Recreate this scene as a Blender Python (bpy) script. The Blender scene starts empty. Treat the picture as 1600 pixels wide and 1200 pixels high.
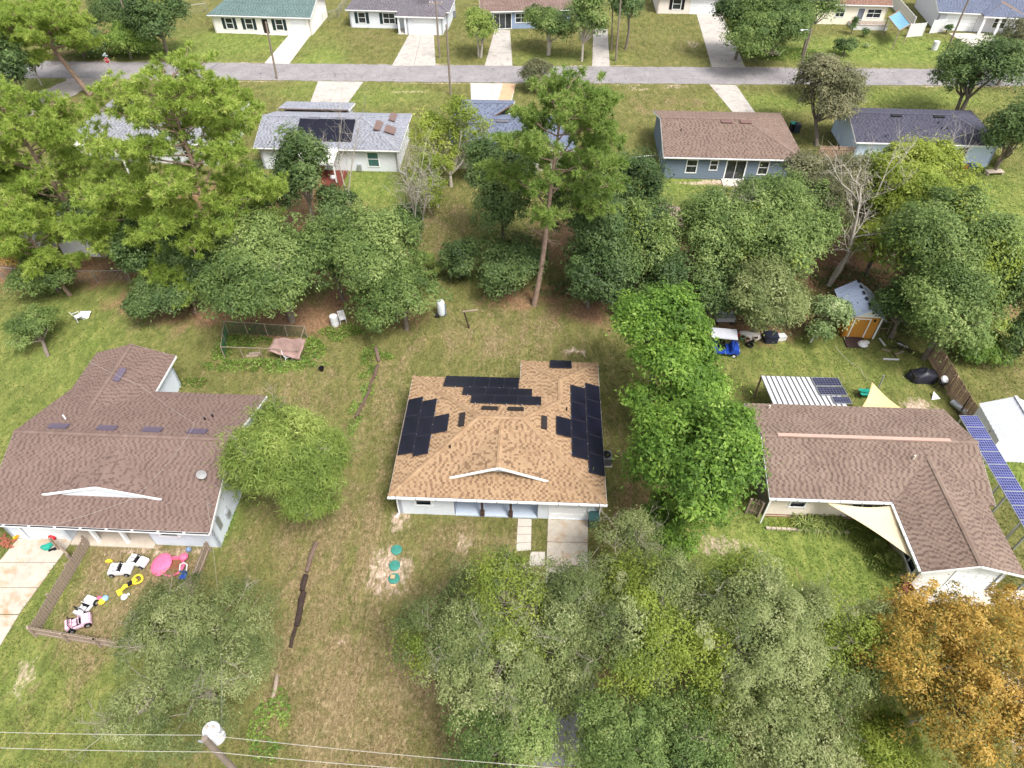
import bpy, bmesh, math, random
import numpy as np
from mathutils import Vector, Matrix, Euler

# ---------------------------------------------------------------- camera, sky, sun, exposure
scene = bpy.context.scene
R = math.radians
cam_data = bpy.data.cameras.new('camera')
cam_data.sensor_fit = 'HORIZONTAL'
cam_data.sensor_width = 36.0
cam_data.lens = 36.0 * 1067.0 / 1600.0
cam_data.clip_end = 3000
cam = bpy.data.objects.new('camera', cam_data)
scene.collection.objects.link(cam)
cam.location = (0, 0, 36)
cam.rotation_euler = (R(90 - 45.4), 0, 0)
scene.camera = cam

world = bpy.data.worlds.new('World')
scene.world = world
world.use_nodes = True
wn = world.node_tree
bg = wn.nodes['Background']
sky = wn.nodes.new('ShaderNodeTexSky')
sky.sky_type = 'NISHITA'
sky.sun_disc = False
sky.sun_elevation = R(58)
sky.sun_rotation = R(140)
sky.dust_density = 4.0
sky.air_density = 1.0
hs = wn.nodes.new('ShaderNodeHueSaturation')
hs.inputs['Saturation'].default_value = 0.25
wn.links.new(sky.outputs[0], hs.inputs['Color'])
wn.links.new(hs.outputs[0], bg.inputs['Color'])
bg.inputs['Strength'].default_value = 0.15

sun_data = bpy.data.lights.new('sun', 'SUN')
sun_data.energy = 2.2
sun_data.angle = R(18)
sun_data.color = (1.0, 0.95, 0.88)
sun = bpy.data.objects.new('sun', sun_data)
scene.collection.objects.link(sun)
sun.rotation_euler = (R(32), 0, R(40))

scene.view_settings.view_transform = 'Standard'
scene.view_settings.look = 'None'
scene.view_settings.exposure = 0.9
scene.view_settings.gamma = 1.0
scene.view_settings.use_curve_mapping = False
scene.cycles.max_bounces = 10
scene.cycles.diffuse_bounces = 7
scene.cycles.transmission_bounces = 8
scene.cycles.transparent_max_bounces = 8

# ---------------------------------------------------------------- helpers
C = scene.collection
RNG = random.Random(7)

def link(o, parent=None):
    C.objects.link(o)
    if parent is not None:
        o.parent = parent
    return o

def tag(o, label, cat, group=None):
    o['label'] = label
    o['category'] = cat
    if group:
        o['group'] = group
    return o

def empty(name, loc=(0, 0, 0), rz=0.0):
    o = bpy.data.objects.new(name, None)
    o.empty_display_size = 0.3
    o.location = (loc[0], loc[1], loc[2] if len(loc) > 2 else 0)
    o.rotation_euler = (0, 0, rz)
    return link(o)

def np_mesh(name, verts, faces, mat, parent=None, tone=None, smooth=False, attr='tone'):
    """verts (N,3), faces (M,k) of one size"""
    verts = np.asarray(verts, np.float32)
    faces = np.asarray(faces, np.int32)
    k = faces.shape[1]
    me = bpy.data.meshes.new(name)
    me.vertices.add(len(verts))
    me.vertices.foreach_set('co', verts.ravel())
    me.loops.add(faces.size)
    me.loops.foreach_set('vertex_index', faces.ravel())
    me.polygons.add(len(faces))
    me.polygons.foreach_set('loop_start', np.arange(0, faces.size, k, dtype=np.int32))
    if smooth:
        me.polygons.foreach_set('use_smooth', np.ones(len(faces), bool))
    if tone is not None:
        a = me.attributes.new(attr, 'FLOAT', 'FACE')
        a.data.foreach_set('value', np.asarray(tone, np.float32))
    me.update(calc_edges=True)
    me.materials.append(mat)
    return link(bpy.data.objects.new(name, me), parent)

class MB:
    """collects solids for one mesh"""
    def __init__(self):
        self.v = []; self.f = []
    def add(self, vs, fs):
        n = len(self.v)
        self.v += [tuple(p) for p in vs]
        self.f += [tuple(i + n for i in q) for q in fs]
        return self
    def box(self, x0, x1, y0, y1, z0, z1):
        return self.add([(x0, y0, z0), (x1, y0, z0), (x1, y1, z0), (x0, y1, z0), (x0, y0, z1), (x1, y0, z1), (x1, y1, z1), (x0, y1, z1)],
                        [(3, 2, 1, 0), (4, 5, 6, 7), (0, 1, 5, 4), (1, 2, 6, 5), (2, 3, 7, 6), (3, 0, 4, 7)])
    def bar(self, p, q, w, h, up=(0, 0, 1)):
        p = Vector(p); q = Vector(q); d = (q - p).normalized(); u = Vector(up)
        s = d.cross(u)
        if s.length < 1e-4:
            s = d.cross(Vector((1, 0, 0)))
        s.normalize(); t = s.cross(d).normalized()
        c = [(-w / 2, -h / 2), (w / 2, -h / 2), (w / 2, h / 2), (-w / 2, h / 2)]
        return self.add([e + s * a + t * b for e in (p, q) for a, b in c],
                        [(0, 1, 2, 3), (7, 6, 5, 4), (4, 5, 1, 0), (5, 6, 2, 1), (6, 7, 3, 2), (7, 4, 0, 3)])
    def tube(self, pts, radii, n=8, cap=True):
        pts = [Vector(p) for p in pts]
        if not isinstance(radii, (list, tuple)):
            radii = [radii] * len(pts)
        b = len(self.v)
        for i, p in enumerate(pts):
            d = (pts[min(i + 1, len(pts) - 1)] - pts[max(i - 1, 0)])
            d = d.normalized() if d.length > 1e-6 else Vector((0, 0, 1))
            s = d.cross(Vector((0.13, 0.31, 0.94)))
            if s.length < 0.05:
                s = d.cross(Vector((1, 0, 0)))
            s.normalize(); t = d.cross(s)
            for k in range(n):
                a = 2 * math.pi * k / n
                self.v.append(tuple(p + (s * math.cos(a) + t * math.sin(a)) * radii[i]))
        for i in range(len(pts) - 1):
            for k in range(n):
                a = b + i * n + k; c = b + i * n + (k + 1) % n
                self.f.append((a, c, c + n, a + n))
        if cap:
            self.f.append(tuple(b + k for k in range(n))[::-1])
            self.f.append(tuple(b + (len(pts) - 1) * n + k for k in range(n)))
        return self
    def lathe(self, prof, n=16, at=(0, 0, 0), cap=True):
        b = len(self.v)
        for r, z in prof:
            for k in range(n):
                a = 2 * math.pi * k / n
                self.v.append((at[0] + r * math.cos(a), at[1] + r * math.sin(a), at[2] + z))
        for i in range(len(prof) - 1):
            for k in range(n):
                a = b + i * n + k; c = b + i * n + (k + 1) % n
                self.f.append((a, c, c + n, a + n))
        if cap:
            self.f.append(tuple(b + k for k in range(n))[::-1])
            self.f.append(tuple(b + (len(prof) - 1) * n + k for k in range(n)))
        return self
    def prism(self, pts, z0, z1):
        """pts: xy polygon counter-clockwise"""
        n = len(pts)
        return self.add([(p[0], p[1], z0) for p in pts] + [(p[0], p[1], z1) for p in pts],
                        [tuple(range(n))[::-1], tuple(range(n, 2 * n))] + [(i, (i + 1) % n, n + (i + 1) % n, n + i) for i in range(n)])
    def extr(self, prof, axis, a0, a1):
        """prof: closed polygon in the plane across axis (0: yz, 1: xz) pulled from a0 to a1"""
        n = len(prof)
        if axis == 0:
            vs = [(a0, p[0], p[1]) for p in prof] + [(a1, p[0], p[1]) for p in prof]
        else:
            vs = [(p[0], a0, p[1]) for p in prof] + [(p[0], a1, p[1]) for p in prof]
        return self.add(vs, [tuple(range(n)), tuple(range(n, 2 * n))[::-1]] + [((i + 1) % n, i, n + i, n + (i + 1) % n) for i in range(n)])
    def poly(self, pts):
        return self.add(pts, [tuple(range(len(pts)))])
    def build(self, name, mat, parent=None, bevel=0.0, smooth=False):
        me = bpy.data.meshes.new(name)
        me.from_pydata(self.v, [], self.f)
        if bevel > 0:
            bm = bmesh.new(); bm.from_mesh(me)
            bmesh.ops.bevel(bm, geom=bm.edges[:], offset=bevel, segments=2, affect='EDGES', clamp_overlap=True)
            bm.to_mesh(me); bm.free()
        if smooth:
            for p in me.polygons:
                p.use_smooth = True
        me.materials.append(mat)
        me.update()
        return link(bpy.data.objects.new(name, me), parent)

def fixn(o):
    bm = bmesh.new(); bm.from_mesh(o.data)
    bmesh.ops.recalc_face_normals(bm, faces=bm.faces[:])
    bm.to_mesh(o.data); bm.free()
    return o

# ---------------------------------------------------------------- materials
def srgb(r, g, b):
    f = lambda c: ((c / 255 + 0.055) / 1.055) ** 2.4 if c > 10 else c / 255 / 12.92
    return (f(r), f(g), f(b), 1)

class N:
    def __init__(self, name):
        self.m = bpy.data.materials.new(name)
        self.m.use_nodes = True
        self.t = self.m.node_tree
        self.b = self.t.nodes['Principled BSDF']
        self.out = self.t.nodes['Material Output']
    def new(self, t, **kw):
        n = self.t.nodes.new(t)
        for k, v in kw.items():
            setattr(n, k, v)
        return n
    def l(self, a, b):
        self.t.links.new(a, b)
    def noise(self, scale, detail=4, rough=0.6, vec=None, dist=0.0):
        n = self.new('ShaderNodeTexNoise')
        n.inputs['Scale'].default_value = scale
        n.inputs['Detail'].default_value = detail
        n.inputs['Roughness'].default_value = rough
        n.inputs['Distortion'].default_value = dist
        if vec is not None:
            self.l(vec, n.inputs['Vector'])
        return n.outputs['Fac']
    def ramp(self, fac, stops):
        r = self.new('ShaderNodeValToRGB')
        el = r.color_ramp.elements
        while len(el) < len(stops):
            el.new(0.5)
        for e, (p, c) in zip(el, stops):
            e.position = p; e.color = c
        self.l(fac, r.inputs['Fac'])
        return r.outputs['Color']
    def mix(self, fac, a, b, mode='MIX'):
        n = self.new('ShaderNodeMix', data_type='RGBA', blend_type=mode)
        for s, v in ((n.inputs[0], fac), (n.inputs[6], a), (n.inputs[7], b)):
            if isinstance(v, (int, float, tuple)):
                s.default_value = v
            else:
                self.l(v, s)
        return n.outputs[2]
    def math(self, op, a, b=0.0, clamp=False):
        n = self.new('ShaderNodeMath', operation=op, use_clamp=clamp)
        for s, v in ((n.inputs[0], a), (n.inputs[1], b)):
            if isinstance(v, (int, float)):
                s.default_value = v
            else:
                self.l(v, s)
        return n.outputs[0]
    def attr(self, name):
        n = self.new('ShaderNodeAttribute', attribute_name=name)
        return n.outputs['Fac']
    def coord(self, which='Object'):
        return self.new('ShaderNodeTexCoord').outputs[which]
    def bump(self, h, strength, dist):
        n = self.new('ShaderNodeBump')
        n.inputs['Strength'].default_value = strength
        n.inputs['Distance'].default_value = dist
        self.l(h, n.inputs['Height'])
        self.l(n.outputs[0], self.b.inputs['Normal'])

_mats = {}
def M(key, col=None, rough=0.7, var=0.12, scale=6.0, metal=0.0, spec=0.3, bump=0.0, dirt=None):
    """plain surface with grain: col is an sRGB triple of the paint itself"""
    if key in _mats:
        return _mats[key]
    n = N(key)
    c = srgb(*col)
    oc = n.coord()
    f1 = n.noise(scale, 5, 0.65, oc)
    f2 = n.noise(scale * 0.17, 3, 0.6, oc)
    lo = tuple(x * max(.1, 1 - var * 1.6) for x in c[:3]) + (1,)
    hi = tuple(min(1, x * (1 + var * 1.2)) for x in c[:3]) + (1,)
    m = n.math('ADD', n.math('MULTIPLY', f1, 0.55), n.math('MULTIPLY', f2, 0.45))
    col_out = n.ramp(m, [(0.3, lo), (0.52, c), (0.72, hi)])
    if dirt:
        d = n.noise(scale * 0.35, 6, 0.7, oc, 0.4)
        col_out = n.mix(n.math('MULTIPLY', n.math('SUBTRACT', d, 0.5, True), dirt[1] * 5, True), col_out, srgb(*dirt[0]))
    n.l(col_out, n.b.inputs['Base Color'])
    n.b.inputs['Roughness'].default_value = rough
    n.b.inputs['Metallic'].default_value = metal
    n.b.inputs['Specular IOR Level'].default_value = spec
    if bump:
        n.bump(f1, 0.6, bump)
    _mats[key] = n.m
    return n.m

def leaf_mat(key, stops, trans=0.35, rough=0.5, hue=0.0):
    """stops: leaf colours from old to young leaves; the per-leaf tone picks one"""
    if key in _mats:
        return _mats[key]
    n = N(key)
    t = n.attr('tone')
    k = len(stops)
    col = n.ramp(t, [(i / (k - 1), srgb(*s)) for i, s in enumerate(stops)])
    n.l(col, n.b.inputs['Base Color'])
    n.b.inputs['Roughness'].default_value = rough
    n.b.inputs['Specular IOR Level'].default_value = 0.25
    tr = n.new('ShaderNodeBsdfTranslucent')
    hsv = n.new('ShaderNodeHueSaturation')
    hsv.inputs['Saturation'].default_value = 1.0
    hsv.inputs['Value'].default_value = 1.15
    n.l(col, hsv.inputs['Color'])
    n.l(hsv.outputs[0], tr.inputs['Color'])
    mx = n.new('ShaderNodeMixShader')
    mx.inputs[0].default_value = trans
    n.l(n.b.outputs[0], mx.inputs[1]); n.l(tr.outputs[0], mx.inputs[2])
    n.l(mx.outputs[0], n.out.inputs['Surface'])
    _mats[key] = n.m
    return n.m

def shingle_mat(key, light, mid, dark, stain=0.25):
    if key in _mats:
        return _mats[key]
    n = N(key)
    oc = n.coord()
    col = n.ramp(n.attr('tone'), [(0.0, srgb(*dark)), (0.35, srgb(*mid)), (0.62, srgb(*light)), (1.0, srgb(*light))])
    g = n.noise(60, 2, 0.6, oc)
    col = n.mix(0.35, col, n.ramp(g, [(0.3, (0.55, 0.55, 0.55, 1)), (0.7, (1.25, 1.25, 1.25, 1))]), 'MULTIPLY')
    w = n.noise(0.55, 5, 0.65, oc, 0.5)
    col = n.mix(stain, col, n.ramp(w, [(0.3, (0.62, 0.6, 0.6, 1)), (0.55, (1, 1, 1, 1)), (0.75, (1.15, 1.15, 1.15, 1))]), 'MULTIPLY')
    n.l(col, n.b.inputs['Base Color'])
    n.b.inputs['Roughness'].default_value = 0.9
    n.b.inputs['Specular IOR Level'].default_value = 0.15
    n.bump(g, 0.5, 0.01)
    _mats[key] = n.m
    return n.m

def panel_mat(key, col, rough=0.28):
    n = N(key)
    oc = n.coord()
    f = n.noise(1.3, 3, 0.5, oc)
    n.l(n.ramp(f, [(0.3, srgb(*[c * 0.8 for c in col])), (0.7, srgb(*[c * 1.15 for c in col]))]), n.b.inputs['Base Color'])
    n.b.inputs['Roughness'].default_value = rough
    n.b.inputs['Specular IOR Level'].default_value = 0.35
    _mats[key] = n.m
    return n.m

def glass_mat():
    n = N('window_glass')
    oc = n.coord()
    f = n.noise(2.0, 2, 0.5, oc)
    n.l(n.ramp(f, [(0.3, srgb(30, 34, 38)), (0.7, srgb(58, 64, 70))]), n.b.inputs['Base Color'])
    n.b.inputs['Roughness'].default_value = 0.08
    n.b.inputs['Specular IOR Level'].default_value = 0.6
    return n.m
GLASS = glass_mat()
PANEL = panel_mat('solar_black', (22, 23, 36), 0.3)
PANELB = panel_mat('solar_blue', (44, 48, 104), 0.25)
WHITE = M('white_trim', (232, 234, 236), 0.5, 0.05, 3)
WALLW = M('white_stucco', (214, 220, 228), 0.85, 0.05, 5, bump=0.01, dirt=((160, 158, 150), 0.25))
WOODG = M('weathered_wood', (150, 134, 120), 0.85, 0.25, 9, bump=0.01)
WOODB = M('brown_wood', (160, 134, 116), 0.85, 0.25, 9, bump=0.01)
WOODD = M('dark_timber', (70, 54, 46), 0.9, 0.35, 5, bump=0.02)
DARKM = M('dark_metal', (44, 40, 40), 0.5, 0.15, 8)
STEEL = M('galvanised_steel', (176, 180, 186), 0.4, 0.12, 5, metal=0.6)
BLACK = M('black_plastic', (28, 28, 32), 0.5, 0.2, 5)
CONC = M('concrete', (190, 183, 174), 0.9, 0.10, 7, bump=0.006, dirt=((140, 126, 104), 0.3))
POLEW = M('pole_wood', (128, 116, 106), 0.9, 0.2, 9, bump=0.01)
BARK = M('bark_grey', (120, 110, 100), 0.95, 0.3, 9, bump=0.03)
BARKP = M('bark_pine', (146, 124, 110), 0.95, 0.35, 7, bump=0.04)
BARKT = M('bark_twig', (150, 143, 130), 0.9, 0.2, 9, bump=0.02)
BARKW = M('bark_pale', (176, 168, 158), 0.9, 0.2, 9, bump=0.02)
WIRE = M('wire', (150, 148, 146), 0.6, 0.1, 5)
RED = M('red_plastic', (190, 36, 44), 0.4, 0.1, 5)
TEAL = M('teal_plastic', (38, 150, 132), 0.45, 0.12, 5)
YEL = M('yellow_plastic', (226, 200, 60), 0.45, 0.12, 5)
ORA = M('orange_plastic', (228, 148, 36), 0.45, 0.12, 5)
PINK = M('pink_plastic', (212, 104, 138), 0.45, 0.10, 5)
BLUE = M('blue_plastic', (38, 70, 160), 0.4, 0.12, 5)
WPL = M('white_plastic', (208, 208, 210), 0.45, 0.07, 5, dirt=((170, 166, 158), 0.2))

# ---------------------------------------------------------------- ground
def vnoise(x, y, seed, scale):
    """smooth value noise on arrays, 0..1"""
    r = np.random.RandomState(seed)
    tab = r.rand(256, 256)
    xs = x / scale + 100; ys = y / scale + 100
    xi = np.floor(xs).astype(int); yi = np.floor(ys).astype(int)
    fx = xs - xi; fy = ys - yi
    fx = fx * fx * (3 - 2 * fx); fy = fy * fy * (3 - 2 * fy)
    g = lambda a, b: tab[a % 256, b % 256]
    return (g(xi, yi) * (1 - fx) + g(xi + 1, yi) * fx) * (1 - fy) + (g(xi, yi + 1) * (1 - fx) + g(xi + 1, yi + 1) * fx) * fy

def fbm(x, y, seed, scale, octs=4):
    s = 0; a = 1.0; t = 0
    for i in range(octs):
        s = s + a * vnoise(x, y, seed + i, scale / 2 ** i); t += a; a *= 0.55
    return s / t

GX = np.concatenate([np.array([-1500, -700, -350, -200, -140]), np.arange(-100, 100.01, 0.55), np.array([140, 200, 350, 700, 1500])])
GY = np.concatenate([np.array([-1500, -600, -250, -100, -40, -15]), np.arange(0, 135.01, 0.55), np.array([160, 220, 350, 700, 1500, 2500])])
gx, gy = np.meshgrid(GX, GY, indexing='ij')
wx = gx + 2.2 * (fbm(gx, gy, 11, 4.0) - 0.5); wy = gy + 2.2 * (fbm(gx, gy, 31, 4.0) - 0.5)
dry = np.zeros_like(gx); sand = np.zeros_like(gx); straw = np.zeros_like(gx); lush = np.zeros_like(gx)
def blob(arr, p, rx, ry, a=1.0, rz=0.0):
    dx = wx - p[0]; dy = wy - p[1]
    c, s = math.cos(rz), math.sin(rz)
    u = (dx * c + dy * s) / rx; v = (-dx * s + dy * c) / ry
    arr[...] = np.maximum(arr, a * np.clip(1.45 - np.sqrt(u * u + v * v) * 1.05, 0, 1))
# dry, tan grass
for p, a, b, s in [((-9.65, 19.87), 5.5, 9, .8), ((-7.88, 13.37), 7, 7, .95), ((-3.35, 14.35), 5, 8, .9), ((-5.55, 10.37), 8, 4, .85), ((-13.00, 25.23), 3, 8, .7),
                   ((-9.14, 32.93), 4.5, 7, .62), ((-1.02, 41.25), 9, 5, .72), ((4.26, 44.48), 6, 3.5, .75), ((-14.22, 35.50), 6, 5, .6), ((-18.17, 36.17), 6, 3.5, .5),
                   ((-3.08, 21.99), 5, 2.4, .8), ((-26.65, 44.48), 7, 4, .7), ((-21.67, 20.28), 5, 4, 1.), ((-22.91, 17.90), 3.4, 4, 1.), ((-17.06, 21.12), 2.6, 4, .6),
                   ((23.91, 36.17), 7, 4, .25), ((-6.62, 54.94), 4, 9, .7), ((-16.08, 107.24), 12, 5, .4), ((19.17, 84.85), 8, 4, .55), ((-18.92, 107.24), 9, 5, .45),
                   ((-24.60, 14.02), 5, 5, .35), ((5.68, 107.24), 10, 5, .3), ((22.29, 104.64), 7, 7, .35), ((37.40, 38.26), 3, 5, .5), ((6.94, 29.41), 1.5, 9, .6), ((24.19, 11.23), 3, 4, .5)]:
    blob(dry, p, a, b, s)
# pine straw and leaf litter under the belt of trees
for p, a, b, s in [((-25.05, 44.48), 6, 3, .9), ((-30.16, 45.33), 5, 2.6, .8), ((-12.86, 44.91), 5, 3, .95), ((-8.35, 42.83), 4, 2.5, .6), ((-18.27, 42.83), 6, 2.5, .9), ((-40.36, 49.87), 16, 3.2, .9),
                   ((2.71, 45.77), 6, 2.2, .75), ((6.86, 43.65), 4, 3, .75), ((19.84, 42.83), 8, 3.5, .9), ((30.13, 49.87), 9, 8, .9), ((35.92, 46.20), 9, 6, .85), ((-34.10, 59.44), 12, 9, .8),
                   ((7.73, 53.88), 9, 7, .8), ((-20.21, 59.44), 6, 8, .8), ((-13.64, 49.87), 8, 4, .75), ((-58.75, 79.43), 8, 8, .8), ((8.40, 24.27), 3, 5, .6), ((12.32, 12.74), 10, 8, .6), ((1.94, 12.74), 7, 6, .7),
                   ((18.19, 49.87), 9, 8, .85), ((-57.70, 107.24), 12, 6, .6)]:
    blob(straw, p, a, b, s)
# bare sand
for p, a, b, s in [((-6.69, 24.03), 1.3, .9, .9), ((3.97, 38.99), .8, .5, 1.), ((5.12, 38.99), .7, .5, 1.), ((-3.92, 23.10), 2.0, .6, .55), ((-3.00, 21.99), 1.0, 1.0, .8), ((-1.16, 22.21), 2.2, .5, .5),
                   ((-7.15, 20.70), 1.6, 2.6, .8), ((12.70, 21.99), 3, 1.6, .75), ((14.90, 21.55), 2, .6, .6), ((29.02, 32.93), 2.2, 1.6, .85), ((29.89, 36.17), 1.8, .8, .8),
                   ((26.01, 104.64), 1.6, 3, .7), ((22.62, 106.71), 3.2, 2.2, .45), ((23.34, 64.81), 9, .9, .95), ((16.57, 89.36), 3, .6, .7), ((20.71, 89.36), 3, .6, .7), ((-20.98, 21.46), 5.5, .9, .75), ((-23.19, 19.87), 2.0, 1.6, .5), ((-23.11, 17.52), 1.6, 1.6, .5), ((-20.70, 19.67), 2, 1.5, .5),
                   ((-9.87, 16.14), 1, .15, .9), ((-25.43, 14.35), 1.2, 1.2, .75), ((-25.19, 13.21), 1.3, 1.2, .7), ((-4.16, 14.02), 1.6, 1.6, .5), ((-8.96, 12.13), 1.5, 2, .5), ((-15.72, 58.28), 1.2, 1.2, .7), ((-9.24, 57.14), 2, 2.5, .3),
                   ((24.51, 36.51), 1.4, .7, .5), ((19.13, 36.17), 1.2, .6, .5), ((25.93, 12.74), 2, 4, .8), ((-1.48, 19.67), 1.8, 1, .5), ((-13.08, 87.75), 5, .5, .8), ((-54.45, 90.80), 3, 1.6, .6), ((-3.78, 15.71), 2, 3, .35)]:
    blob(sand, p, a, b, s)
# well watered, bright lawns
for p, a, b, s in [((-35.73, 36.86), 9, 14, .6), ((-26.29, 16.07), 4, 5, .6), ((-23.68, 12.13), 5, 5, .7), ((18.23, 22.43), 8, 4, 1.2), ((17.54, 17.90), 8, 7, 1.2), ((23.39, 37.55), 9, 4, .6), ((16.15, 65.74), 8, 6, .9),
                   ((-14.28, 64.42), 5, 6, .95), ((-41.80, 104.64), 14, 7, .9), ((54.74, 102.13), 20, 6, 1.), ((50.71, 85.80), 14, 4, .7), ((49.20, 61.87), 8, 9, .8), ((33.15, 27.25), 2, 3, .9), ((38.64, 42.83), 6, 5, .4),
                   ((-26.66, 98.52), 4, 8, .8), ((-17.85, 86.77), 8, 4, .7), ((-27.20, 88.75), 5, 3, .6), ((-61.99, 90.80), 5, 2.5, .5), ((7.17, 99.70), 9, 3, .5), ((31.94, 84.85), 8, 3, .8), ((-24.83, 21.55), 2, 3, .3), ((-18.20, 24.27), 2, 3, .7), ((-51.14, 63.12), 6, 6, .7)]:
    blob(lush, p, a, b, s)
# mowing and tyre tracks in the strip beside the main house
trk = np.clip(1 - np.abs(gx + 8.6 + 0.02 * (gy - 20)) / 0.5, 0, 1) + np.clip(1 - np.abs(gx + 10.3 + 0.03 * (gy - 20)) / 0.5, 0, 1)
dry = np.clip(dry - 0.0 + 0.25 * trk * (gy > 8) * (gy < 33), 0, 1)
for ex, ey in (([-160, -66, 0, 60, 160], [101.5, 98.7, 97.0, 95.8, 93.9]), ([-160, -60, 0, 58, 160], [94.7, 92.1, 90.6, 89.7, 87.7])):
    dd_ = np.abs(gy - np.interp(gx, ex, ey))
    sand = np.maximum(sand, np.clip(1.05 - dd_ / .55, 0, .85) * (fbm(gx, gy, 17, 3.0) + .35))
gv = np.stack([gx.ravel(), gy.ravel(), np.zeros(gx.size)], 1)
nx, ny = len(GX), len(GY)
idx = np.arange(nx * ny).reshape(nx, ny)
gf = np.stack([idx[:-1, :-1].ravel(), idx[1:, :-1].ravel(), idx[1:, 1:].ravel(), idx[:-1, 1:].ravel()], 1)

def ground_mat():
    n = N('lawn')
    oc = n.coord()
    st = n.new('ShaderNodeMapping'); st.inputs['Scale'].default_value = (1.7, 0.8, 1); n.l(oc, st.inputs['Vector'])
    big = n.noise(0.16, 5, 0.62, oc)
    med = n.noise(0.9, 6, 0.68, st.outputs[0], 0.6)
    med2 = n.noise(1.9, 6, 0.7, st.outputs[0], 0.3)
    fine = n.noise(7.0, 4, 0.75, oc)
    tiny = n.noise(26.0, 2, 0.7, oc)
    # two grasses
    patch = n.noise(0.42, 7, 0.72, st.outputs[0], 0.8)
    grain = n.noise(3.2, 6, 0.8, st.outputs[0], 0.3)
    g1 = n.ramp(med, [(0.3, srgb(80, 83, 46)), (0.5, srgb(103, 103, 60)), (0.7, srgb(126, 118, 76))])
    g2 = n.ramp(med, [(0.3, srgb(86, 102, 48)), (0.5, srgb(109, 123, 61)), (0.7, srgb(137, 141, 78))])
    lushm = n.math('ADD', n.attr('lush'), n.math('MULTIPLY', n.math('SUBTRACT', big, 0.5), 0.8), True)
    col = n.mix(lushm, g1, g2)
    d = n.math('ADD', n.math('MULTIPLY', n.attr('dry'), 0.8), n.math('MULTIPLY', n.math('SUBTRACT', patch, 0.5), 2.6))
    d = n.math('ADD', d, n.math('MULTIPLY', n.math('SUBTRACT', grain, 0.5), 1.0))
    d = n.math('MULTIPLY', n.math('SUBTRACT', d, 0.36), 1.8, True)
    col = n.mix(n.math('MULTIPLY', d, 0.88), col, n.ramp(grain, [(0.3, srgb(104, 89, 65)), (0.52, srgb(130, 113, 86)), (0.72, srgb(156, 139, 113))]))
    s = n.math('ADD', n.attr('straw'), n.math('MULTIPLY', n.math('SUBTRACT', patch, 0.5), 1.5))
    s = n.math('MULTIPLY', n.math('SUBTRACT', s, 0.42), 2.4, True)
    col = n.mix(n.math('MULTIPLY', s, 0.85), col, n.ramp(grain, [(0.3, srgb(104, 81, 63)), (0.52, srgb(137, 104, 83)), (0.72, srgb(163, 130, 106))]))
    b = n.math('ADD', n.attr('sand'), n.math('MULTIPLY', n.math('SUBTRACT', med2, 0.5), 1.5))
    b = n.math('MULTIPLY', n.math('SUBTRACT', b, 0.6), 2.4, True)
    col = n.mix(b, col, n.ramp(grain, [(0.3, srgb(159, 134, 117)), (0.7, srgb(218, 196, 181))]))
    v = n.math('ADD', n.math('MULTIPLY', fine, 0.35), n.math('MULTIPLY', grain, 0.65))
    col = n.mix(0.9, col, n.ramp(v, [(0.32, (0.5, 0.52, 0.5, 1)), (0.5, (1, 1, 1, 1)), (0.68, (1.5, 1.48, 1.44, 1))]), 'MULTIPLY')
    n.l(col, n.b.inputs['Base Color'])
    n.b.inputs['Roughness'].default_value = 0.95
    n.b.inputs['Specular IOR Level'].default_value = 0.1
    n.bump(v, 0.9, 0.1)
    return n.m
g = np_mesh('ground', gv, gf, ground_mat())
g['kind'] = 'structure'
for nm, a in (('dry', dry), ('sand', sand), ('straw', straw), ('lush', lush)):
    at = g.data.attributes.new(nm, 'FLOAT', 'POINT')
    at.data.foreach_set('value', a.ravel().astype(np.float32))

# ---------------------------------------------------------------- road, drives
def asphalt():
    n = N('asphalt')
    oc = n.coord()
    a = n.noise(0.35, 5, 0.65, oc); b = n.noise(14, 3, 0.7, oc); c = n.noise(1.2, 6, 0.75, oc, 1.0)
    col = n.ramp(a, [(0.3, srgb(122, 118, 120)), (0.7, srgb(146, 141, 142))])
    col = n.mix(0.5, col, n.ramp(b, [(0.3, (0.7, 0.7, 0.7, 1)), (0.7, (1.25, 1.25, 1.25, 1))]), 'MULTIPLY')
    col = n.mix(n.math('MULTIPLY', n.math('SUBTRACT', c, 0.54, True), 5.0, True), col, srgb(92, 90, 93))
    cr = n.new('ShaderNodeTexVoronoi', feature='DISTANCE_TO_EDGE'); cr.inputs['Scale'].default_value = 0.55; n.l(oc, cr.inputs['Vector'])
    col = n.mix(n.math('MULTIPLY', n.math('SUBTRACT', 0.02, cr.outputs['Distance'], True), 30.0, True), col, srgb(84, 82, 84))
    n.l(col, n.b.inputs['Base Color']); n.b.inputs['Roughness'].default_value = 0.9
    n.bump(b, 0.5, 0.01)
    return n.m
ASPH = asphalt()
def edge_strip(far_pts, near_pts, name, mat, z, wob=0.12, seed=3, step=0.6):
    """a road between two polylines with ragged edges"""
    r = random.Random(seed)
    def res(pts):
        out = []
        for (x0, y0), (x1, y1) in zip(pts[:-1], pts[1:]):
            k = max(1, int(math.hypot(x1 - x0, y1 - y0) / step))
            out += [(x0 + (x1 - x0) * i / k, y0 + (y1 - y0) * i / k) for i in range(k)]
        return out + [pts[-1]]
    A = res(far_pts); B = res(near_pts); n = max(len(A), len(B))
    pick = lambda L, i: L[min(len(L) - 1, round(i * (len(L) - 1) / (n - 1)))]
    v = []
    for i in range(n):
        a = pick(A, i); b = pick(B, i)
        v += [(a[0] + r.uniform(-wob, wob), a[1] + r.uniform(-wob, wob), z), (b[0] + r.uniform(-wob, wob), b[1] + r.uniform(-wob, wob), z)]
    f = [(2 * i, 2 * i + 1, 2 * i + 3, 2 * i + 2) for i in range(n - 1)]
    o = np_mesh(name, v, f, mat); o['kind'] = 'structure'
    return o
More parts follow.
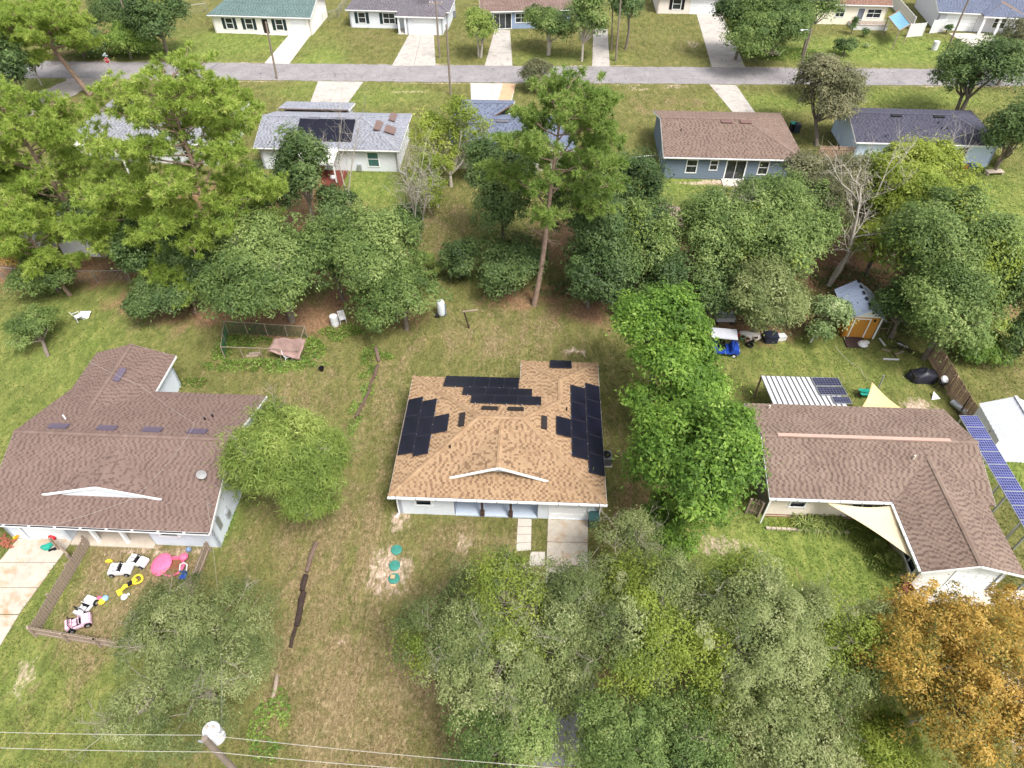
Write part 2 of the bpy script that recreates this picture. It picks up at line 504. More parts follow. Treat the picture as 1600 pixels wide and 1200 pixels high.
edge_strip([(-160, 101.2), (-66, 98.4), (0, 96.7), (60, 95.5), (160, 93.6)], [(-160, 95.0), (-60, 92.4), (0, 90.9), (58, 90.0), (160, 88.0)], 'road', ASPH, 0.02)
edge_strip([(-53.5, 92.6), (-57, 84), (-62, 72), (-70, 52)], [(-58.5, 92.7), (-62, 84), (-67, 72), (-75, 52)], 'side_road', M('worn_asphalt', (158, 150, 146), 0.95, 0.12, 3, bump=0.01, dirt=((120, 100, 80), 0.5)), 0.016, 0.25)
edge_strip([(2.31, 15.02), (1.36, 12.74), (0.98, 9.81)], [(4.41, 15.02), (4.05, 12.74), (3.66, 9.81)], 'asphalt_drive', M('drive_asphalt', (128, 126, 130), 0.95, 0.15, 8, bump=0.01), 0.012, 0.1)

def clip2(poly, a, b, c):
    """keep a*x+b*y<=c"""
    out = []
    for i in range(len(poly)):
        p = poly[i]; q = poly[(i + 1) % len(poly)]
        dp = a * p[0] + b * p[1] - c; dq = a * q[0] + b * q[1] - c
        if dp <= 0:
            out.append(p)
        if (dp < 0 < dq) or (dq < 0 < dp):
            t = dp / (dp - dq)
            out.append((p[0] + (q[0] - p[0]) * t, p[1] + (q[1] - p[1]) * t))
    return out
def slab_drive(name, quad, rows, mat, cols=1, z=0.03):
    """quad: far-left, far-right, near-right, near-left; each slab its own piece with open joints"""
    base = MB().prism([quad[3], quad[2], quad[1], quad[0]], -0.05, z - 0.022).build(name, M('joint_dirt', (112, 98, 80), 0.95, 0.2, 6))
    base['kind'] = 'structure'
    L = lambda a, b, t: (a[0] + (b[0] - a[0]) * t, a[1] + (b[1] - a[1]) * t)
    wid = math.hypot(quad[0][0] - quad[1][0], quad[0][1] - quad[1][1]); dep = max(0.5, math.hypot(quad[0][0] - quad[3][0], quad[0][1] - quad[3][1]))
    gw, gd = 0.018 / wid, 0.018 / dep
    for i in range(rows):
        for j in range(cols):
            t0, t1 = i / rows + gd, (i + 1) / rows - gd; s0, s1 = j / cols + gw, (j + 1) / cols - gw
            pt = lambda t, s: L(L(quad[0], quad[3], t), L(quad[1], quad[2], t), s)
            MB().prism([pt(t1, s0), pt(t1, s1), pt(t0, s1), pt(t0, s0)], -0.04, z + RNG.uniform(-.004, .004)).build('concrete_slab', mat, base)
    return base
CONCW = M('concrete_pale', (186, 180, 172), 0.9, 0.07, 5, bump=0.005, dirt=((168, 158, 144), 0.2))
CONCG = M('concrete_grey', (172, 166, 160), 0.9, 0.12, 3, bump=0.005, dirt=((108, 102, 98), 0.5))
CONCS = M('concrete_stained', (180, 172, 160), 0.9, 0.16, 2.2, bump=0.005, dirt=((160, 122, 82), 0.9))
slab_drive('concrete_driveway', [(2.22, 23.75), (4.71, 23.66), (4.30, 18.87), (1.89, 18.87)], 3, CONCS)
slab_drive('walkway', [(0.36, 23.80), (1.23, 23.75), (1.15, 21.55), (0.23, 21.46)], 4, CONC)
slab_drive('walkway', [(1.11, 21.46), (1.98, 21.46), (1.95, 20.53), (0.98, 20.53)], 1, CONC)
slab_drive('concrete_driveway', [(-29.90, 22.34), (-26.49, 22.34), (-27.38, 17.52), (-30.93, 17.52)], 3, CONCS)
slab_drive('concrete_driveway', [(-30.91, 17.49), (-27.36, 17.49), (-27.60, 14.02), (-31.25, 14.02)], 2, CONCS)
slab_drive('concrete_driveway', [(-33.25, 109.12), (-30.00, 109.12), (-30.66, 97.36), (-34.15, 97.59)], 4, CONCW)
slab_drive('concrete_driveway', [(-15.36, 109.40), (-11.69, 109.12), (-10.43, 96.68), (-16.48, 96.68)], 3, CONCG, 2)
slab_drive('concrete_driveway', [(-2.62, 111.05), (-0.29, 110.77), (0.09, 96.68), (-3.77, 96.68)], 3, CONCG)
slab_drive('concrete_driveway', [(12.36, 111.33), (14.50, 111.33), (13.39, 96.45), (10.94, 96.45)], 3, CONCG)
slab_drive('concrete_driveway', [(29.30, 118.08), (33.37, 118.08), (31.83, 96.00), (27.25, 96.22)], 5, CONCG)
slab_drive('concrete_driveway', [(-25.51, 91.43), (-19.50, 91.22), (-20.46, 84.47), (-25.16, 84.47)], 2, CONCG, 2)
slab_drive('concrete_driveway', [(-5.45, 90.80), (0.50, 90.59), (0.00, 85.23), (-5.13, 85.23)], 2, CONCW, 2)
slab_drive('concrete_driveway', [(25.72, 90.39), (29.18, 90.18), (29.61, 81.90), (26.88, 81.90)], 3, CONCG)
slab_drive('concrete_driveway', [(65.48, 109.40), (71.53, 109.40), (71.96, 100.18), (66.17, 104.13)], 2, CONC)
slab_drive('walkway', [(-38.16, 109.94), (-33.60, 109.40), (-33.55, 108.31), (-38.07, 108.85)], 1, CONCW)
slab_drive('patio', [(23.08, 22.43), (24.63, 21.99), (23.67, 19.26), (22.26, 19.87)], 2, CONC, 2)
slab_drive('patio', [(21.97, 19.14), (29.21, 18.99), (28.64, 17.90), (21.96, 18.21)], 1, CONC, 5)
o = MB().prism([(-1.76, 85.23), (-0.16, 85.23), (0.50, 90.39), (-1.17, 90.59)], 0, 0.05).build('sand_patch', M('orange_sand', (184, 152, 122), 0.95, 0.1, 5)); o['kind'] = 'structure'

# ---------------------------------------------------------------- house kit
class Wall:
    def __init__(self, parent, p, q, h, mat, openings=(), t=0.2, z0=0.0, name='wall'):
        self.par = parent; self.p = Vector((p[0], p[1], 0)); d = Vector((q[0] - p[0], q[1] - p[1], 0))
        self.len = d.length; self.d = d.normalized(); self.n = Vector((self.d.y, -self.d.x, 0)); self.z0 = z0
        mb = MB()
        xs = sorted({0.0, self.len, *[o[0] for o in openings], *[o[1] for o in openings]})
        for a, b in zip(xs[:-1], xs[1:]):
            zs = [(z0, h)]
            for o in openings:
                if o[0] <= a + 1e-6 and b <= o[1] + 1e-6:
                    zs = [k for k in ((z0, o[2]), (o[3], h)) if k[1] - k[0] > 0.01]
            for k in zs:
                self.bx(mb, a, b, -t, 0, *k)
        self.o = mb.build(name, mat, parent)
    def pt(self, s, o, z):
        return self.p + self.d * s + self.n * o + Vector((0, 0, z))
    def bx(self, mb, s0, s1, o0, o1, z0, z1):
        vs = [self.pt(s, o, z) for z in (z0, z1) for s, o in ((s0, o1), (s1, o1), (s1, o0), (s0, o0))]
        mb.add(vs, [(3, 2, 1, 0), (4, 5, 6, 7), (0, 1, 5, 4), (1, 2, 6, 5), (2, 3, 7, 6), (3, 0, 4, 7)])
    def window(self, s0, s1, z0, z1, frame=WHITE, shutters=None, mull=1, trim=0.09, pane=None, rail=True):
        m = MB()
        for a in ((s0 - trim, s1 + trim, z1, z1 + trim), (s0 - trim - .03, s1 + trim + .03, z0 - trim, z0), (s0 - trim, s0, z0, z1), (s1, s1 + trim, z0, z1)):
            self.bx(m, a[0], a[1], -0.16, 0.05, a[2], a[3])
        if rail:
            self.bx(m, s0, s1, -0.1, -0.03, (z0 + z1) / 2 - .03, (z0 + z1) / 2 + .03)
        for i in range(1, mull):
            s = s0 + (s1 - s0) * i / mull
            self.bx(m, s - .025, s + .025, -0.1, -0.03, z0, z1)
        w = m.build('window', frame, self.par)
        g = MB(); self.bx(g, s0, s1, -0.13, -0.09, z0, z1); g.build('pane', pane or GLASS, w)
        if shutters:
            for a, b in ((s0 - trim - .48, s0 - trim - .04), (s1 + trim + .04, s1 + trim + .48)):
                sm = MB(); self.bx(sm, a, b, 0.004, 0.06, z0 - .05, z1 + .05)
                for k in range(9):
                    zz = z0 + (z1 - z0) * (k + .5) / 9
                    self.bx(sm, a + .06, b - .06, 0.06, 0.085, zz - .04, zz + .04)
                sm.build('shutter', shutters, w)
        return w
    def door(self, s0, s1, z0, z1, mat, frame=WHITE, panels=True):
        m = MB(); self.bx(m, s0, s1, -0.14, -0.08, z0, z1)
        if panels:
            w = (s1 - s0)
            for a, b in ((.12, .46), (.54, .88)):
                for c, d in ((.06, .42), (.5, .94)):
                    self.bx(m, s0 + w * a, s0 + w * b, -0.08, -0.06, z0 + (z1 - z0) * c, z0 + (z1 - z0) * d)
        o = m.build('door', mat, self.par)
        f = MB()
        for a in ((s0 - .1, s1 + .1, z1, z1 + .1), (s0 - .1, s0, z0, z1), (s1, s1 + .1, z0, z1)):
            self.bx(f, a[0], a[1], -0.15, 0.04, a[2], a[3])
        f.build('frame', frame, o)
        h = MB(); self.bx(h, s1 - .16, s1 - .1, -0.06, 0.0, z0 + 1.0, z0 + 1.06); h.build('handle', STEEL, o)
        return o
    def garage(self, s0, s1, z0, z1, mat=WHITE, rows=4):
        o = None; hh = (z1 - z0) / rows
        f = MB()
        for a in ((s0 - .1, s1 + .1, z1, z1 + .1), (s0 - .1, s0, z0, z1), (s1, s1 + .1, z0, z1)):
            self.bx(f, a[0], a[1], -0.15, 0.04, a[2], a[3])
        o = f.build('garage_door', WHITE, self.par)
        for k in range(rows):
            m = MB(); self.bx(m, s0 + .01, s1 - .01, -0.14, -0.08, z0 + k * hh + .012, z0 + (k + 1) * hh - .012)
            nn = max(3, int((s1 - s0) / .6))
            for j in range(nn):
                a = s0 + (s1 - s0) * (j + .12) / nn; b = s0 + (s1 - s0) * (j + .88) / nn
                self.bx(m, a, b, -0.08, -0.065, z0 + k * hh + .1, z0 + (k + 1) * hh - .1)
            m.build('panel', mat, o)
        return o
    def lap_siding(self, mat, h, exposure=0.19, skip=()):
        m = MB(); z = self.z0 + 0.1
        while z < h - 0.05:
            zt = min(z + exposure, h)
            segs = [(0, self.len)]
            for o in skip:
                if o[2] < zt and o[3] > z:
                    segs = [k for s in segs for k in ((s[0], min(s[1], o[0])), (max(s[0], o[1]), s[1])) if k[1] - k[0] > .02]
            for a, b in segs:
                m.add([self.pt(a, .028, z), self.pt(b, .028, z), self.pt(b, .006, zt), self.pt(a, .006, zt), self.pt(a, .001, z), self.pt(b, .001, z)], [(0, 1, 2, 3), (4, 5, 1, 0)])
            z += exposure
        o = m.build('siding', mat, self.o); o['kind'] = 'stuff'
        return o

def gable_end(parent, pts, mat, off):
    """pts three 3-D points of a gable triangle, off: thickness vector"""
    off = Vector(off); a = [Vector(p) for p in pts]
    o = MB().add(a + [p + off for p in a], [(0, 1, 2), (5, 4, 3), (0, 3, 4, 1), (1, 4, 5, 2), (2, 5, 3, 0)]).build('gable', mat, parent)
    return fixn(o)

def roof(parent, faces, mat, ridges=(), eaves=(), fascia=WHITE, course=0.14, tabw=(0.15, 0.19), capmat=None, seed=1, dark=0.42, th=0.13, captone=.5):
    deck = MB()
    for f in faces:
        deck.poly(f); deck.poly([(p[0], p[1], p[2] - th) for p in reversed(f)])
        for i in range(len(f)):
            p, q = f[i], f[(i + 1) % len(f)]
            deck.poly([(p[0], p[1], p[2] - th), (q[0], q[1], q[2] - th), q, p])
    d = deck.build('roof', M('roof_deck', (120, 100, 88), 0.9, 0.1, 5), parent)
    r = random.Random(seed)
    V = []; F = []; T = []
    def emit(poly2, o, e, s, n, v0, tone):
        b = len(V)
        for (x, y) in poly2:
            lift = 0.006 + 0.018 * max(0, 1 - (y - v0) / course)
            V.append(tuple(o + e * x + s * y + n * lift))
        F.append(tuple(range(b, b + len(poly2)))); T.append(tone)
    for f in faces:
        P3 = [Vector(p) for p in f]
        e = (P3[1] - P3[0]).normalized()
        n = (P3[1] - P3[0]).cross(P3[-1] - P3[0])
        n = n.normalized()
        if n.z < 0: n = -n
        s = n.cross(e)
        o = P3[0]
        p2 = [((p - o).dot(e), (p - o).dot(s)) for p in P3]
        hp = []
        for i in range(len(p2)):
            (x0, y0), (x1, y1) = p2[i], p2[(i + 1) % len(p2)]
            a, b = (y1 - y0), -(x1 - x0); l = math.hypot(a, b)
            if l > 1e-6:
                hp.append((a / l, b / l, (a * x0 + b * y0) / l))
        xmin = min(p[0] for p in p2); xmax = max(p[0] for p in p2); ymax = max(p[1] for p in p2)
        y = 0.0; row = 0
        while y < ymax:
            per = tabw[0] + tabw[1]; row += 1
            x = xmin - per - (row % 2) * per * .5 - r.uniform(0, per * .25); dk = False
            while x < xmax:
                w = (tabw[0] if dk else tabw[1]) * r.uniform(.72, 1.28)
                tone = (r.uniform(0.0, 0.4) if dk and r.random() < dark * 2 else r.uniform(0.42, 0.95))
                q = [(x, y), (x + w - 0.006, y), (x + w - 0.006, y + course * 1.02), (x, y + course * 1.02)]
                dist = max(a * px + b * py - c for a, b, c in hp for px, py in q)
                if dist > 0:
                    for a, b, c in hp:
                        q = clip2(q, a, b, c)
                        if len(q) < 3:
                            break
                if len(q) >= 3:
                    emit(q, o, e, s, n, y, tone)
                x += w
                dk = not dk
            y += course
    me = bpy.data.meshes.new('shingles'); me.from_pydata(V, [], F)
    a = me.attributes.new('tone', 'FLOAT', 'FACE'); a.data.foreach_set('value', np.array(T, np.float32))
    me.materials.append(mat)
    so = link(bpy.data.objects.new('shingles', me), d); so['kind'] = 'stuff'
    for (p, q) in ridges:
        p = Vector(p); q = Vector(q); L = (q - p).length; k = max(1, int(L / 0.3)); V = []; F = []; T = []
        dd = (q - p).normalized(); sd = dd.cross(Vector((0, 0, 1))).normalized(); up = sd.cross(dd)
        for i in range(k):
            a0 = p + dd * (L * i / k); a1 = p + dd * (L * (i + 1.1) / k) ; b = len(V)
            for c, hh in ((a0, .028), (a1, .042)):
                V += [c - sd * .15 + up * (hh - .02), c + up * (hh + .03), c + sd * .15 + up * (hh - .02)]
            F += [(b, b + 1, b + 4, b + 3), (b + 1, b + 2, b + 5, b + 4)]; t = r.uniform(captone - .12, captone + .12); T += [t, t]
        me = bpy.data.meshes.new('ridge_cap'); me.from_pydata([tuple(v) for v in V], [], F)
        at = me.attributes.new('tone', 'FLOAT', 'FACE'); at.data.foreach_set('value', np.array(T, np.float32))
        me.materials.append(capmat or mat); link(bpy.data.objects.new('ridge_cap', me), d)
    if eaves:
        m = MB()
        for p, q in eaves:
            p = Vector(p); q = Vector(q)
            m.bar(p - Vector((0, 0, .115)), q - Vector((0, 0, .115)), .024, .17)
        m.build('fascia', fascia, parent)
    return d

def slope_box(parent, name, o, e, s, a0, a1, b0, b1, z0, z1, mat, mesh=None):
    """box lying on a slope: o a point of the slope, e along it, s up it"""
    e = Vector(e).normalized(); s = Vector(s).normalized(); n = e.cross(s)
    mb = MB().box(-(a1 - a0) / 2, (a1 - a0) / 2, -(b1 - b0) / 2, (b1 - b0) / 2, z0, z1)
    ob = mb.build(name, mat, parent) if mesh is None else link(bpy.data.objects.new(name, mesh), parent)
    c = Vector(o) + e * (a0 + a1) / 2 + s * (b0 + b1) / 2
    ob.matrix_local = Matrix(((e.x, s.x, n.x, c.x), (e.y, s.y, n.y, c.y), (e.z, s.z, n.z, c.z), (0, 0, 0, 1)))
    return ob

_pm = {}
def solar(parent, o, e, s, a0, a1, b0, b1, nx, ny, mat=PANEL, frame=M('panel_frame', (42, 42, 52), .4, .1, 4), cells=None, lift=.1):
    """a field of nx by ny panels, each its own part with its own frame"""
    w = (a1 - a0) / nx; h = (b1 - b0) / ny
    key = (round(w, 3), round(h, 3), mat.name, cells)
    for i in range(nx):
        for j in range(ny):
            g = .012
            p = slope_box(parent, 'solar_panel', o, e, s, a0 + i * w + g, a0 + (i + 1) * w - g, b0 + j * h + g, b0 + (j + 1) * h - g, lift, lift + .035, mat, _pm.get(key, (None, None, None))[0])
            if key not in _pm:
                W, Hh = w - 2 * g, h - 2 * g
                fm = MB()
                for q in ((-W / 2 - .002, W / 2 + .002, -Hh / 2 - .002, -Hh / 2 + .025), (-W / 2 - .002, W / 2 + .002, Hh / 2 - .025, Hh / 2 + .002), (-W / 2 - .002, -W / 2 + .025, -Hh / 2 + .025, Hh / 2 - .025), (W / 2 - .025, W / 2 + .002, -Hh / 2 + .025, Hh / 2 - .025)):
                    fm.box(*q, lift - .01, lift + .041)
                fo = fm.build('frame', frame, p)
                cm = None
                if cells:
                    cb = MB()
                    for a in range(1, cells[0]):
                        x = -W / 2 + W * a / cells[0]; cb.box(x - cells[2], x + cells[2], -Hh / 2 + .026, Hh / 2 - .026, lift + .036, lift + .0375)
                    for b in range(1, cells[1]):
                        y = -Hh / 2 + Hh * b / cells[1]; cb.box(-W / 2 + .026, W / 2 - .026, y - cells[2], y + cells[2], lift + .038, lift + .0392)
                    cm = cb.build('cell_lines', M('cell_line', (124, 128, 164), .5, .05, 4), p).data
                _pm[key] = (p.data, fo.data, cm)
            else:
                link(bpy.data.objects.new('frame', _pm[key][1]), p)
                if _pm[key][2]:
                    link(bpy.data.objects.new('cell_lines', _pm[key][2]), p)

def vent_pipe(parent, x, y, z, h=.3, r=.05, mat=None):
    MB().tube([(x, y, z - .05), (x, y, z + h)], r, 8).build('vent_pipe', mat or BLACK, parent)

# ---------------------------------------------------------------- the house in the middle
s = 0.33; E0 = 2.6
H1 = tag(empty('family_house', (-7.30, 23.64, 0), R(-2.5)), 'white house with tan shingle hip roof carrying rows of black solar panels', 'house')
zr = E0 + 5.025 * s; zw = E0 + 2.7 * s
W1, D1, W2 = 12.85, 10.05, 11.95
A = (0, 0, E0); B = (W1, 0, E0)
SH1 = shingle_mat('shingle_tan', (162, 136, 108), (144, 117, 91), (116, 92, 73), 0.3)
faces = [[A, B, (7.825, 5.025, zr), (5.025, 5.025, zr)],
         [B, (W1, 7.35, E0), (10.15, 7.35, zw), (7.825, 5.025, zr)],
         [(W1, 7.35, E0), (W1, W2, E0), (10.15, 9.25, zw), (10.15, 7.35, zw)],
         [(7.45, D1, E0), (0, D1, E0), (5.025, 5.025, zr), (7.825, 5.025, zr), (10.15, 7.35, zw)],
         [(7.45, W2, E0), (7.45, D1, E0), (10.15, 7.35, zw), (10.15, 9.25, zw)],
         [(W1, W2, E0), (7.45, W2, E0), (10.15, 9.25, zw)],
         [(0, D1, E0), A, (5.025, 5.025, zr)]]
zg = 4.12; vg = 1.2; gb = (zg - E0) / s
roof(H1, faces, SH1, seed=5,
     ridges=[((0, 0, E0), (5.025, 5.025, zr)), ((W1, 0, E0), (7.825, 5.025, zr)), ((5.025, 5.025, zr), (7.825, 5.025, zr)), ((0, D1, E0), (5.025, 5.025, zr)), ((7.825, 5.025, zr), (10.15, 7.35, zw)),
             ((10.15, 7.35, zw), (10.15, 9.25, zw)), ((7.45, W2, E0), (10.15, 9.25, zw)), ((W1, W2, E0), (10.15, 9.25, zw)), ((6.47, vg, zg + .02), (6.47, gb, zg))],
     eaves=[((-.02, -.02, E0), (W1 + .02, -.02, E0)), ((W1 + .02, 0, E0), (W1 + .02, W2, E0)), ((W1, W2 + .02, E0), (7.45, W2 + .02, E0)), ((7.43, W2, E0), (7.43, D1, E0)), ((7.43, D1 + .02, E0), (0, D1 + .02, E0)), ((-.02, D1, E0), (-.02, 0, E0))])
# the low gable over the porch: two planes whose rows run along its ridge
def gable_planes(H, ul, uc, ur, vf, zl, zp, vb, mat, seed, wallmat):
    d = MB()
    for a in (ul, ur):
        d.poly([(a, vf, zl), (uc, vf, zp), (uc, vb, zp)] if a == ul else [(ur, vf, zl), (uc, vb, zp), (uc, vf, zp)])
    dk = d.build('gable_roof', M('roof_deck', (120, 100, 88)), H)
    r = random.Random(seed); V = []; F = []; T = []
    for a, sg in ((ul, 1), (ur, -1)):
        # rows climb from the outer corner to the ridge, tabs run along v
        wd = abs(uc - a); sl = math.hypot(wd, zp - zl); k = int(sl / .145)
        nrm = Vector((-(zp - zl) * sg, 0, wd)).normalized()
        for i in range(k):
            t0, t1 = i / k, (i + 1.02) / k; t1 = min(t1, 1)
            ve = vf + (vb - vf) * (t0 + t1) / 2
            v = vf - .05 - r.uniform(0, .3)
            while v < ve:
                dkk = r.random() < .4; w = r.uniform(.11, .18) if dkk else r.uniform(.12, .27)
                v0, v1 = max(v, vf - .05), min(v + w - .008, ve)
                if v1 > v0:
                    b = len(V)
                    for t, vv, l in ((t0, v0, .03), (t0, v1, .03), (t1, v1, .012), (t1, v0, .012)):
                        p = Vector((a + sg * wd * t, vv, zl + (zp - zl) * t)) + nrm * l
                        V.append(tuple(p))
                    F.append((b, b + 1, b + 2, b + 3) if sg < 0 else (b + 3, b + 2, b + 1, b)); T.append(r.uniform(0, .3) if dkk else r.uniform(.45, .95))
                v += w
    me = bpy.data.meshes.new('shingles'); me.from_pydata(V, [], F)
    at = me.attributes.new('tone', 'FLOAT', 'FACE'); at.data.foreach_set('value', np.array(T, np.float32)); me.materials.append(mat)
    so = link(bpy.data.objects.new('shingles', me), dk); so['kind'] = 'stuff'
    m = MB()
    m.bar((ul, vf - .03, zl - .03), (uc, vf - .03, zp - .03), .06, .15, (0, 0, 1)); m.bar((uc, vf - .03, zp - .03), (ur, vf - .03, zl - .03), .06, .15, (0, 0, 1))
    m.build('rake_board', WHITE, dk)
    return dk
gable_planes(H1, 3.55, 6.47, 9.39, vg, E0 + s * vg + .02, zg, gb, SH1, 9, WALLW)
gable_end(H1, [(4.0, vg + .45, E0 + s * (vg + .45)), (8.94, vg + .45, E0 + s * (vg + .45)), (6.47, vg + .45, zg - .1)], WALLW, (0, .1, 0))
op = [(1.12, 2.0, 1.05, 2.0)]
wl = Wall(H1, (.32, .55), (3.75, .55), 2.5, WALLW, op); wl.window(*op[0][:4], trim=.14)
og = [(.78, 3.05, 0.02, 2.15)]
wg = Wall(H1, (8.85, .55), (12.5, .55), 2.5, WALLW, og); wg.garage(*og[0])
Wall(H1, (12.5, .55), (12.5, 11.5), 2.5, WALLW); Wall(H1, (12.5, 11.5), (7.8, 11.5), 2.5, WALLW); Wall(H1, (7.8, 11.5), (7.8, 9.6), 2.5, WALLW)
ob = [(2.0, 3.8, 0.1, 2.1)]
wb = Wall(H1, (7.8, 9.6), (.32, 9.6), 2.5, WALLW, ob); wb.door(2.0, 3.8, .1, 2.1, GLASS, panels=False)
Wall(H1, (.32, 9.6), (.32, .55), 2.5, WALLW)
PORCH = M('porch_blue', (176, 188, 206), 0.8, 0.05, 4)
wp = Wall(H1, (3.75, 2.3), (8.85, 2.3), 2.5, PORCH, [(1.9, 2.85, .12, 2.15), (3.5, 4.5, 1.0, 2.0)]); wp.door(1.9, 2.85, .12, 2.15, M('door_blue', (92, 108, 130), .5)); wp.window(3.5, 4.5, 1., 2.)
Wall(H1, (3.75, .55), (3.75, 2.3), 2.5, PORCH, t=.02); Wall(H1, (8.85, 2.3), (8.85, .55), 2.5, PORCH, t=.02)
MB().box(3.77, 8.83, .52, 2.28, 0, .12).build('porch_floor', M('porch_floor', (186, 198, 214), 0.7, 0.06, 3), H1)
MB().box(3.75, 8.85, .5, .66, 2.3, 2.52).build('porch_beam', WHITE, H1)
MB().box(.3, 12.52, .56, 9.6, 2.44, 2.47).build('soffit', WHITE, H1)
for u in (5.45, 7.2):
    m = MB().box(u - .07, u + .07, .52, .66, .12, 2.3); m.box(u - .13, u + .13, .46, .72, .12, .5); m.box(u - .11, u + .11, .48, .70, 2.14, 2.3)
    m.build('porch_post', M('post_brown', (74, 58, 52), .7, .15, 6), H1)
for u in (9.2, 12.25):
    m = MB().box(u - .06, u + .06, .42, .55, 1.75, 2.0); m.build('wall_lamp', DARKM, H1)
m = MB().box(-.05, W1 + .05, -.16, -.04, 2.5, 2.6)
gut = m.build('gutter', WHITE, H1)
m = MB()
for k in range(11):
    m.box(.4 + k * 1.2, .46 + k * 1.2, -.175, -.03, 2.49, 2.62)
m.build('hanger', STEEL, gut)['kind'] = 'stuff'
m = MB().bar((.2, -.1, 2.5), (.28, .48, 2.3), .07, .07); m.bar((.28, .49, 2.34), (.28, .49, .1), .08, .08); m.bar((.28, .49, .12), (.1, .2, .06), .08, .08); m.build('downspout', WHITE, H1)
m = MB().bar((12.6, .3, 2.4), (12.6, .48, .2), .07, .07); m.build('downspout', WHITE, H1)
# solar fields: (point on slope, along, up)
cs = 1 / math.sqrt(1 + s * s)
lf = ((0, 0, E0), (0, -1, 0), (cs, 0, s * cs)); rt = ((W1, 0, E0), (0, 1, 0), (-cs, 0, s * cs)); bk = ((0, D1, E0), (-1, 0, 0), (0, -cs, s * cs)); wbk = ((0, W2, E0), (-1, 0, 0), (0, -cs, s * cs))
k = 1 / cs
solar(H1, *lf, -7.7, -2.95, .1 * k, 1.1 * k, 3, 1); solar(H1, *lf, -7.27, -2.65, 1.12 * k, 2.1 * k, 3, 1); solar(H1, *lf, -5.68, -4.22, 2.13 * k, 3.12 * k, 1, 1)
solar(H1, *rt, 1.9, 9.5, .03 * k, 1.03 * k, 5, 1); solar(H1, *rt, 2.85, 8.95, 1.05 * k, 2.05 * k, 4, 1); solar(H1, *rt, 4.3, 5.82, 2.07 * k, 3.02 * k, 1, 1)
solar(H1, *bk, -7.38, -2.3, .0, 1.43 * k, 5, 1); solar(H1, *bk, -8.3, -3.68, 1.5 * k, 2.48 * k, 3, 1); solar(H1, *bk, -8.9, -4.33, 2.5 * k, 3.52 * k, 3, 1)
solar(H1, *wbk, -11.0, -9.47, .02, 1.12 * k, 1, 1)
rail = MB()
for fld, a0, a1, b in ((lf, -7.75, -2.9, 1.1), (lf, -7.3, -2.6, 2.12), (rt, 1.85, 9.55, 1.04), (rt, 2.8, 9.0, 2.06), (bk, -7.4, -2.25, 1.46), (bk, -8.35, -3.6, 2.5), (bk, -8.95, -4.28, 3.55)):
    o_, e_, s_ = (Vector(q) for q in fld)
    nn = e_.cross(s_)
    q = 0
    for t in np.arange(a0 + .3, a1 - .1, 1.0):
        p = o_ + e_ * float(t) + s_ * (b * k) + nn * .09
        rail.bar(p - s_ * .06, p + s_ * .07, .06, .06, nn)
rail.build('mounting_clip', STEEL, H1)['kind'] = 'stuff'
for fld, a0, a1, b0 in ((bk, -6.15, -5.12, 3.9), (bk, -7.8, -6.77, 3.9), (lf, -5.55, -4.45, 3.8), (rt, 4.5, 5.55, 3.6)):
    v = slope_box(H1, 'roof_vent', *fld, a0, a1, b0 * k, b0 * k + .36, .03, .13, DARKM)
vent_pipe(H1, 10.55, 6.6, E0 + (W1 - 10.55) * s); vent_pipe(H1, 3.4, 3.0, E0 + 3.0 * s, .25)

# ---------------------------------------------------------------- the house on the left
s = .336
H2 = tag(empty('family_house', (-17.12, 21.14, 0), R(-2.8)), 'white house with reddish brown shingle roof, low white gable and rear wing', 'house')
SH2 = shingle_mat('shingle_rose', (124, 105, 98), (113, 95, 88), (97, 80, 75), 0.3)
L2 = -13.45; zr = E0 + 5.35 * s; zw = E0 + 2.87 * s; vv = 10.7; vw = 14.3
um = -10.55
faces = [[(L2, 0, E0), (0, 0, E0), (0, 5.35, zr), (L2, 5.35, zr)],
         [(0, vv, E0), (-7.68, vv, E0), (um, vv - 2.87, zw), (um, 5.35, zr), (0, 5.35, zr)],
         [(um, vv - 2.87, zw), (L2, vv - .0, E0), (L2, 5.35, zr), (um, 5.35, zr)],
         [(-7.68, vv, E0), (-7.68, vw, E0), (um, vw, zw), (um, vv - 2.87, zw)],
         [(L2, vw, E0), (L2, vv, E0), (um, vv - 2.87, zw), (um, vw, zw)]]
roof(H2, [faces[0], faces[1], faces[3], faces[4]], SH2, seed=15, dark=.5,
     ridges=[((L2, 5.35, zr), (0, 5.35, zr)), ((um, vv - 2.87, zw), (um, vw, zw))],
     eaves=[((L2, -.02, E0), (.02, -.02, E0)), ((.02, 0, E0), (.02, 5.35, zr)), ((.02, 5.35, zr), (.02, vv, E0)), ((-7.66, vv, E0), (-7.66, vw, E0)), ((-7.68, vw + .02, E0), (um, vw + .02, zw)), ((um, vw + .02, zw), (L2, vw + .02, E0)), ((L2 - .02, vw, E0), (L2 - .02, vv, E0)), ((L2 - .02, 0, E0), (L2 - .02, 5.35, zr)), ((L2 - .02, 5.35, zr), (L2 - .02, vv, E0))])
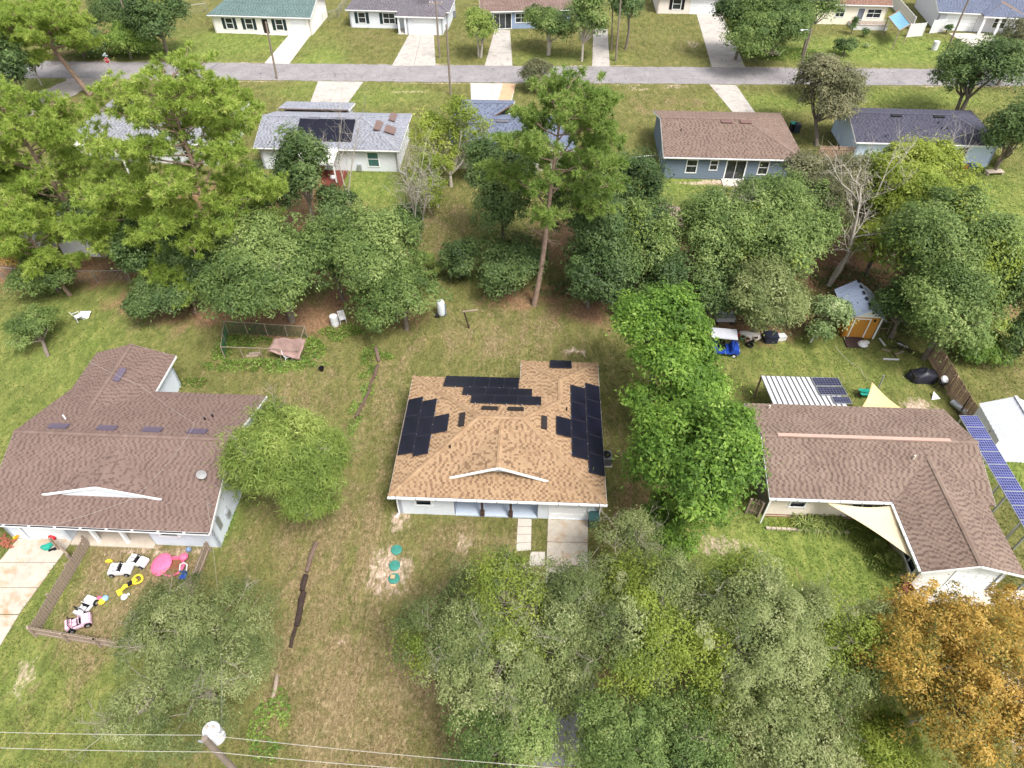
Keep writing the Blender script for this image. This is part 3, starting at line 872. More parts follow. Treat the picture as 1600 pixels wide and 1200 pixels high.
# back slope left of the wing ridge
d = roof(H2, [[(um, vv - 2.87, zw), (L2, vv - 2.87, zw), (L2, 5.35, zr), (um, 5.35, zr)], [(L2 + .002, vv, E0), (L2, vv, E0), (L2, vv - 2.87, zw), (um, vv - 2.87, zw)]], SH2, seed=16, dark=.5)
gable_planes(H2, -10.3, -6.77, -3.24, 1.7, E0 + s * 1.7 + .02, 4.12, (4.12 - E0) / s, SH2, 19, WALLW)
gable_end(H2, [(-9.2, 1.72, E0 + s * 1.72), (-4.34, 1.72, E0 + s * 1.72), (-6.77, 1.72, 4.0)], WALLW, (0, .1, 0))
WL2 = M('pale_blue_stucco', (208, 216, 226), .85, .05, 5, bump=.01)
og = [(1.0, 3.4, .02, 2.15)]
w = Wall(H2, (-13.1, .6), (-9.4, .6), 2.5, WL2, og); w.garage(*og[0])
op = [(.75, 1.75, 1.1, 1.95)]
w = Wall(H2, (-4.3, .6), (-.35, .6), 2.5, WL2, op); w.window(*op[0], trim=.12)
Wall(H2, (-.35, .6), (-.35, 10.3), 2.5, WL2); Wall(H2, (-.35, 10.3), (-8.0, 10.3), 2.5, WL2); Wall(H2, (-8.0, 10.3), (-8.0, 13.9), 2.5, WL2); Wall(H2, (-8, 13.9), (-13.1, 13.9), 2.5, WL2); Wall(H2, (-13.1, 13.9), (-13.1, .6), 2.5, WL2)
gable_end(H2, [(-.35, .3, 2.5), (-.35, 10.4, 2.5), (-.35, 5.35, zr - .12)], WL2, (-.15, 0, 0))
gable_end(H2, [(-13.0, 13.9, 2.5), (-8.1, 13.9, 2.5), (um, 13.9, zw - .12)], WL2, (0, -.15, 0))
gable_end(H2, [(-13.1, .3, 2.5), (-13.1, 10.4, 2.5), (-13.1, 5.35, zr - .12)], WL2, (.15, 0, 0))
PT = M('patio_slab', (188, 176, 162), .9, .12, 4)
MB().box(-9.38, -4.32, .3, 2.9, 0, .1).build('porch_floor', PT, H2)
wq = Wall(H2, (-9.4, 2.9), (-4.3, 2.9), 2.5, WL2, [(.5, 1.4, .1, 2.1)]); wq.door(.5, 1.4, .1, 2.1, M('door_grey', (120, 124, 128), .5))
Wall(H2, (-9.4, .6), (-9.4, 2.9), 2.5, WL2, t=.03); Wall(H2, (-4.3, 2.9), (-4.3, .6), 2.5, WL2, t=.03)
for u in (-7.75, -5.95):
    MB().box(u - .09, u + .09, .52, .7, .1, 2.44).build('porch_post', WHITE, H2)
MB().box(-9.4, -4.3, .5, .72, 2.34, 2.52).build('porch_beam', WHITE, H2)
gut = MB().box(L2 - .05, .05, -.16, -.04, 2.5, 2.6).build('gutter', WHITE, H2)
m = MB()
for q in range(9):
    m.box(L2 + .1 + q * 1.5, L2 + 1.45 + q * 1.5, -.145, -.055, 2.6, 2.615)
m.build('gutter_guard', DARKM, gut)['kind'] = 'stuff'
VM = M('vent_purple', (94, 84, 100), .5, .1, 5)
sb2 = (0, -1 / math.sqrt(1 + s * s), s / math.sqrt(1 + s * s)); k = math.sqrt(1 + s * s)
for u in (-11.1, -8.05, -5.2, -2.4):
    slope_box(H2, 'roof_vent', (0, vv, E0), (-1, 0, 0), sb2, -u - .58, -u + .58, 4.5 * k, 4.95 * k, .03, .12, VM)
slope_box(H2, 'roof_vent', (-7.68, 0, E0), (0, 1, 0), (-1 / k, 0, s / k), 10.75, 11.95, 2.2 * k, 2.6 * k, .03, .12, VM)
vent_pipe(H2, -11.3, 6.9, E0 + (vv - 6.9) * s, .35, .05, WHITE); vent_pipe(H2, -2.6, 7.4, E0 + (vv - 7.4) * s, .2, .06); vent_pipe(H2, -2.3, 7.8, E0 + (vv - 7.8) * s, .2, .06)
dsh = empty('satellite_dish', (0, 0, 0)); dsh.parent = H2
dsh.location = (-1.0, 3.0, E0 + 3.0 * s)
MB().tube([(0, 0, 0), (0, 0, .4), (0, -.12, .55)], .025, 6).build('mast', STEEL, dsh)
o = MB().lathe([(.02, 0), (.15, .015), (.28, .06), (.29, .065), (.15, .03), (.02, .012)], 14).build('dish', M('dish_grey', (150, 150, 152), .5), dsh); o.location = (0, -.14, .58); o.rotation_euler = (R(65), 0, R(20))
MB().box(-.34, -.28, 1.2, 1.6, .9, 1.9).build('meter_box', STEEL, H2); MB().box(-.34, -.2, 2.2, 2.6, .6, 1.1).build('meter_box', STEEL, H2)
m = MB().tube([(-.28, 1.4, 1.9), (-.28, 1.4, 3.4)], .03, 6); m.build('conduit', STEEL, H2)

# ---------------------------------------------------------------- the house on the right
s = .316
H3 = tag(empty('family_house', (15.23, 23.54, 0), R(-2.5)), 'cream house with brown shingle roof, long pale ridge vent and front gable wing', 'house')
SH3 = shingle_mat('shingle_brown', (134, 117, 106), (119, 101, 92), (98, 82, 76), 0.55)
zr = E0 + 3.8 * s; zw = E0 + 2.73 * s; vj = 2.73
W3 = 13.05
faces = [[(0, 0, E0), (7.14, 0, E0), (9.87, vj, zw), (9.87, 3.8, zr), (0, 3.8, zr)],
         [(12.6, 0, E0), (W3, 0, E0), (W3, 3.8, zr), (9.87, 3.8, zr), (9.87, vj, zw)],
         [(W3, 7.6, E0), (0, 7.6, E0), (0, 3.8, zr), (W3, 3.8, zr)],
         [(7.14, 0, E0), (7.14, -4.55, E0), (9.87, -4.55, zw), (9.87, vj, zw)][::-1],
         [(12.6, -4.55, E0), (12.6, 0, E0), (9.87, vj, zw), (9.87, -4.55, zw)]]
faces[3] = [(7.14, 0, E0), (7.14, -4.55, E0), (9.87, -4.55, zw), (9.87, vj, zw)]
roof(H3, faces, SH3, seed=25, dark=.55,
     ridges=[((0, 3.8, zr), (W3, 3.8, zr)), ((9.87, -4.55, zw), (9.87, vj, zw))],
     eaves=[((0, -.02, E0), (7.14, -.02, E0)), ((7.12, 0, E0), (7.12, -4.55, E0)), ((7.12, -4.57, E0), (9.87, -4.57, zw)), ((9.87, -4.57, zw), (12.62, -4.57, E0)), ((12.62, -4.55, E0), (12.62, 0, E0)), ((W3 + .02, 0, E0), (W3 + .02, 3.8, zr)), ((W3 + .02, 3.8, zr), (W3 + .02, 7.6, E0)),
            ((W3, 7.62, E0), (0, 7.62, E0)), ((-.02, 7.6, E0), (-.02, 3.8, zr)), ((-.02, 3.8, zr), (-.02, 0, E0))])
MB().box(.95, 11.4, 3.68, 3.92, zr + .06, zr + .12).build('ridge_vent', M('ridge_vent_pink', (176, 146, 134), .6, .08, 4), H3)
WL3 = M('cream_siding', (214, 204, 190), .8, .06, 5)
op = [(1.25, 2.1, 1.15, 1.95), (4.9, 6.9, 1.1, 2.0)]
w = Wall(H3, (.4, .45), (7.55, .45), 2.5, WL3, op); w.window(*op[0], trim=.1); w.window(*op[1], mull=3, frame=WHITE)
w.lap_siding(WL3, 2.45, .2, [(a - .12, b + .12, c - .12, d_ + .12) for a, b, c, d_ in op])
ow = [(1.2, 2.0, .1, 2.1), (2.6, 4.2, 1.0, 2.0)]
w = Wall(H3, (7.55, .45), (7.55, -4.1), 2.5, WL3, ow); w.door(1.2, 2.0, .1, 2.1, M('door_cream', (190, 182, 170), .5)); w.window(2.6, 4.2, 1., 2., mull=2)
og = [(1.9, 4.4, .02, 2.15)]
w = Wall(H3, (7.55, -4.1), (12.2, -4.1), 2.5, M('white_gable', (226, 226, 224), .8, .05, 4), og); w.garage(*og[0])
Wall(H3, (12.2, -4.1), (12.2, .45), 2.5, WL3); Wall(H3, (12.2, .45), (12.7, .45), 2.5, WL3); Wall(H3, (12.7, .45), (12.7, 7.2), 2.5, WL3); Wall(H3, (12.7, 7.2), (.4, 7.2), 2.5, WL3)
w = Wall(H3, (.4, 7.2), (.4, .45), 2.5, M('grey_siding', (120, 114, 104), .8, .08, 4))
gable_end(H3, [(7.6, -4.1, 2.5), (12.15, -4.1, 2.5), (9.87, -4.1, zw - .12)], WALLW, (0, .15, 0))
gable_end(H3, [(.4, .3, 2.5), (.4, 7.3, 2.5), (.4, 3.8, zr - .12)], M('grey_siding'), (.15, 0, 0))
gable_end(H3, [(12.7, .3, 2.5), (12.7, 7.3, 2.5), (12.7, 3.8, zr - .12)], WL3, (-.15, 0, 0))
gut = MB().box(-.05, 7.0, -.16, -.04, 2.5, 2.6).build('gutter', WHITE, H3)
MB().box(6.98, 7.1, -4.5, -.18, 2.5, 2.6).build('gutter', WHITE, H3)
m = MB()
for q in range(6):
    m.box(.3 + q * 1.25, .36 + q * 1.25, -.18, -.03, 2.49, 2.62)
for q in range(5):
    m.box(6.965, 7.115, -.6 - q * .9, -.54 - q * .9, 2.49, 2.62)
m.build('hanger', STEEL, gut)['kind'] = 'stuff'
MB().bar((.05, -.1, 2.5), (.05, -.1, .1), .08, .08).build('downspout', WHITE, H3)
vent_pipe(H3, 1.4, 7.0, E0 + .6 * s, .3, .06, WL3); vent_pipe(H3, 8.9, 2.6, E0 + 2.6 * s, .35, .06, WL3)
MB().box(.42, 7.5, .43, .452, .0, .35).build('brick_skirt', M('brick_red', (150, 92, 72), .9, .2, 12), H3)

# ---------------------------------------------------------------- houses further away
def simple_house(label, p, q, depth, wallmat, shmat, left='gable', right='hip', openings=(), s=.33, eave=2.6, ov=.4, fasc=WHITE, seed=1, tab=(.18, .24), course=.17, back=(), side=None, siding=None, fmats=None, dark=.42):
    """p, q: near eave corners in plan; openings along the near wall (kind, s0, s1, z0, z1)"""
    ang = math.atan2(q[1] - p[1], q[0] - p[0]); W = math.hypot(q[0] - p[0], q[1] - p[1]); D = depth
    Hh = tag(empty('family_house', (p[0], p[1], 0), ang), label, 'house')
    zr = eave + D / 2 * s
    hl = D / 2 if left == 'hip' else 0; hr = D / 2 if right == 'hip' else 0
    a, b, c, d = (0, 0, eave), (W, 0, eave), (W, D, eave), (0, D, eave); r0, r1 = (hl, D / 2, zr), (W - hr, D / 2, zr)
    fs = [[a, b, r1, r0], [c, d, r0, r1]]
    rd = [(r0, r1)]; ev = [((0, -.02, eave), (W, -.02, eave)), ((W, D + .02, eave), (0, D + .02, eave))]
    if hr:
        fs.append([b, c, r1]); rd += [(b, r1), (c, r1)]; ev.append(((W + .02, 0, eave), (W + .02, D, eave)))
    else:
        ev += [((W + .02, 0, eave), (W + .02, D / 2, zr)), ((W + .02, D / 2, zr), (W + .02, D, eave))]
    if hl:
        fs.append([d, a, r0]); rd += [(a, r0), (d, r0)]; ev.append(((-.02, D, eave), (-.02, 0, eave)))
    else:
        ev += [((-.02, 0, eave), (-.02, D / 2, zr)), ((-.02, D / 2, zr), (-.02, D, eave))]
    roof(Hh, fs, shmat, rd, ev, fasc, course, tab, seed=seed, dark=dark)
    h = eave - .1
    holes = [(o[1], o[2], o[3], o[4]) for o in openings]
    w = Wall(Hh, (ov, ov), (W - ov, ov), h, wallmat, holes)
    for o in openings:
        kw = o[5] if len(o) > 5 else {}
        getattr(w, o[0])(*o[1:5], **kw)
    if siding:
        w.lap_siding(siding, h, .2, [(x0 - .1, x1 + .1, z0 - .1, z1 + .1) for x0, x1, z0, z1 in holes])
    wr = Wall(Hh, (W - ov, ov), (W - ov, D - ov), h, wallmat); Wall(Hh, (W - ov, D - ov), (ov, D - ov), h, wallmat); wL = Wall(Hh, (ov, D - ov), (ov, ov), h, wallmat)
    if not hr:
        gable_end(Hh, [(W - ov, .2, h), (W - ov, D - .2, h), (W - ov, D / 2, zr - .12)], wallmat, (-.15, 0, 0))
    if not hl:
        gable_end(Hh, [(ov, .2, h), (ov, D - .2, h), (ov, D / 2, zr - .12)], wallmat, (.15, 0, 0))
    MB().box(0, W, -.13, -.04, eave - .1, eave - .01).build('gutter', fasc, Hh)
    return Hh, W, D, zr, wL, wr
def onf(Hh, name, u, v, z, w, d, h, mat, s=.33, flip=1):
    k = math.sqrt(1 + s * s)
    return slope_box(Hh, name, (0, 0, 2.6), (1, 0, 0), (0, 1 / k, s / k), u, u + w, v * k, v * k + d, .03, h, mat)

SHB = shingle_mat('shingle_taupe', (130, 112, 102), (114, 96, 88), (94, 79, 72), .2)
GREYS = M('slate_siding', (108, 122, 138), .8, .06, 5)
Hg, W, D, zr, wL, wr = simple_house('slate grey house with brown shingle roof and sliding glass door', (15.51, 65.56), (29.76, 64.88), 11.0, GREYS, SHB, 'gable', 'hip',
    [('window', 2.2, 3.2, .75, 2.1), ('window', 4.6, 5.3, 1.1, 2.1), ('window', 6.3, 8.2, .14, 2.15, dict(mull=2, rail=False, trim=.12)), ('window', 9.6, 10.5, .75, 2.1)], siding=GREYS, seed=31, s=.3)
for u in (6.3, 8.3):
    onf(Hg, 'roof_vent', u, 4.8, 0, 1.2, .45, .16, M('vent_rust', (108, 84, 80), .6), .3)
vent_pipe(Hg, 2.0, 3.6, 2.6 + 3.6 * .3)
wL.door(6.6, 7.6, .1, 2.1, M('door_navy', (52, 62, 90), .5))
m = MB().box(6.4, 8.4, -1.0, .38, 0, .12).build('door_step', CONC, Hg)

SHD = shingle_mat('shingle_charcoal', (84, 84, 98), (70, 70, 82), (54, 54, 66), .2)
LBL = M('pale_blue_wall', (196, 212, 232), .8, .05, 5)
Hb, W, D, zr, wL, wr = simple_house('pale blue house with charcoal shingle roof beyond the leafy trees', (36.35, 68.81), (51.59, 67.94), 8.6, LBL, SHD, 'gable', 'hip',
    [('window', 3.6, 6.0, .3, 2.1, dict(mull=2, rail=False)), ('window', 6.3, 7.0, .8, 2.1), ('window', 10.6, 11.6, .7, 2.1)], seed=33, s=.3)
for u in (4.4, 8.9):
    onf(Hb, 'roof_vent', u, 3.75, 0, 1.1, .35, .14, BLACK, .3)
for u, v in ((9.2, 3.0), (9.3, 2.2), (9.9, 2.2), (3.2, .8)):
    vent_pipe(Hb, u, v, 2.6 + v * .3, .25)

SHG = shingle_mat('shingle_lightgrey', (146, 149, 158), (130, 133, 143), (110, 112, 122), .3)
WH = M('white_siding', (214, 218, 224), .8, .04, 5)
Hs, W, D, zr, wL, wr = simple_house('white house with pale grey roof, dark solar field and covered rear deck', (-27.0, 67.6), (-11.7, 66.9), 8.8, WH, SHG, 'gable', 'hip',
    [('window', 11.4, 12.5, .6, 2.1, dict(pane=M('teal_glass', (72, 112, 108), .15, .15, 3)))], seed=35)
solar(Hs, (0, 0, 2.6), (1, 0, 0), (0, .95, .313), 4.2, 10.2, 1.0, 3.1, 4, 1, lift=.1); solar(Hs, (0, 0, 2.6), (1, 0, 0), (0, .95, .313), 4.2, 10.2, 3.12, 4.2, 4, 1, lift=.1)
TH = M('thermal_panel', (112, 92, 86), .4, .1, 4)
W_ = W
for a0, b0, wd, hg in ((2.6, 1.0, 1.5, 1.1), (2.4, 2.5, 2.0, .7), (5.4, 1.4, 1.8, .7)):
    p = slope_box(Hs, 'solar_collector', (W_, 0, 2.6), (0, 1, 0), (-.95, 0, .313), a0, a0 + wd, b0, b0 + hg, .12, .24, TH)
for u in (5.2, 8.0):
    onf(Hs, 'roof_vent', u, 3.9, 0, 1.1, .35, .14, M('vent_grey', (96, 96, 104), .6), .33)
rt_ = roof(Hs, [[(8.3, 11.4, 2.6), (.3, 11.4, 2.6), (.3, 8.4, 3.1), (8.3, 8.4, 3.1)]], SHG, (), [((.3, 11.42, 2.6), (8.3, 11.42, 2.6)), ((8.32, 8.4, 3.1), (8.32, 11.4, 2.6)), ((.28, 8.4, 3.1), (.28, 11.4, 2.6))], WHITE, .17, (.18, .24), seed=37)
Wall(Hs, (8.0, 8.4), (8.0, 11.1), 2.45, WH); Wall(Hs, (8.0, 11.1), (.6, 11.1), 2.45, WH); Wall(Hs, (.6, 11.1), (.6, 8.4), 2.45, WH)
def patio_cover(Hh, u0, u1, v0, v1, zh, zl, mat, post, deckmat, ribs=True, name='patio_roof'):
    m = MB()
    n = int((u1 - u0) / .3)
    for i in range(n):
        a = u0 + (u1 - u0) * i / n; b = u0 + (u1 - u0) * (i + 1) / n; c = a + (b - a) * .3
        m.add([(a, v0, zl + .06), (c, v0, zl + .06), (c, v1, zh + .06), (a, v1, zh + .06)], [(0, 1, 2, 3)])
        m.add([(c, v0, zl + .06), (c + .03, v0, zl), (c + .03, v1, zh), (c, v1, zh + .06)], [(0, 1, 2, 3)])
        m.add([(c + .03, v0, zl), (b - .03, v0, zl), (b - .03, v1, zh), (c + .03, v1, zh)], [(0, 1, 2, 3)])
        m.add([(b - .03, v0, zl), (b, v0, zl + .06), (b, v1, zh + .06), (b - .03, v1, zh)], [(0, 1, 2, 3)])
    r = m.build(name, mat, Hh)
    MB().box(u0, u1, v0 + .02, v0 + .1, zl - .16, zl - .01).build('beam', post, Hh)
    for u in (u0 + .08, u1 - .08):
        MB().box(u - .06, u + .06, v0 + .05, v0 + .17, .1, zl - .16).build('post', post, Hh)
    if deckmat:
        k = int((v1 - v0 + .4) / .16)
        dk = MB().box(u0 - .2, u1 + .5, v0 - .4, v1 - .02, 0, .1).build('deck', deckmat, Hh)
        for i in range(k):
            MB().box(u0 - .2, u1 + .5, v0 - .4 + i * .16 + .006, v0 - .4 + (i + 1) * .16 - .006, .1, .13).build('plank', deckmat, dk)
    return r
MET = M('white_metal_roof', (214, 212, 208), .5, .08, 3, dirt=((140, 132, 122), .35))
patio_cover(Hs, 5.0, 9.0, -2.6, .2, 2.62, 2.3, MET, WHITE, M('deck_red', (112, 60, 50), .8, .15, 6))
m = MB().box(5.9, 7.3, -1.4, -.5, .82, .88)
for u, v in ((6.0, -1.3), (7.2, -1.3), (6.0, -.6), (7.2, -.6)):
    m.box(u - .03, u + .03, v - .03, v + .03, .13, .82)
t = m.build('patio_table', M('table_pine', (178, 120, 70), .6), None); t.location = Hs.location; t.rotation_euler = Hs.rotation_euler; tag(t, 'wooden table under the white patio roof on the red deck', 'table')
m = MB().lathe([(.26, 0), (.3, .12), (.24, .3), (.1, .36)], 14); t = m.build('pouf', WPL, None, smooth=True); t.location = Hs.matrix_basis @ Vector((8.3, -1.6, .14)); tag(t, 'round white pouf on the red deck', 'pouf')
m = MB().box(10.6, 11.0, .1, .38, .1, .8).build('meter_box', STEEL, Hs)
MB().bar((W - .2, .0, 2.5), (W - .3, .35, .15), .08, .08).bar((W - .3, .35, .12), (W + .5, -.3, .08), .08, .08).build('downspout', WHITE, Hs)

SHN = shingle_mat('shingle_slateblue', (112, 120, 140), (96, 104, 124), (78, 84, 102), .2)
Hd, W, D, zr, wL, wr = simple_house('house with slate blue shingle roof half behind the tall pine', (-6.7, 67.6), (6.6, 67.0), 8.2, M('beige_wall', (190, 182, 168), .8, .06, 5), SHN, 'gable', 'hip',
    [('window', 1.7, 2.6, .6, 2.1), ('window', 8.0, 9.2, .8, 2.1)], seed=39)
roof(Hd, [[(6.5, 11.9, 2.62), (-.1, 11.9, 2.62), (-.1, 8.3, 3.82), (6.5, 8.3, 3.82)], [(-.1, 4.0, 2.7), (2.2, 4.0, 2.7), (6.5, 8.3, 3.82), (-.1, 8.3, 3.82)]], SHN, [((-.1, 8.3, 3.84), (6.5, 8.3, 3.84))], [((-.12, 3, 2.6), (-.12, 8.3, 3.82)), ((-.12, 8.3, 3.82), (-.12, 11.9, 2.62)), ((6.52, 8.3, 3.82), (6.52, 11.9, 2.62)), ((-.1, 11.92, 2.62), (6.5, 11.92, 2.62))], WHITE, .22, (.2, .5), seed=41)
Wall(Hd, (6.1, 7.8), (6.1, 11.5), 2.45, WH); Wall(Hd, (6.1, 11.5), (.3, 11.5), 2.45, WH); Wall(Hd, (.3, 11.5), (.3, 7.8), 2.45, WH)
onf(Hd, 'roof_vent', 4.9, 3.5, 0, 1.3, .35, .14, M('vent_grey'), .33)
for u, v in ((2.6, 7.6), (1.4, 6.0), (2.3, 6.6)):
    vent_pipe(Hd, u, v, 3.3, .3)
patio_cover(Hd, 3.2, 7.2, -2.4, .2, 2.62, 2.35, MET, M('post_dark', (80, 72, 66), .7), None)
MB().box(3.3, 7.1, -2.2, -2.1, .1, 2.2).build('screen', M('screen_dark', (40, 38, 38), .8), Hd)

Hl, W, D, zr, wL, wr = simple_house('white house with grey shingle roof glimpsed through the left pines', (-47.5, 69.8), (-31.5, 68.2), 10.6, WH, shingle_mat('shingle_grey', (150, 152, 158), (130, 132, 138), (108, 108, 116), .3), 'hip', 'hip',
    [('window', 3.0, 4.2, .8, 2.1), ('window', 7.0, 8.4, .8, 2.1), ('window', 12.0, 13.0, .8, 2.1)], seed=43)
patio_cover(Hl, 1.5, 7.5, -2.8, .2, 2.62, 2.35, MET, WHITE, None)

SHT = shingle_mat('shingle_green', (108, 130, 128), (92, 112, 112), (74, 92, 94), .25)
SHUT = M('shutter_green', (40, 56, 58), .6, .1, 6)
Ht, W, D, zr, wL, wr = simple_house('white house with green shingle roof and dark green shutters', (-44.9, 109.2), (-29.4, 107.9), 9.4, M('white_paint', (236, 232, 226), .8, .04, 5), SHT, 'hip', 'gable',
    [('window', 2.0, 3.0, .7, 2.1, dict(shutters=SHUT)), ('window', 5.0, 6.0, .7, 2.1, dict(shutters=SHUT)), ('door', 7.5, 8.4, .1, 2.15, dict(mat=M('door_black', (46, 36, 34), .5))), ('window', 9.6, 10.6, .7, 2.1, dict(shutters=SHUT)), ('garage', 11.9, 14.1, .02, 2.15)], seed=45)
SHK = shingle_mat('shingle_darkgrey', (118, 114, 120), (100, 96, 104), (82, 78, 86), .3)
Hw, W, D, zr, wL, wr = simple_house('white house with dark grey hip roof and front garage across the road', (-25.0, 111.6), (-9.3, 110.4), 9.0, WH, SHK, 'hip', 'hip',
    [('window', 1.4, 2.4, .7, 2.1, dict(shutters=SHUT)), ('window', 5.2, 6.9, .7, 2.1, dict(shutters=SHUT, mull=2))], seed=47)
k3 = 2.75 * .33
roof(Hw, [[(8.0, -2.3, 2.62), (15.3, -2.3, 2.62), (12.55, .45, 2.62 + k3), (10.75, .45, 2.62 + k3)], [(8.0, 4, 2.62), (8.0, -2.3, 2.62), (10.75, .45, 2.62 + k3), (10.75, 4, 2.62 + k3)], [(15.3, -2.3, 2.62), (15.3, 4, 2.62), (12.55, 4, 2.62 + k3), (12.55, .45, 2.62 + k3)], [(10.75, .45, 2.62 + k3), (12.55, .45, 2.62 + k3), (12.55, 4, 2.62 + k3), (10.75, 4, 2.62 + k3)]], SHK, (), [((8.0, -2.32, 2.62), (15.3, -2.32, 2.62))], WHITE, .17, (.18, .24), seed=48)
w = Wall(Hw, (9.6, -1.9), (14.9, -1.9), 2.5, WH, [(1.0, 4.4, .02, 2.15)]); w.garage(1.0, 4.4, .02, 2.15)
Wall(Hw, (14.9, -1.9), (14.9, .4), 2.5, WH); Wall(Hw, (9.6, .4), (9.6, -1.9), 2.5, WH)
for u in (8.4, 9.4):
    MB().box(u - .12, u + .12, -2.1, -1.86, .1, 2.5).build('porch_post', WHITE, Hw)
MB().box(8.1, 9.6, -2.1, .4, 0, .1).build('porch_floor', CONC, Hw)
BLW = M('blue_wall', (140, 156, 184), .8, .05, 5)
RUST = shingle_mat('rusty_roof', (142, 122, 114), (126, 104, 98), (108, 86, 82), .5)
Hu, W, D, zr, wL, wr = simple_house('blue house with faded rusty roof and black framed porch doors', (-4.7, 110.6), (9.4, 111.6), 8.6, BLW, RUST, 'gable', 'gable',
    [('window', 1.6, 4.2, .1, 2.15, dict(mull=3, rail=False, frame=WHITE)), ('window', 4.9, 8.2, .9, 2.1, dict(mull=4))], s=.2, seed=49)
Hm, W, D, zr, wL, wr = simple_house('off white house with black shutters and garage behind the top trees', (22.6, 118.0), (38.0, 117.2), 9.0, M('offwhite_wall', (222, 212, 204), .8, .04, 5), SHB, 'gable', 'gable',
    [('window', 2.4, 3.6, .7, 2.1, dict(shutters=BLACK)), ('garage', 5.2, 9.6, .02, 2.15)], seed=51)
Hc, W, D, zr, wL, wr = simple_house('cream cottage with rust brown roof and raised front deck', (46.0, 113.2), (57.2, 112.4), 8.0, M('cream_paint', (232, 224, 206), .8, .04, 5), shingle_mat('shingle_rust', (146, 116, 102), (128, 99, 87), (108, 82, 73), .3), 'gable', 'gable',
    [('window', 3.0, 4.2, 1.1, 2.2, dict(mull=2)), ('door', 6.2, 7.1, .5, 2.3, dict(mat=M('door_slate', (120, 124, 136), .5))), ('window', 7.6, 9.6, 1.1, 2.2, dict(mull=2))], eave=2.9, seed=53)
dk = MB().box(5.6, 10.8, -1.9, .38, 0, .55).build('deck', WPL, Hc)
for i in range(13):
    MB().box(5.6 + i * .4 + .01, 5.6 + (i + 1) * .4 - .01, -1.9, .36, .55, .59).build('plank', WOODG, dk)
m = MB().box(5.6, 10.8, -1.9, -1.84, 1.4, 1.46); m.box(5.6, 10.8, -1.9, -1.84, .75, .79)
for i in range(27):
    m.box(5.6 + i * .2, 5.63 + i * .2, -1.89, -1.86, .59, 1.4)
m.build('railing', WPL, Hc)
Hr, W, D, zr, wL, wr = simple_house('pale grey house with blue grey roof and wide white garage door', (63.4, 110.6), (80.5, 108.0), 12.0, M('palegrey_wall', (206, 206, 212), .8, .04, 5), SHN, 'gable', 'hip',
    [('garage', 1.2, 5.6, .02, 2.2), ('window', 8.0, 9.6, .7, 2.1)], seed=55)
roof(Hr, [[(6.0, -1.2, 2.62), (12.0, -1.2, 2.62), (9.0, 1.8, 3.6)], [(12.0, -1.2, 2.62), (12.0, 5, 2.9), (9.0, 5, 3.9), (9.0, 1.8, 3.6)], [(6.0, 5, 2.9), (6.0, -1.2, 2.62), (9.0, 1.8, 3.6), (9.0, 5, 3.9)]], SHN, (), [((6, -1.22, 2.62), (12, -1.22, 2.62))], WHITE, .17, (.18, .24), seed=56)
for u in (6.4, 8.6, 11.6):
    MB().box(u - .15, u + .15, -1.0, -.7, 0, 2.5).build('porch_post', WHITE, Hr)

# ---------------------------------------------------------------- garden and street things
def top(mb, name, mat, label, cat, loc=(0, 0, 0), rz=0, group=None, bevel=0, smooth=False):
    o = mb.build(name, mat, None, bevel, smooth)
    o.location = (loc[0], loc[1], loc[2] if len(loc) > 2 else 0); o.rotation_euler = (0, 0, rz)
    return tag(o, label, cat, group)

def fence(label, pts, h, mat, pw=.13, gap=.03, posts=1.8, postside=1, rails=(.25, .8), lean=0.0, group=None, seed=1):
    r = random.Random(seed)
    F = tag(empty('picket_fence', (pts[0][0], pts[0][1], 0)), label, 'fence', group)
    o0 = Vector((pts[0][0], pts[0][1], 0))
    mesh = None
    for a, b in zip(pts[:-1], pts[1:]):
        a = Vector((a[0], a[1], 0)) - o0; b = Vector((b[0], b[1], 0)) - o0
        d = (b - a).normalized(); L = (b - a).length; n = Vector((d.y, -d.x, 0)) * postside; ang = math.atan2(d.y, d.x)
        k = int(L / (pw + gap))
        for i in range(k):
            p = a + d * ((i + .5) * L / k)
            if mesh is None:
                ob = MB().add([(-pw / 2, -.01, 0), (pw / 2, -.01, 0), (pw / 2, -.01, h - .05), (pw / 2 - .04, -.01, h), (-pw / 2 + .04, -.01, h), (-pw / 2, -.01, h - .05)] + [(-pw / 2, .01, 0), (pw / 2, .01, 0), (pw / 2, .01, h - .05), (pw / 2 - .04, .01, h), (-pw / 2 + .04, .01, h), (-pw / 2, .01, h - .05)],
                              [(0, 1, 2, 3, 4, 5), (11, 10, 9, 8, 7, 6)] + [((j + 1) % 6, j, 6 + j, 6 + (j + 1) % 6) for j in range(6)]).build('picket', mat, F)
                mesh = ob.data
            else:
                ob = link(bpy.data.objects.new('picket', mesh), F)
            ob.location = p + Vector((0, 0, r.uniform(-.02, .03))); ob.rotation_euler = (r.uniform(-.02, .02) + lean, r.uniform(-.015, .015), ang)
        for f in rails:
            MB().bar(a + n * .035 + Vector((0, 0, h * f)), b + n * .035 + Vector((0, 0, h * f)), .045, .09).build('rail', mat, F)
        m = max(1, round(L / posts))
        for i in range(m + 1):
            p = a + d * (L * i / m) + n * .1
            MB().box(p.x - .05, p.x + .05, p.y - .05, p.y + .05, 0, h + .03).build('post', mat, F)
    return F
fence('low wooden picket fence enclosing the toy yard beside the driveway', [(-25.3, 21.9), (-25.75, 16.35), (-22.0, 15.75), (-18.3, 15.2)], 1.0, WOODG, seed=3)
fence('short wooden fence run at the right side of the toy yard', [(-18.05, 21.5), (-18.2, 15.5)], 1.0, WOODG, seed=4, postside=-1)
fence('slanted wooden gate panel standing between driveway and porch', [(-27.0, 21.7), (-25.5, 20.6)], 1.2, WOODG, seed=5)
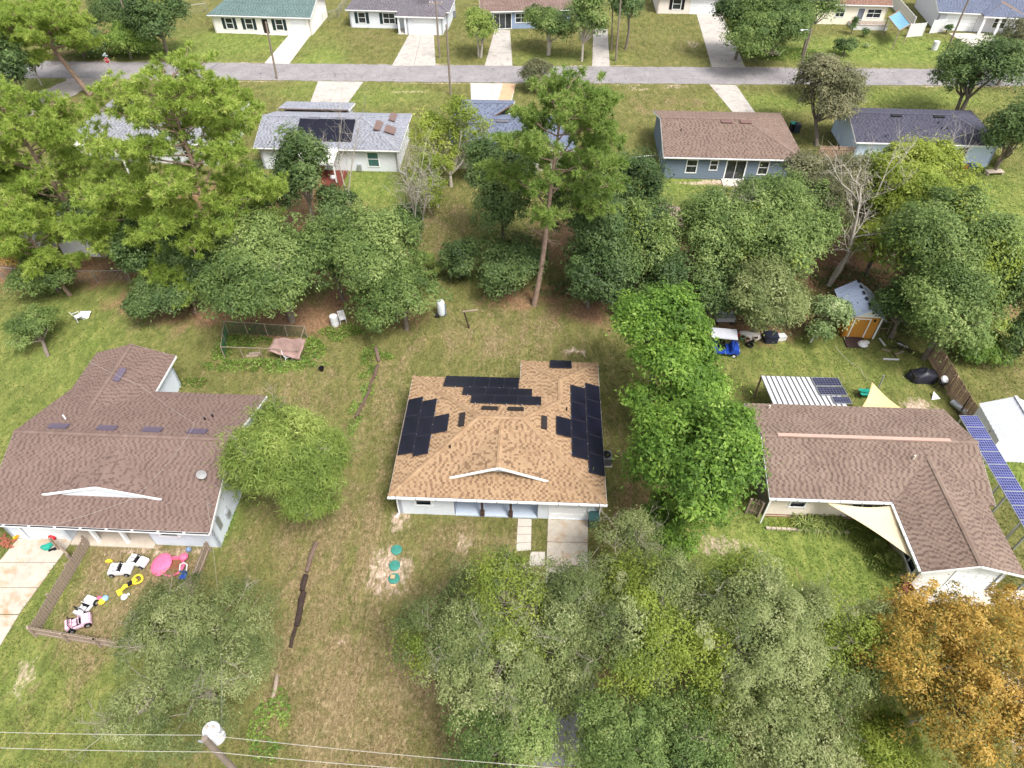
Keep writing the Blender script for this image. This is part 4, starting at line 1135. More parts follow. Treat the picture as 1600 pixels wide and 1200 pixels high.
fence('tall brown board fence between the right back yard and white shed', [(31.96, 38.55), (31.76, 32.44), (31.66, 29.41)], 1.8, WOODB, seed=6, postside=1, posts=2.4)
fence('brown board fence with gate between the grey and pale blue houses', [(33.11, 69.64), (37.27, 69.35)], 1.8, WOODB, seed=7, posts=1.8)
fence('small brown fence piece at the corner of the pale blue house', [(51.89, 68.21), (53.88, 70.81)], 1.7, WOODB, seed=8)
fence('short grey board fence between the bright green tree and cream house', [(14.60, 24.27), (15.29, 23.98)], 1.5, WOODG, seed=9)

def wire_fence(label, pts, h, posts=3.0, mat=WIRE, name='wire_fence', mesh_step=.35):
    F = tag(empty(name, (pts[0][0], pts[0][1], 0)), label, 'fence'); o0 = Vector((pts[0][0], pts[0][1], 0)); m = MB()
    for a, b in zip(pts[:-1], pts[1:]):
        a = Vector((a[0], a[1], 0)) - o0; b = Vector((b[0], b[1], 0)) - o0; L = (b - a).length; k = max(1, round(L / posts))
        for i in range(k + 1):
            p = a + (b - a) * i / k
            MB().tube([p, p + Vector((0, 0, h + .05))], .035, 6).build('post', STEEL, F)
        MB().tube([a + Vector((0, 0, h)), b + Vector((0, 0, h))], .03, 5).build('top_rail', STEEL, F)
        n = int(L / mesh_step)
        for i in range(n):
            p = a + (b - a) * i / n; q = a + (b - a) * min(1, (i + h / mesh_step) / n)
            m.bar(p, (q.x, q.y, h), .008, .008); m.bar((p.x, p.y, h), (q.x, q.y, 0), .008, .008)
    o = m.build('wire_mesh', mat, F); o['kind'] = 'stuff'
    return F
wire_fence('wire fence crossing in front of the left pines', [(-47.12, 48.74), (-38.84, 47.81), (-33.09, 48.00)], 1.2)
wire_fence('wire fence running right from the slate grey house', [(12.75, 68.21), (15.94, 68.78)], 1.2)
wire_fence('chain link fence beside the green roofed house', [(-29.25, 114.19), (-27.34, 116.26), (-27.12, 125.14)], 1.2)
wire_fence('chain link fence left of the green roofed house', [(-51.68, 118.08), (-48.71, 119.32)], 1.2)

# utility poles and lines
def pole(label, p, h, lean=(0, 0), arm=True, r=.14, lamp=False, transformer=False, rz=0):
    T = tag(empty('utility_pole', (p[0], p[1], 0)), label, 'utility pole')
    MB().tube([(0, 0, -.3), (lean[0] * .5, lean[1] * .5, h * .5), (lean[0], lean[1], h)], [r, r * .88, r * .75], 10).build('shaft', POLEW, T)
    tx, ty = lean
    if arm:
        MB().bar((tx - .9, ty, h - .5), (tx + .9, ty, h - .5), .09, .11).build('crossarm', WOODG, T)
        for k in (-.8, -.4, .8):
            MB().lathe([(.03, 0), (.05, .05), (.03, .08), (.05, .12), (.02, .16)], 8, (tx + k, ty, h - .44)).build('insulator', WPL, T)
    if lamp:
        MB().tube([(tx, ty, h - .2), (tx - .5, ty - .1, h), (tx - 1.1, ty - .2, h + .02)], .03, 6).build('lamp_arm', STEEL, T)
        MB().lathe([(.05, .14), (.16, .1), (.2, .02), (.15, 0)], 10, (tx - 1.25, ty - .2, h - .06)).build('lamp_head', WPL, T)
    if transformer:
        MB().lathe([(.2, 0), (.3, .03), (.3, .78), (.32, .8), (.32, .84), (.27, .93), (.1, .98)], 18, (tx - .02, ty + .42, h - 1.25), True).build('transformer', M('transformer_white', (206, 208, 214), .45, .06, 4), T, smooth=False)
        for a in (-.12, .12):
            MB().lathe([(.03, 0), (.06, .05), (.035, .1), (.06, .15), (.03, .22)], 8, (tx + a, ty + .45, h - .3)).build('bushing', M('porcelain', (170, 160, 150), .4), T)
        MB().tube([(tx + .25, ty + .25, h - .35), (tx + .55, ty + .2, h - .2), (tx + .62, ty + .2, h + .02)], .045, 6).build('fuse_cutout', WPL, T)
        MB().bar((tx - .5, ty + .15, h - .75), (tx + .1, ty, h - .75), .06, .06).build('bracket', STEEL, T)
    return T
pole('wooden utility pole with white transformer at the bottom edge', (-11.05, 8.15), 9.6, (0, 0), arm=False, transformer=True, r=.15)
pole('wooden utility pole in front of the dark shrubs beside the stop sign road', (-52.8, 101.1), 8.2, (.3, 0))
pole('wooden utility pole in front of the green roofed house', (-31.1, 92.2), 7.0, (.3, 0), arm=False)
pole('utility pole on the lawn beside the white garage house', (-10.1, 99.5), 7.5, (0, 0))
pole('utility pole on the near verge in front of the slate blue roof', (-7.8, 87.2), 8.3, (0, 0), arm=False)
pole('utility pole beside the narrow grey driveway, taller of two', (14.4, 98.5), 8.6, (-.2, 0))
pole('short grey pole behind the narrow grey driveway', (14.2, 102.5), 5.6, (-.4, 0), arm=False, r=.11)
pole('street light pole with white lamp beside the road', (37.0, 90.4), 6.7, (0, 0), arm=False, lamp=True)
pole('dark utility pole on the lawn left of the wide garage door', (59.6, 98.3), 9.0, (0, 0))

def cable(label, pts, sag, r=.012, mat=WIRE, name='power_line', n=14):
    p = []
    for a, b in zip(pts[:-1], pts[1:]):
        a = Vector(a); b = Vector(b)
        for i in range(n):
            t = i / n
            p.append(a + (b - a) * t - Vector((0, 0, sag * 4 * t * (1 - t))))
    p.append(Vector(pts[-1]))
    o = top(MB().tube(p, r, 5), name, mat, label, 'cable')
    return o
LINE = M('line_pale', (168, 164, 156), .6, .05, 4)
cable('upper power line along the bottom edge, meeting the transformer', [(-28.13, 8.75, 9.50), (-11.05, 8.3, 9.5), (6.67, 6.90, 9.50), (25.56, 5.49, 9.50)], .35, .010, LINE)
cable('lower power line along the bottom edge, under the transformer', [(-28.69, 8.55, 8.60), (-11.05, 8.02, 8.55), (4.60, 7.04, 8.50), (26.37, 5.51, 8.50)], .4, .011, LINE)
cable('service cable looping over the reddish brown roof', [(-10.9, 8.4, 8.3), (-17.4, 22.6, 3.6)], .9, .006, LINE, 'service_cable')
cable('thin cable lying from the roof mast to the rear wing', [(-19.2, 27.3, 4.9), (-24.5, 31.5, 4.0), (-28.6, 33.5, 4.3)], .2, .006, LINE, 'service_cable')
cable('thin cable curving down the front slope of the reddish roof', [(-19.2, 27.3, 4.9), (-19.9, 25.6, 4.3), (-21.6, 22.8, 3.6), (-26.0, 21.3, 3.0)], .1, .006, LINE, 'service_cable')
cable('power line above the far road', [(-53.0, 101.1, 7.7), (-10.1, 99.5, 7.0), (14.2, 98.5, 8.1), (59.6, 98.3, 8.5)], .7, .012, M('line_dark', (90, 90, 92), .6))
cable('rope from the sail post back to the orange shed', [(25.41, 33.92, 1.80), (25.55, 35.96, 1.20), (24.49, 38.40, 1.20)], .25, .012, LINE, 'guy_rope')

# stop sign
S = tag(empty('stop_sign', (-52.89, 92.70)), 'red stop sign with street name plates at the side road', 'stop sign')
MB().tube([(0, 0, 0), (0, 0, 2.9)], .035, 6).build('post', STEEL, S)
a = [(.38 * math.cos(R(22.5 + 45 * i)), .38 * math.sin(R(22.5 + 45 * i))) for i in range(8)]
f = MB().extr([(x, 2.2 + z) for x, z in a], 1, -.05, -.04).build('face', WHITE, S); fixn(f)
f2 = fixn(MB().extr([(x * .92, 2.2 + z * .92) for x, z in a], 1, -.056, -.0502).build('red_face', RED, S))
cu = bpy.data.curves.new('lettering', 'FONT'); cu.body = 'STOP'; cu.size = .3; cu.align_x = 'CENTER'; cu.align_y = 'CENTER'; cu.extrude = .002
cu.materials.append(WHITE)
tmp = bpy.data.objects.new('lettering', cu); me = bpy.data.meshes.new_from_object(tmp); bpy.data.objects.remove(tmp); tx = link(bpy.data.objects.new('lettering', me), S); tx.location = (0, -.06, 2.2); tx.rotation_euler = (R(90), 0, 0)
MB().box(-.35, .35, -.01, .01, 2.7, 2.88).build('name_plate', M('sign_pale', (190, 206, 204), .4), S); MB().box(-.01, .01, -.35, .35, 2.9, 3.08).build('name_plate', M('sign_pale'), S)

# things round the middle house
AC = tag(empty('air_conditioner', (6.17, 28.20, 0.00)), 'grey air conditioning unit beside the right wall under solar panels', 'air conditioner')
MB().box(-.38, .38, -.38, .38, .06, .8).build('casing', M('ac_grey', (122, 124, 124), .5, .1, 6), AC, .02); MB().box(-.45, .45, -.45, .45, 0, .06).build('pad', CONC, AC)
m = MB()
for rr in (.1, .18, .26, .33):
    m.tube([(rr * math.cos(t * .4), rr * math.sin(t * .4), .83) for t in range(17)], .008, 4)
m.build('fan_guard', DARKM, AC); MB().lathe([(.33, .805), (.33, .815)], 16).build('fan_well', BLACK, AC)
m = MB()
for i in range(12):
    m.box(-.385, .385, -.385, .385, .14 + i * .05, .155 + i * .05)
m.build('louvre', DARKM, AC)
B1 = tag(empty('wheelie_bin', (4.96, 23.33)), 'green wheeled bin beside the garage corner', 'bin')
MB().add([(-.24, -.26, .06), (.24, -.26, .06), (.24, .24, .06), (-.24, .24, .06), (-.3, -.34, .95), (.3, -.34, .95), (.3, .32, .95), (-.3, .32, .95)], [(3, 2, 1, 0), (4, 5, 6, 7), (0, 1, 5, 4), (1, 2, 6, 5), (2, 3, 7, 6), (3, 0, 4, 7)]).build('body', M('bin_green', (52, 84, 84), .5), B1, .015)
MB().box(-.32, .32, -.37, .36, .955, 1.02).build('lid', M('bin_green'), B1, .02)
for a in (-.25, .25):
    o = MB().lathe([(.1, -.03), (.1, .03)], 12).build('wheel', BLACK, B1); o.rotation_euler = (0, R(90), 0); o.location = (a, .26, .1)
for i, (px, lab) in enumerate((((620, 860), 'round teal septic lid, topmost of the three in the sand patch'), ((617, 884.5), 'round teal septic lid, middle of the three in the sand patch'), ((616, 905), 'round teal septic lid with tan blocks on it, lowest of three'))):
    q = ((-6.88, 21.55), (-6.87, 20.51), (-6.80, 19.67))[i]
    T = tag(empty('septic_lid', q), lab, 'septic lid', 'septic lids in the front yard')
    MB().lathe([(.31, 0), (.33, .04), (.33, .1), (.29, .12), (.27, .09), (.12, .1), (.0, .1)], 24).build('cover', M('septic_teal', (64, 132, 120), .55, .12, 5), T)
    m = MB()
    for k in range(8):
        t = k * math.pi / 4
        m.bar((.1 * math.cos(t), .1 * math.sin(t), .11), (.29 * math.cos(t), .29 * math.sin(t), .11), .03, .03)
    m.build('rib', M('septic_teal'), T)
    if i == 2:
        MB().box(-.2, .05, -.05, .16, .125, .22).build('block', M('tan_block', (190, 160, 124), .9), T); MB().box(-.16, .14, -.5, -.36, 0, .1).build('block', M('tan_block'), T)

def logpile(label, pts, r, mat, seed, z=.1, n=1):
    rr = random.Random(seed); T = tag(empty('timber_border', (pts[0][0], pts[0][1], 0)), label, 'timber'); o0 = Vector((pts[0][0], pts[0][1], 0))
    for a, b in zip(pts[:-1], pts[1:]):
        a = Vector((a[0], a[1], 0)) - o0; b = Vector((b[0], b[1], 0)) - o0
        L = (b - a).length; k = max(1, round(L / 1.3)); d = (b - a) / k
        for i in range(k):
            for j in range(n):
                off = Vector((rr.uniform(-.09, .09), rr.uniform(-.05, .05), 0))
                off2 = off + Vector((rr.uniform(-.1, .1), 0, 0)); p = a + d * (i - rr.uniform(0, .1)) + off; q = a + d * (i + rr.uniform(.85, 1.1)) + off2; mid = (p + q) / 2 + Vector((rr.uniform(-.05, .05), 0, rr.uniform(0, .04)))
                R1 = r * rr.uniform(.6, 1.15)
                MB().tube([p + Vector((0, 0, R1 * .8)), mid + Vector((0, 0, R1 * .85)), q + Vector((0, 0, R1 * .8))], [R1, R1 * 1.05, R1 * .9], 8).build('timber', mat, T)
    return T
logpile('dark rotting timber border in the lawn left of the septic lids', [(-11.72, 21.90), (-11.84, 20.07)], .13, M('grey_log', (110, 92, 82), .9, .3, 5), 3)
logpile('long black timber border below the feathery tree', [(-11.87, 19.87), (-11.85, 17.71), (-11.94, 15.64)], .15, M('wet_timber', (58, 46, 42), .9, .35, 5), 4)
logpile('short pale timber end piece near the bottom pole tree', [(-12.24, 14.02), (-12.25, 12.99)], .12, WOODG, 5)
logpile('grey fallen log border behind the feathery tree', [(-10.68, 39.36), (-10.14, 37.55)], .14, M('grey_log'), 6)
logpile('long curved log border left of the tan roof', [(-10.17, 37.41), (-10.40, 34.71), (-10.96, 32.02)], .14, M('brown_log', (96, 78, 68), .9, .3, 5), 7)

T = tag(empty('clothesline_post', (-3.45, 41.80)), 'wooden T shaped clothesline post in the back lawn', 'clothesline post')
MB().bar((0, 0, 0), (-.35, .05, 1.75), .1, .1).build('post', WOODD, T); MB().bar((-.45, .0, 1.72), (.75, .12, 1.8), .1, .09).build('crossbar', WOODG, T)
T = tag(empty('water_tank', (-5.79, 43.49)), 'white well pressure tank at the edge of the back lawn', 'tank')
MB().lathe([(.12, 0), (.3, .06), (.33, .2), (.33, 1.25), (.26, 1.42), (.08, 1.5)], 18).build('vessel', M('tank_white', (206, 212, 218), .45, .06, 4), T, smooth=True); MB().tube([(.38, -.1, 0), (.38, -.1, 1.1), (.3, -.1, 1.2)], .035, 6).build('pipe', M('pipe_blue', (110, 130, 158), .5), T)
MB().box(-.5, -.15, -.4, -.1, 0, .25).build('pump', DARKM, T)

def plastic_chair(label, p, rz, mat=WPL, tip=0.0):
    T = tag(empty('garden_chair', (p[0], p[1], 0)), label, 'chair'); T.rotation_euler = (tip, 0, rz)
    MB().box(-.24, .24, -.24, .24, .4, .43).build('seat', mat, T)
    b = MB()
    for i in range(5):
        b.bar((-.2 + i * .1, .23, .43), (-.22 + i * .11, .36, .88), .07, .02)
    b.bar((-.26, .36, .88), (.26, .36, .88), .04, .06); b.build('backrest', mat, T)
    for x in (-.22, .22):
        for y in (-.22, .22):
            MB().bar((x, y, .4), (x * 1.15, y * 1.15, 0), .04, .04).build('leg', mat, T)
        MB().bar((x * 1.1, -.22, .62), (x * 1.1, .3, .66), .05, .03).bar((x * 1.1, -.22, .4), (x * 1.1, -.22, .62), .04, .04).build('armrest', mat, T)
    return T
plastic_chair('white plastic garden chair standing by the white barrel under trees', (-13.74, 42.59), .4)
plastic_chair('white plastic chair on the left lawn near the little tree', (-35.24, 42.83), 2.4)
def barrel(label, p, r, h, mat, rim=None):
    T = tag(empty('barrel', (p[0], p[1], 0)), label, 'barrel')
    MB().lathe([(r * .9, 0), (r, .05), (r, h * .3), (r * 1.04, h * .33), (r, h * .36), (r, h * .64), (r * 1.04, h * .67), (r, h * .7), (r, h * .96), (r * .92, h)], 18).build('drum', mat, T); MB().lathe([(r * .98, h - .02), (r * .98, h + .015), (r * .9, h + .02)], 18).build('lid', rim or mat, T)
    return T
barrel('white plastic barrel under the trees beside the garden chair', (-14.29, 42.19), .32, .95, WPL)
barrel('white barrel on the lawn below the wide garage house', (60.33, 102.62), .42, 1.15, WPL)
m = MB().lathe([(.14, 0), (.2, .3), (.21, .32), (.18, .31), (.12, .05), (.0, .04)], 14); top(m, 'bucket', BLACK, 'small black bucket on the grass left of the log border', 'bucket', (-14.35, 36.93))
m = MB().box(-.02, .02, -.02, .02, 0, .1); top(MB().lathe([(.35, 0), (.4, .12), (.1, .16)], 10).add([(-.5, -.3, .01), (.5, -.3, .01), (.6, .3, .3), (-.3, .35, .25)], [(0, 1, 2, 3)]), 'plastic_sheet', WPL, 'crumpled white sheet on the left lawn by the chair', 'sheet', (-35.14, 43.32))

# fenced vegetable patch with fallen tarpaulin
T = tag(empty('garden_pen', (-22.14, 38.26)), 'derelict fenced garden patch with green netting and posts', 'garden pen'); o0 = Vector(T.location)
q0, q1, q2, q3 = [Vector(P3) - o0 for P3 in ((-22.04, 38.26, 0.00), (-16.18, 37.98, 0.00), (-16.19, 40.63, 0.00), (-22.67, 41.25, 0.00))]
for a, b, k in ((q0, q1, 4), (q1, q2, 2), (q2, q3, 4), (q3, q0, 2)):
    for i in range(k):
        p = a + (b - a) * i / k; MB().bar(p, p + Vector((0, 0, 1.25)), .06, .06).build('post', WOODG, T)
    MB().bar(a + Vector((0, 0, 1.2)), b + Vector((0, 0, 1.2)), .04, .05).build('rail', WOODG, T)
m = MB()
for a, b in ((q2, q3), (q3, q0)):
    L = (b - a).length
    for i in range(int(L / .12)):
        p = a + (b - a) * (i * .12 / L); m.bar(p, p + Vector((0, 0, 1.15)), .014, .014)
    for i in range(9):
        m.bar(a + Vector((0, 0, .12 + i * .125)), b + Vector((0, 0, .12 + i * .125)), .014, .014)
o = m.build('netting', M('net_green', (44, 92, 66), .7), T); o['kind'] = 'stuff'
gs = [[], []]
TARP = M('tarp_pink', (146, 120, 114), .6, .18, 3, dirt=((110, 84, 78), .5))
a, b, c, d = Vector((-18.52, 38.09, 0.90)), Vector((-16.08, 37.59, 0.50)), Vector((-15.63, 38.79, 1.50)), Vector((-18.00, 38.94, 1.50))
V = []; Fq = []; n = 14
rr = random.Random(8)
for i in range(n + 1):
    for j in range(n + 1):
        s_, t_ = i / n, j / n
        p = (a * (1 - s_) + b * s_) * (1 - t_) + (d * (1 - s_) + c * s_) * t_
        p = p + Vector((0, 0, .06 * math.sin(s_ * 13 + t_ * 4) + .05 * math.sin(t_ * 9) - .22 * math.sin(math.pi * s_) * math.sin(math.pi * t_) + rr.uniform(-.02, .02)))
        V.append(tuple(p))
for i in range(n):
    for j in range(n):
        b_ = i * (n + 1) + j; Fq.append((b_, b_ + 1, b_ + n + 2, b_ + n + 1))
tp = np_mesh('tarpaulin', V, Fq, TARP, smooth=True); sm = tp.modifiers.new('t', 'SOLIDIFY'); sm.thickness = .01; tag(tp, 'faded pink tarpaulin sagging over the end of the garden pen', 'tarpaulin')
plastic_chair('white plastic chair leaning under the pink tarpaulin', (-17.09, 38.12), 1.9)
top(MB().box(-.5, .5, -.12, .12, 0, .06).box(-.3, .6, .1, .3, .06, .12), 'board_pile', WOODG, 'grey boards lying inside the garden pen', 'boards', (-20.00, 38.55), .1)

# toys in the fenced yard and on the drive
def toy_car(label, p, rz, body, trim=BLACK, L=1.25, jeep=False):
    T = tag(empty('toy_car', (p[0], p[1], 0), rz), label, 'toy car')
    W = L * .5
    if not jeep:
        pr = [(-L / 2, .12), (L / 2, .12), (L / 2, .3), (L * .42, .36), (L * .16, .42), (L * .02, .44), (-L * .3, .44), (-L * .46, .4), (-L / 2, .28)]
    else:
        pr = [(-L / 2, .16), (L / 2, .16), (L / 2, .44), (L * .2, .48), (L * .16, .34), (-L * .34, .34), (-L * .36, .5), (-L / 2, .5)]
    fixn(MB().extr(pr, 1, -W / 2, W / 2).build('body', body, T, .02))
    top_z = .44 if not jeep else .345
    MB().box(-L * .26, L * .1, -W * .36, W * .36, top_z - .02, top_z + .012).build('cockpit', trim, T)
    ws = MB().bar((L * .12, -W * .42, top_z), (L * .06, -W * .42, top_z + .22), .03, .03).bar((L * .12, W * .42, top_z), (L * .06, W * .42, top_z + .22), .03, .03).bar((L * .06, -W * .42, top_z + .22), (L * .06, W * .42, top_z + .22), .03, .03)
    ws.build('windscreen_frame', trim if not jeep else body, T)
    for y in (-W * .18, W * .18):
        MB().box(-L * .24, -L * .06, y - W * .13, y + W * .13, top_z, top_z + .1).box(-L * .27, -L * .22, y - W * .13, y + W * .13, top_z, top_z + .24).build('seat', body, T)
    if jeep:
        rb = MB().tube([(-L * .3, -W * .44, .4), (-L * .3, -W * .44, .78), (-L * .3, W * .44, .78), (-L * .3, W * .44, .4)], .025, 6); rb.build('roll_bar', trim, T)
        MB().box(L * .21, L * .46, -W * .4, W * .4, .47, .52).build('bonnet', body, T)
    o = MB().lathe([(.09, 0), (.11, .02), (.09, .04)], 12).build('steering_wheel', trim, T); o.location = (L * .05, W * .18, top_z + .1); o.rotation_euler = (0, R(-50), 0)
    rw = .15 if not jeep else .19
    for x in (-L * .32, L * .32):
        for y in (-W / 2, W / 2):
            w = MB().lathe([(rw * .6, -.07), (rw, -.06), (rw, .06), (rw * .6, .07)], 14).build('wheel', BLACK, T); w.rotation_euler = (R(90), 0, 0); w.location = (x, y, rw)
            h = MB().lathe([(rw * .5, -.08), (rw * .5, .08)], 8).build('hub', STEEL, w)
    return T
toy_car('white toy convertible nearest the picket fence, larger of the pair', (-22.71, 20.16), .05, WPL, L=1.3)
toy_car('white toy convertible beside the pink sandbox, smaller of the pair', (-21.91, 20.70), -.25, WPL, L=1.15)
toy_car('white toy jeep beside the left picket fence', (-23.69, 17.86), 1.25, WPL, L=1.15, jeep=True)
toy_car('pink toy jeep in the corner of the picket fence', (-23.67, 16.93), .45, M('pale_pink', (214, 180, 196), .45), L=1.25, jeep=True)
T = tag(empty('sandbox', (-19.76, 20.36)), 'pink plastic sandbox filled with brown sand', 'sandbox')
MB().lathe([(.5, 0), (.62, .1), (.66, .26), (.6, .27), (.55, .14), (.3, .12)], 20).build('basin', PINK, T); MB().lathe([(.54, .1), (.5, .17), (.2, .19), (.0, .185)], 20).build('sand', M('brown_sand', (126, 84, 62), .95, .2, 9), T)
MB().lathe([(.12, .1), (.24, .2), (.26, .3), (.18, .4), (.02, .43)], 14, (.45, .6, 0)).build('head', PINK, T, smooth=True); MB().tube([(.5, -.45, .15), (.62, -.2, .3), (.66, .1, .32)], .09, 8).build('rim', PINK, T)
o = top(MB().lathe([(.68, 0), (.7, .04), (.62, .16), (.4, .24), (.0, .27)], 20), 'round_cover', M('pink_lid', (232, 110, 150), .45), 'round pink sandbox lid leaning on the left of the basin', 'lid', (-20.49, 20.53), 0, smooth=False); o.rotation_euler = (R(8), R(-18), 0); o.location.z = .12
T = tag(empty('toy_stroller', (-18.95, 19.75)), 'blue and white toy chair by the pink sandbox', 'toy chair')
MB().box(-.2, .2, -.2, .2, .2, .26).box(-.2, .2, .16, .22, .26, .5).build('seat', BLUE, T, .02); MB().tube([(-.2, .2, .45), (-.2, .5, .62), (.0, .6, .66), (.2, .5, .62), (.2, .2, .45)], .035, 6).build('handle', WPL, T)
for x in (-.18, .18):
    for y in (-.18, .18):
        MB().bar((x, y, .2), (x, y, 0), .04, .04).build('leg', BLUE, T)
T = tag(empty('toy_digger', (-21.73, 19.26), .7), 'yellow plastic ride on toy lying in the toy yard', 'toy')
MB().tube([(-.7, 0, .1), (-.35, .05, .28), (0, 0, .2), (.35, .05, .3)], [.06, .13, .1, .1], 8).build('body', YEL, T); MB().tube([(.35 + .28 * math.cos(t * .52), .28 * math.sin(t * .52), .3 + .04 * math.sin(t)) for t in range(13)], .06, 7).build('ring', YEL, T)
MB().box(-.2, .1, -.14, .14, .28, .36).build('seat', BLACK, T, .02); MB().box(-.85, -.6, -.2, .2, .03, .14).build('scoop', YEL, T, .02)
top(MB().lathe([(.02, 0), (.15, .07), (.17, .17), (.13, .28), (.02, .33)], 14), 'ball', M('ball_blue', (116, 134, 164), .4), 'grey blue ball near the small fence by the white wall', 'ball', (-19.24, 21.51), smooth=True)
top(MB().lathe([(.02, 0), (.2, .1), (.24, .24), (.18, .38), (.02, .46)], 14), 'ball', RED, 'red ball on the concrete drive by the garage', 'ball', (-27.69, 22.34), smooth=True)
T = tag(empty('toy_scooter', (-29.71, 22.43)), 'orange and yellow toy scooter by the garage door', 'toy'); MB().tube([(-.3, -.1, .1), (0, 0, .35), (.3, .1, .12)], [.1, .13, .1], 8).build('body', ORA, T); MB().tube([(-.1, 0, .3), (-.15, 0, .62), (.1, .12, .66)], .05, 6).build('handlebar', ORA, T)
for x in (-.28, .28):
    o = MB().lathe([(.13, -.04), (.13, .04)], 12).build('wheel', YEL, T); o.rotation_euler = (R(90), 0, .3); o.location = (x, x * .35, .13)
T = tag(empty('toy_rocker', (-27.78, 21.81)), 'teal toy rocker lying on the concrete drive', 'toy'); MB().tube([(-.3, -.1, .12), (-.1, -.15, .16), (.12, -.02, .16), (.28, .2, .12)], [.12, .17, .17, .1], 8).build('body', TEAL, T); MB().box(-.15, .2, -.28, -.16, 0, .1).build('rocker_rail', TEAL, T)
top(MB().box(-.22, .2, -.06, .07, 0, .1).box(.05, .22, -.12, -.04, 0, .08), 'toy_pistol', BLACK, 'small black toy beside the teal rocker', 'toy', (-27.41, 21.59), .5)
top(MB().tube([(-.2, 0, .06), (0, .05, .1), (.2, 0, .06)], .07, 6).box(-.1, .12, -.1, .1, .05, .16), 'toy_truck', YEL, 'tiny yellow toy left of the smaller white toy car', 'toy', (-23.71, 20.78))
for i, (q, mt, lab) in enumerate((((-23.06, 18.25), YEL, 'yellow toy scrap between jeep and tree'), ((-22.96, 18.44), M('toy_blue', (140, 180, 214), .5), 'pale blue toy scrap between jeep and tree'), ((-23.30, 18.40), PINK, 'pink toy scrap right of the white jeep'), ((-20.71, 17.19), WPL, 'white plastic tub showing under the left foreground tree'), ((-21.91, 18.52), WPL, 'small white toy scrap below the yellow toy'))):
    top(MB().lathe([(.12, 0), (.2, .08), (.16, .16), (.03, .2)], 9).box(-.3, .05, -.08, .05, 0, .07), 'toy_piece', mt, lab, 'toy', q, i)
T = tag(empty('brick_pile', (-30.56, 21.99)), 'heap of loose reddish bricks at the left edge by the drive', 'brick pile')
rr = random.Random(4); bm_ = None
for i in range(46):
    o = MB().box(-.1, .1, -.05, .05, -.03, .03).build('brick', M('brick_red'), T) if bm_ is None else link(bpy.data.objects.new('brick', bm_), T)
    bm_ = o.data; lv = i // 20
    o.location = (rr.gauss(0, .38 - lv * .1), rr.gauss(0, .3 - lv * .08), .04 + lv * .065); o.rotation_euler = (rr.uniform(-.3, .3), rr.uniform(-.3, .3), rr.uniform(0, 3))

# ---------------------------------------------------------------- right hand yard
def ribbed(parent, name, a, b, c, d, n, mat, hh=.05, seam=None):
    """panels running from a-b (far edge) to d-c (near edge), each its own piece with a raised seam"""
    a, b, c, d = (Vector(v) for v in (a, b, c, d))
    for i in range(n):
        t0, t1 = i / n, (i + 1) / n
        f0, f1, n0, n1 = a.lerp(b, t0), a.lerp(b, t1), d.lerp(c, t0), d.lerp(c, t1); u = Vector((0, 0, hh)); s0 = (f1 - f0) * .14
        mb = MB().add([n0, n1, f1, f0], [(0, 1, 2, 3)])
        pn = mb.build(name, mat, parent); mb = MB()
        mb.add([n0 - s0 * .02, n0 + s0, f0 + s0, f0 - s0 * .02, n0 + u, n0 + s0 + u, f0 + s0 + u, f0 + u], [(4, 5, 6, 7), (0, 1, 5, 4), (1, 2, 6, 5), (3, 0, 4, 7), (2, 3, 7, 6)])
        mb.build('seam', seam or mat, pn)
T = tag(empty('carport', (18.28, 32.93)), 'lean-to with ribbed white metal roof and three small solar panels', 'carport'); o0 = Vector(T.location)
qa, qb, qc, qd = [Vector(v) - o0 for v in ((17.52, 34.25, 2.10), (22.34, 34.06, 2.10), (22.44, 30.36, 2.50), (17.46, 30.59, 2.50))]
ribbed(T, 'roof_panel', qa, qb, qc, qd, 14, M('lean_to_metal', (196, 196, 198), .45, .1, 3, dirt=((140, 136, 130), .3)), .06, M('seam_grey', (92, 92, 98), .5, .1, 4))
for p in (qa, qb, qc, qd):
    p = p * 0.97 + (qa + qb + qc + qd) * .0075
    MB().box(p.x - .05, p.x + .05, p.y - .05, p.y + .05, 0, p.z - .02).build('post', WOODB, T)
MB().bar(qa + Vector((.05, -.1, -.1)), qb + Vector((-.05, -.1, -.1)), .08, .12).bar(qd + Vector((.05, .1, -.1)), qc + Vector((-.05, .1, -.1)), .08, .12).build('beam', WOODB, T)
e_ = (qb - qa).normalized(); s_ = (qd - qa).normalized()
GRID = panel_mat('solar_grid', (30, 30, 44), .3)
solar(T, qa, tuple(-e_), tuple(s_ ), -5.35, -3.45, .15, 1.05, 1, 1, GRID, STEEL, (9, 4, .008), .08); solar(T, qa, tuple(-e_), tuple(s_), -5.35, -3.45, 1.15, 2.05, 1, 1, GRID, STEEL, (9, 4, .008), .08); solar(T, qa, tuple(-e_), tuple(s_), -5.35, -4.15, 2.2, 2.9, 1, 1, GRID, STEEL, (7, 4, .008), .08)
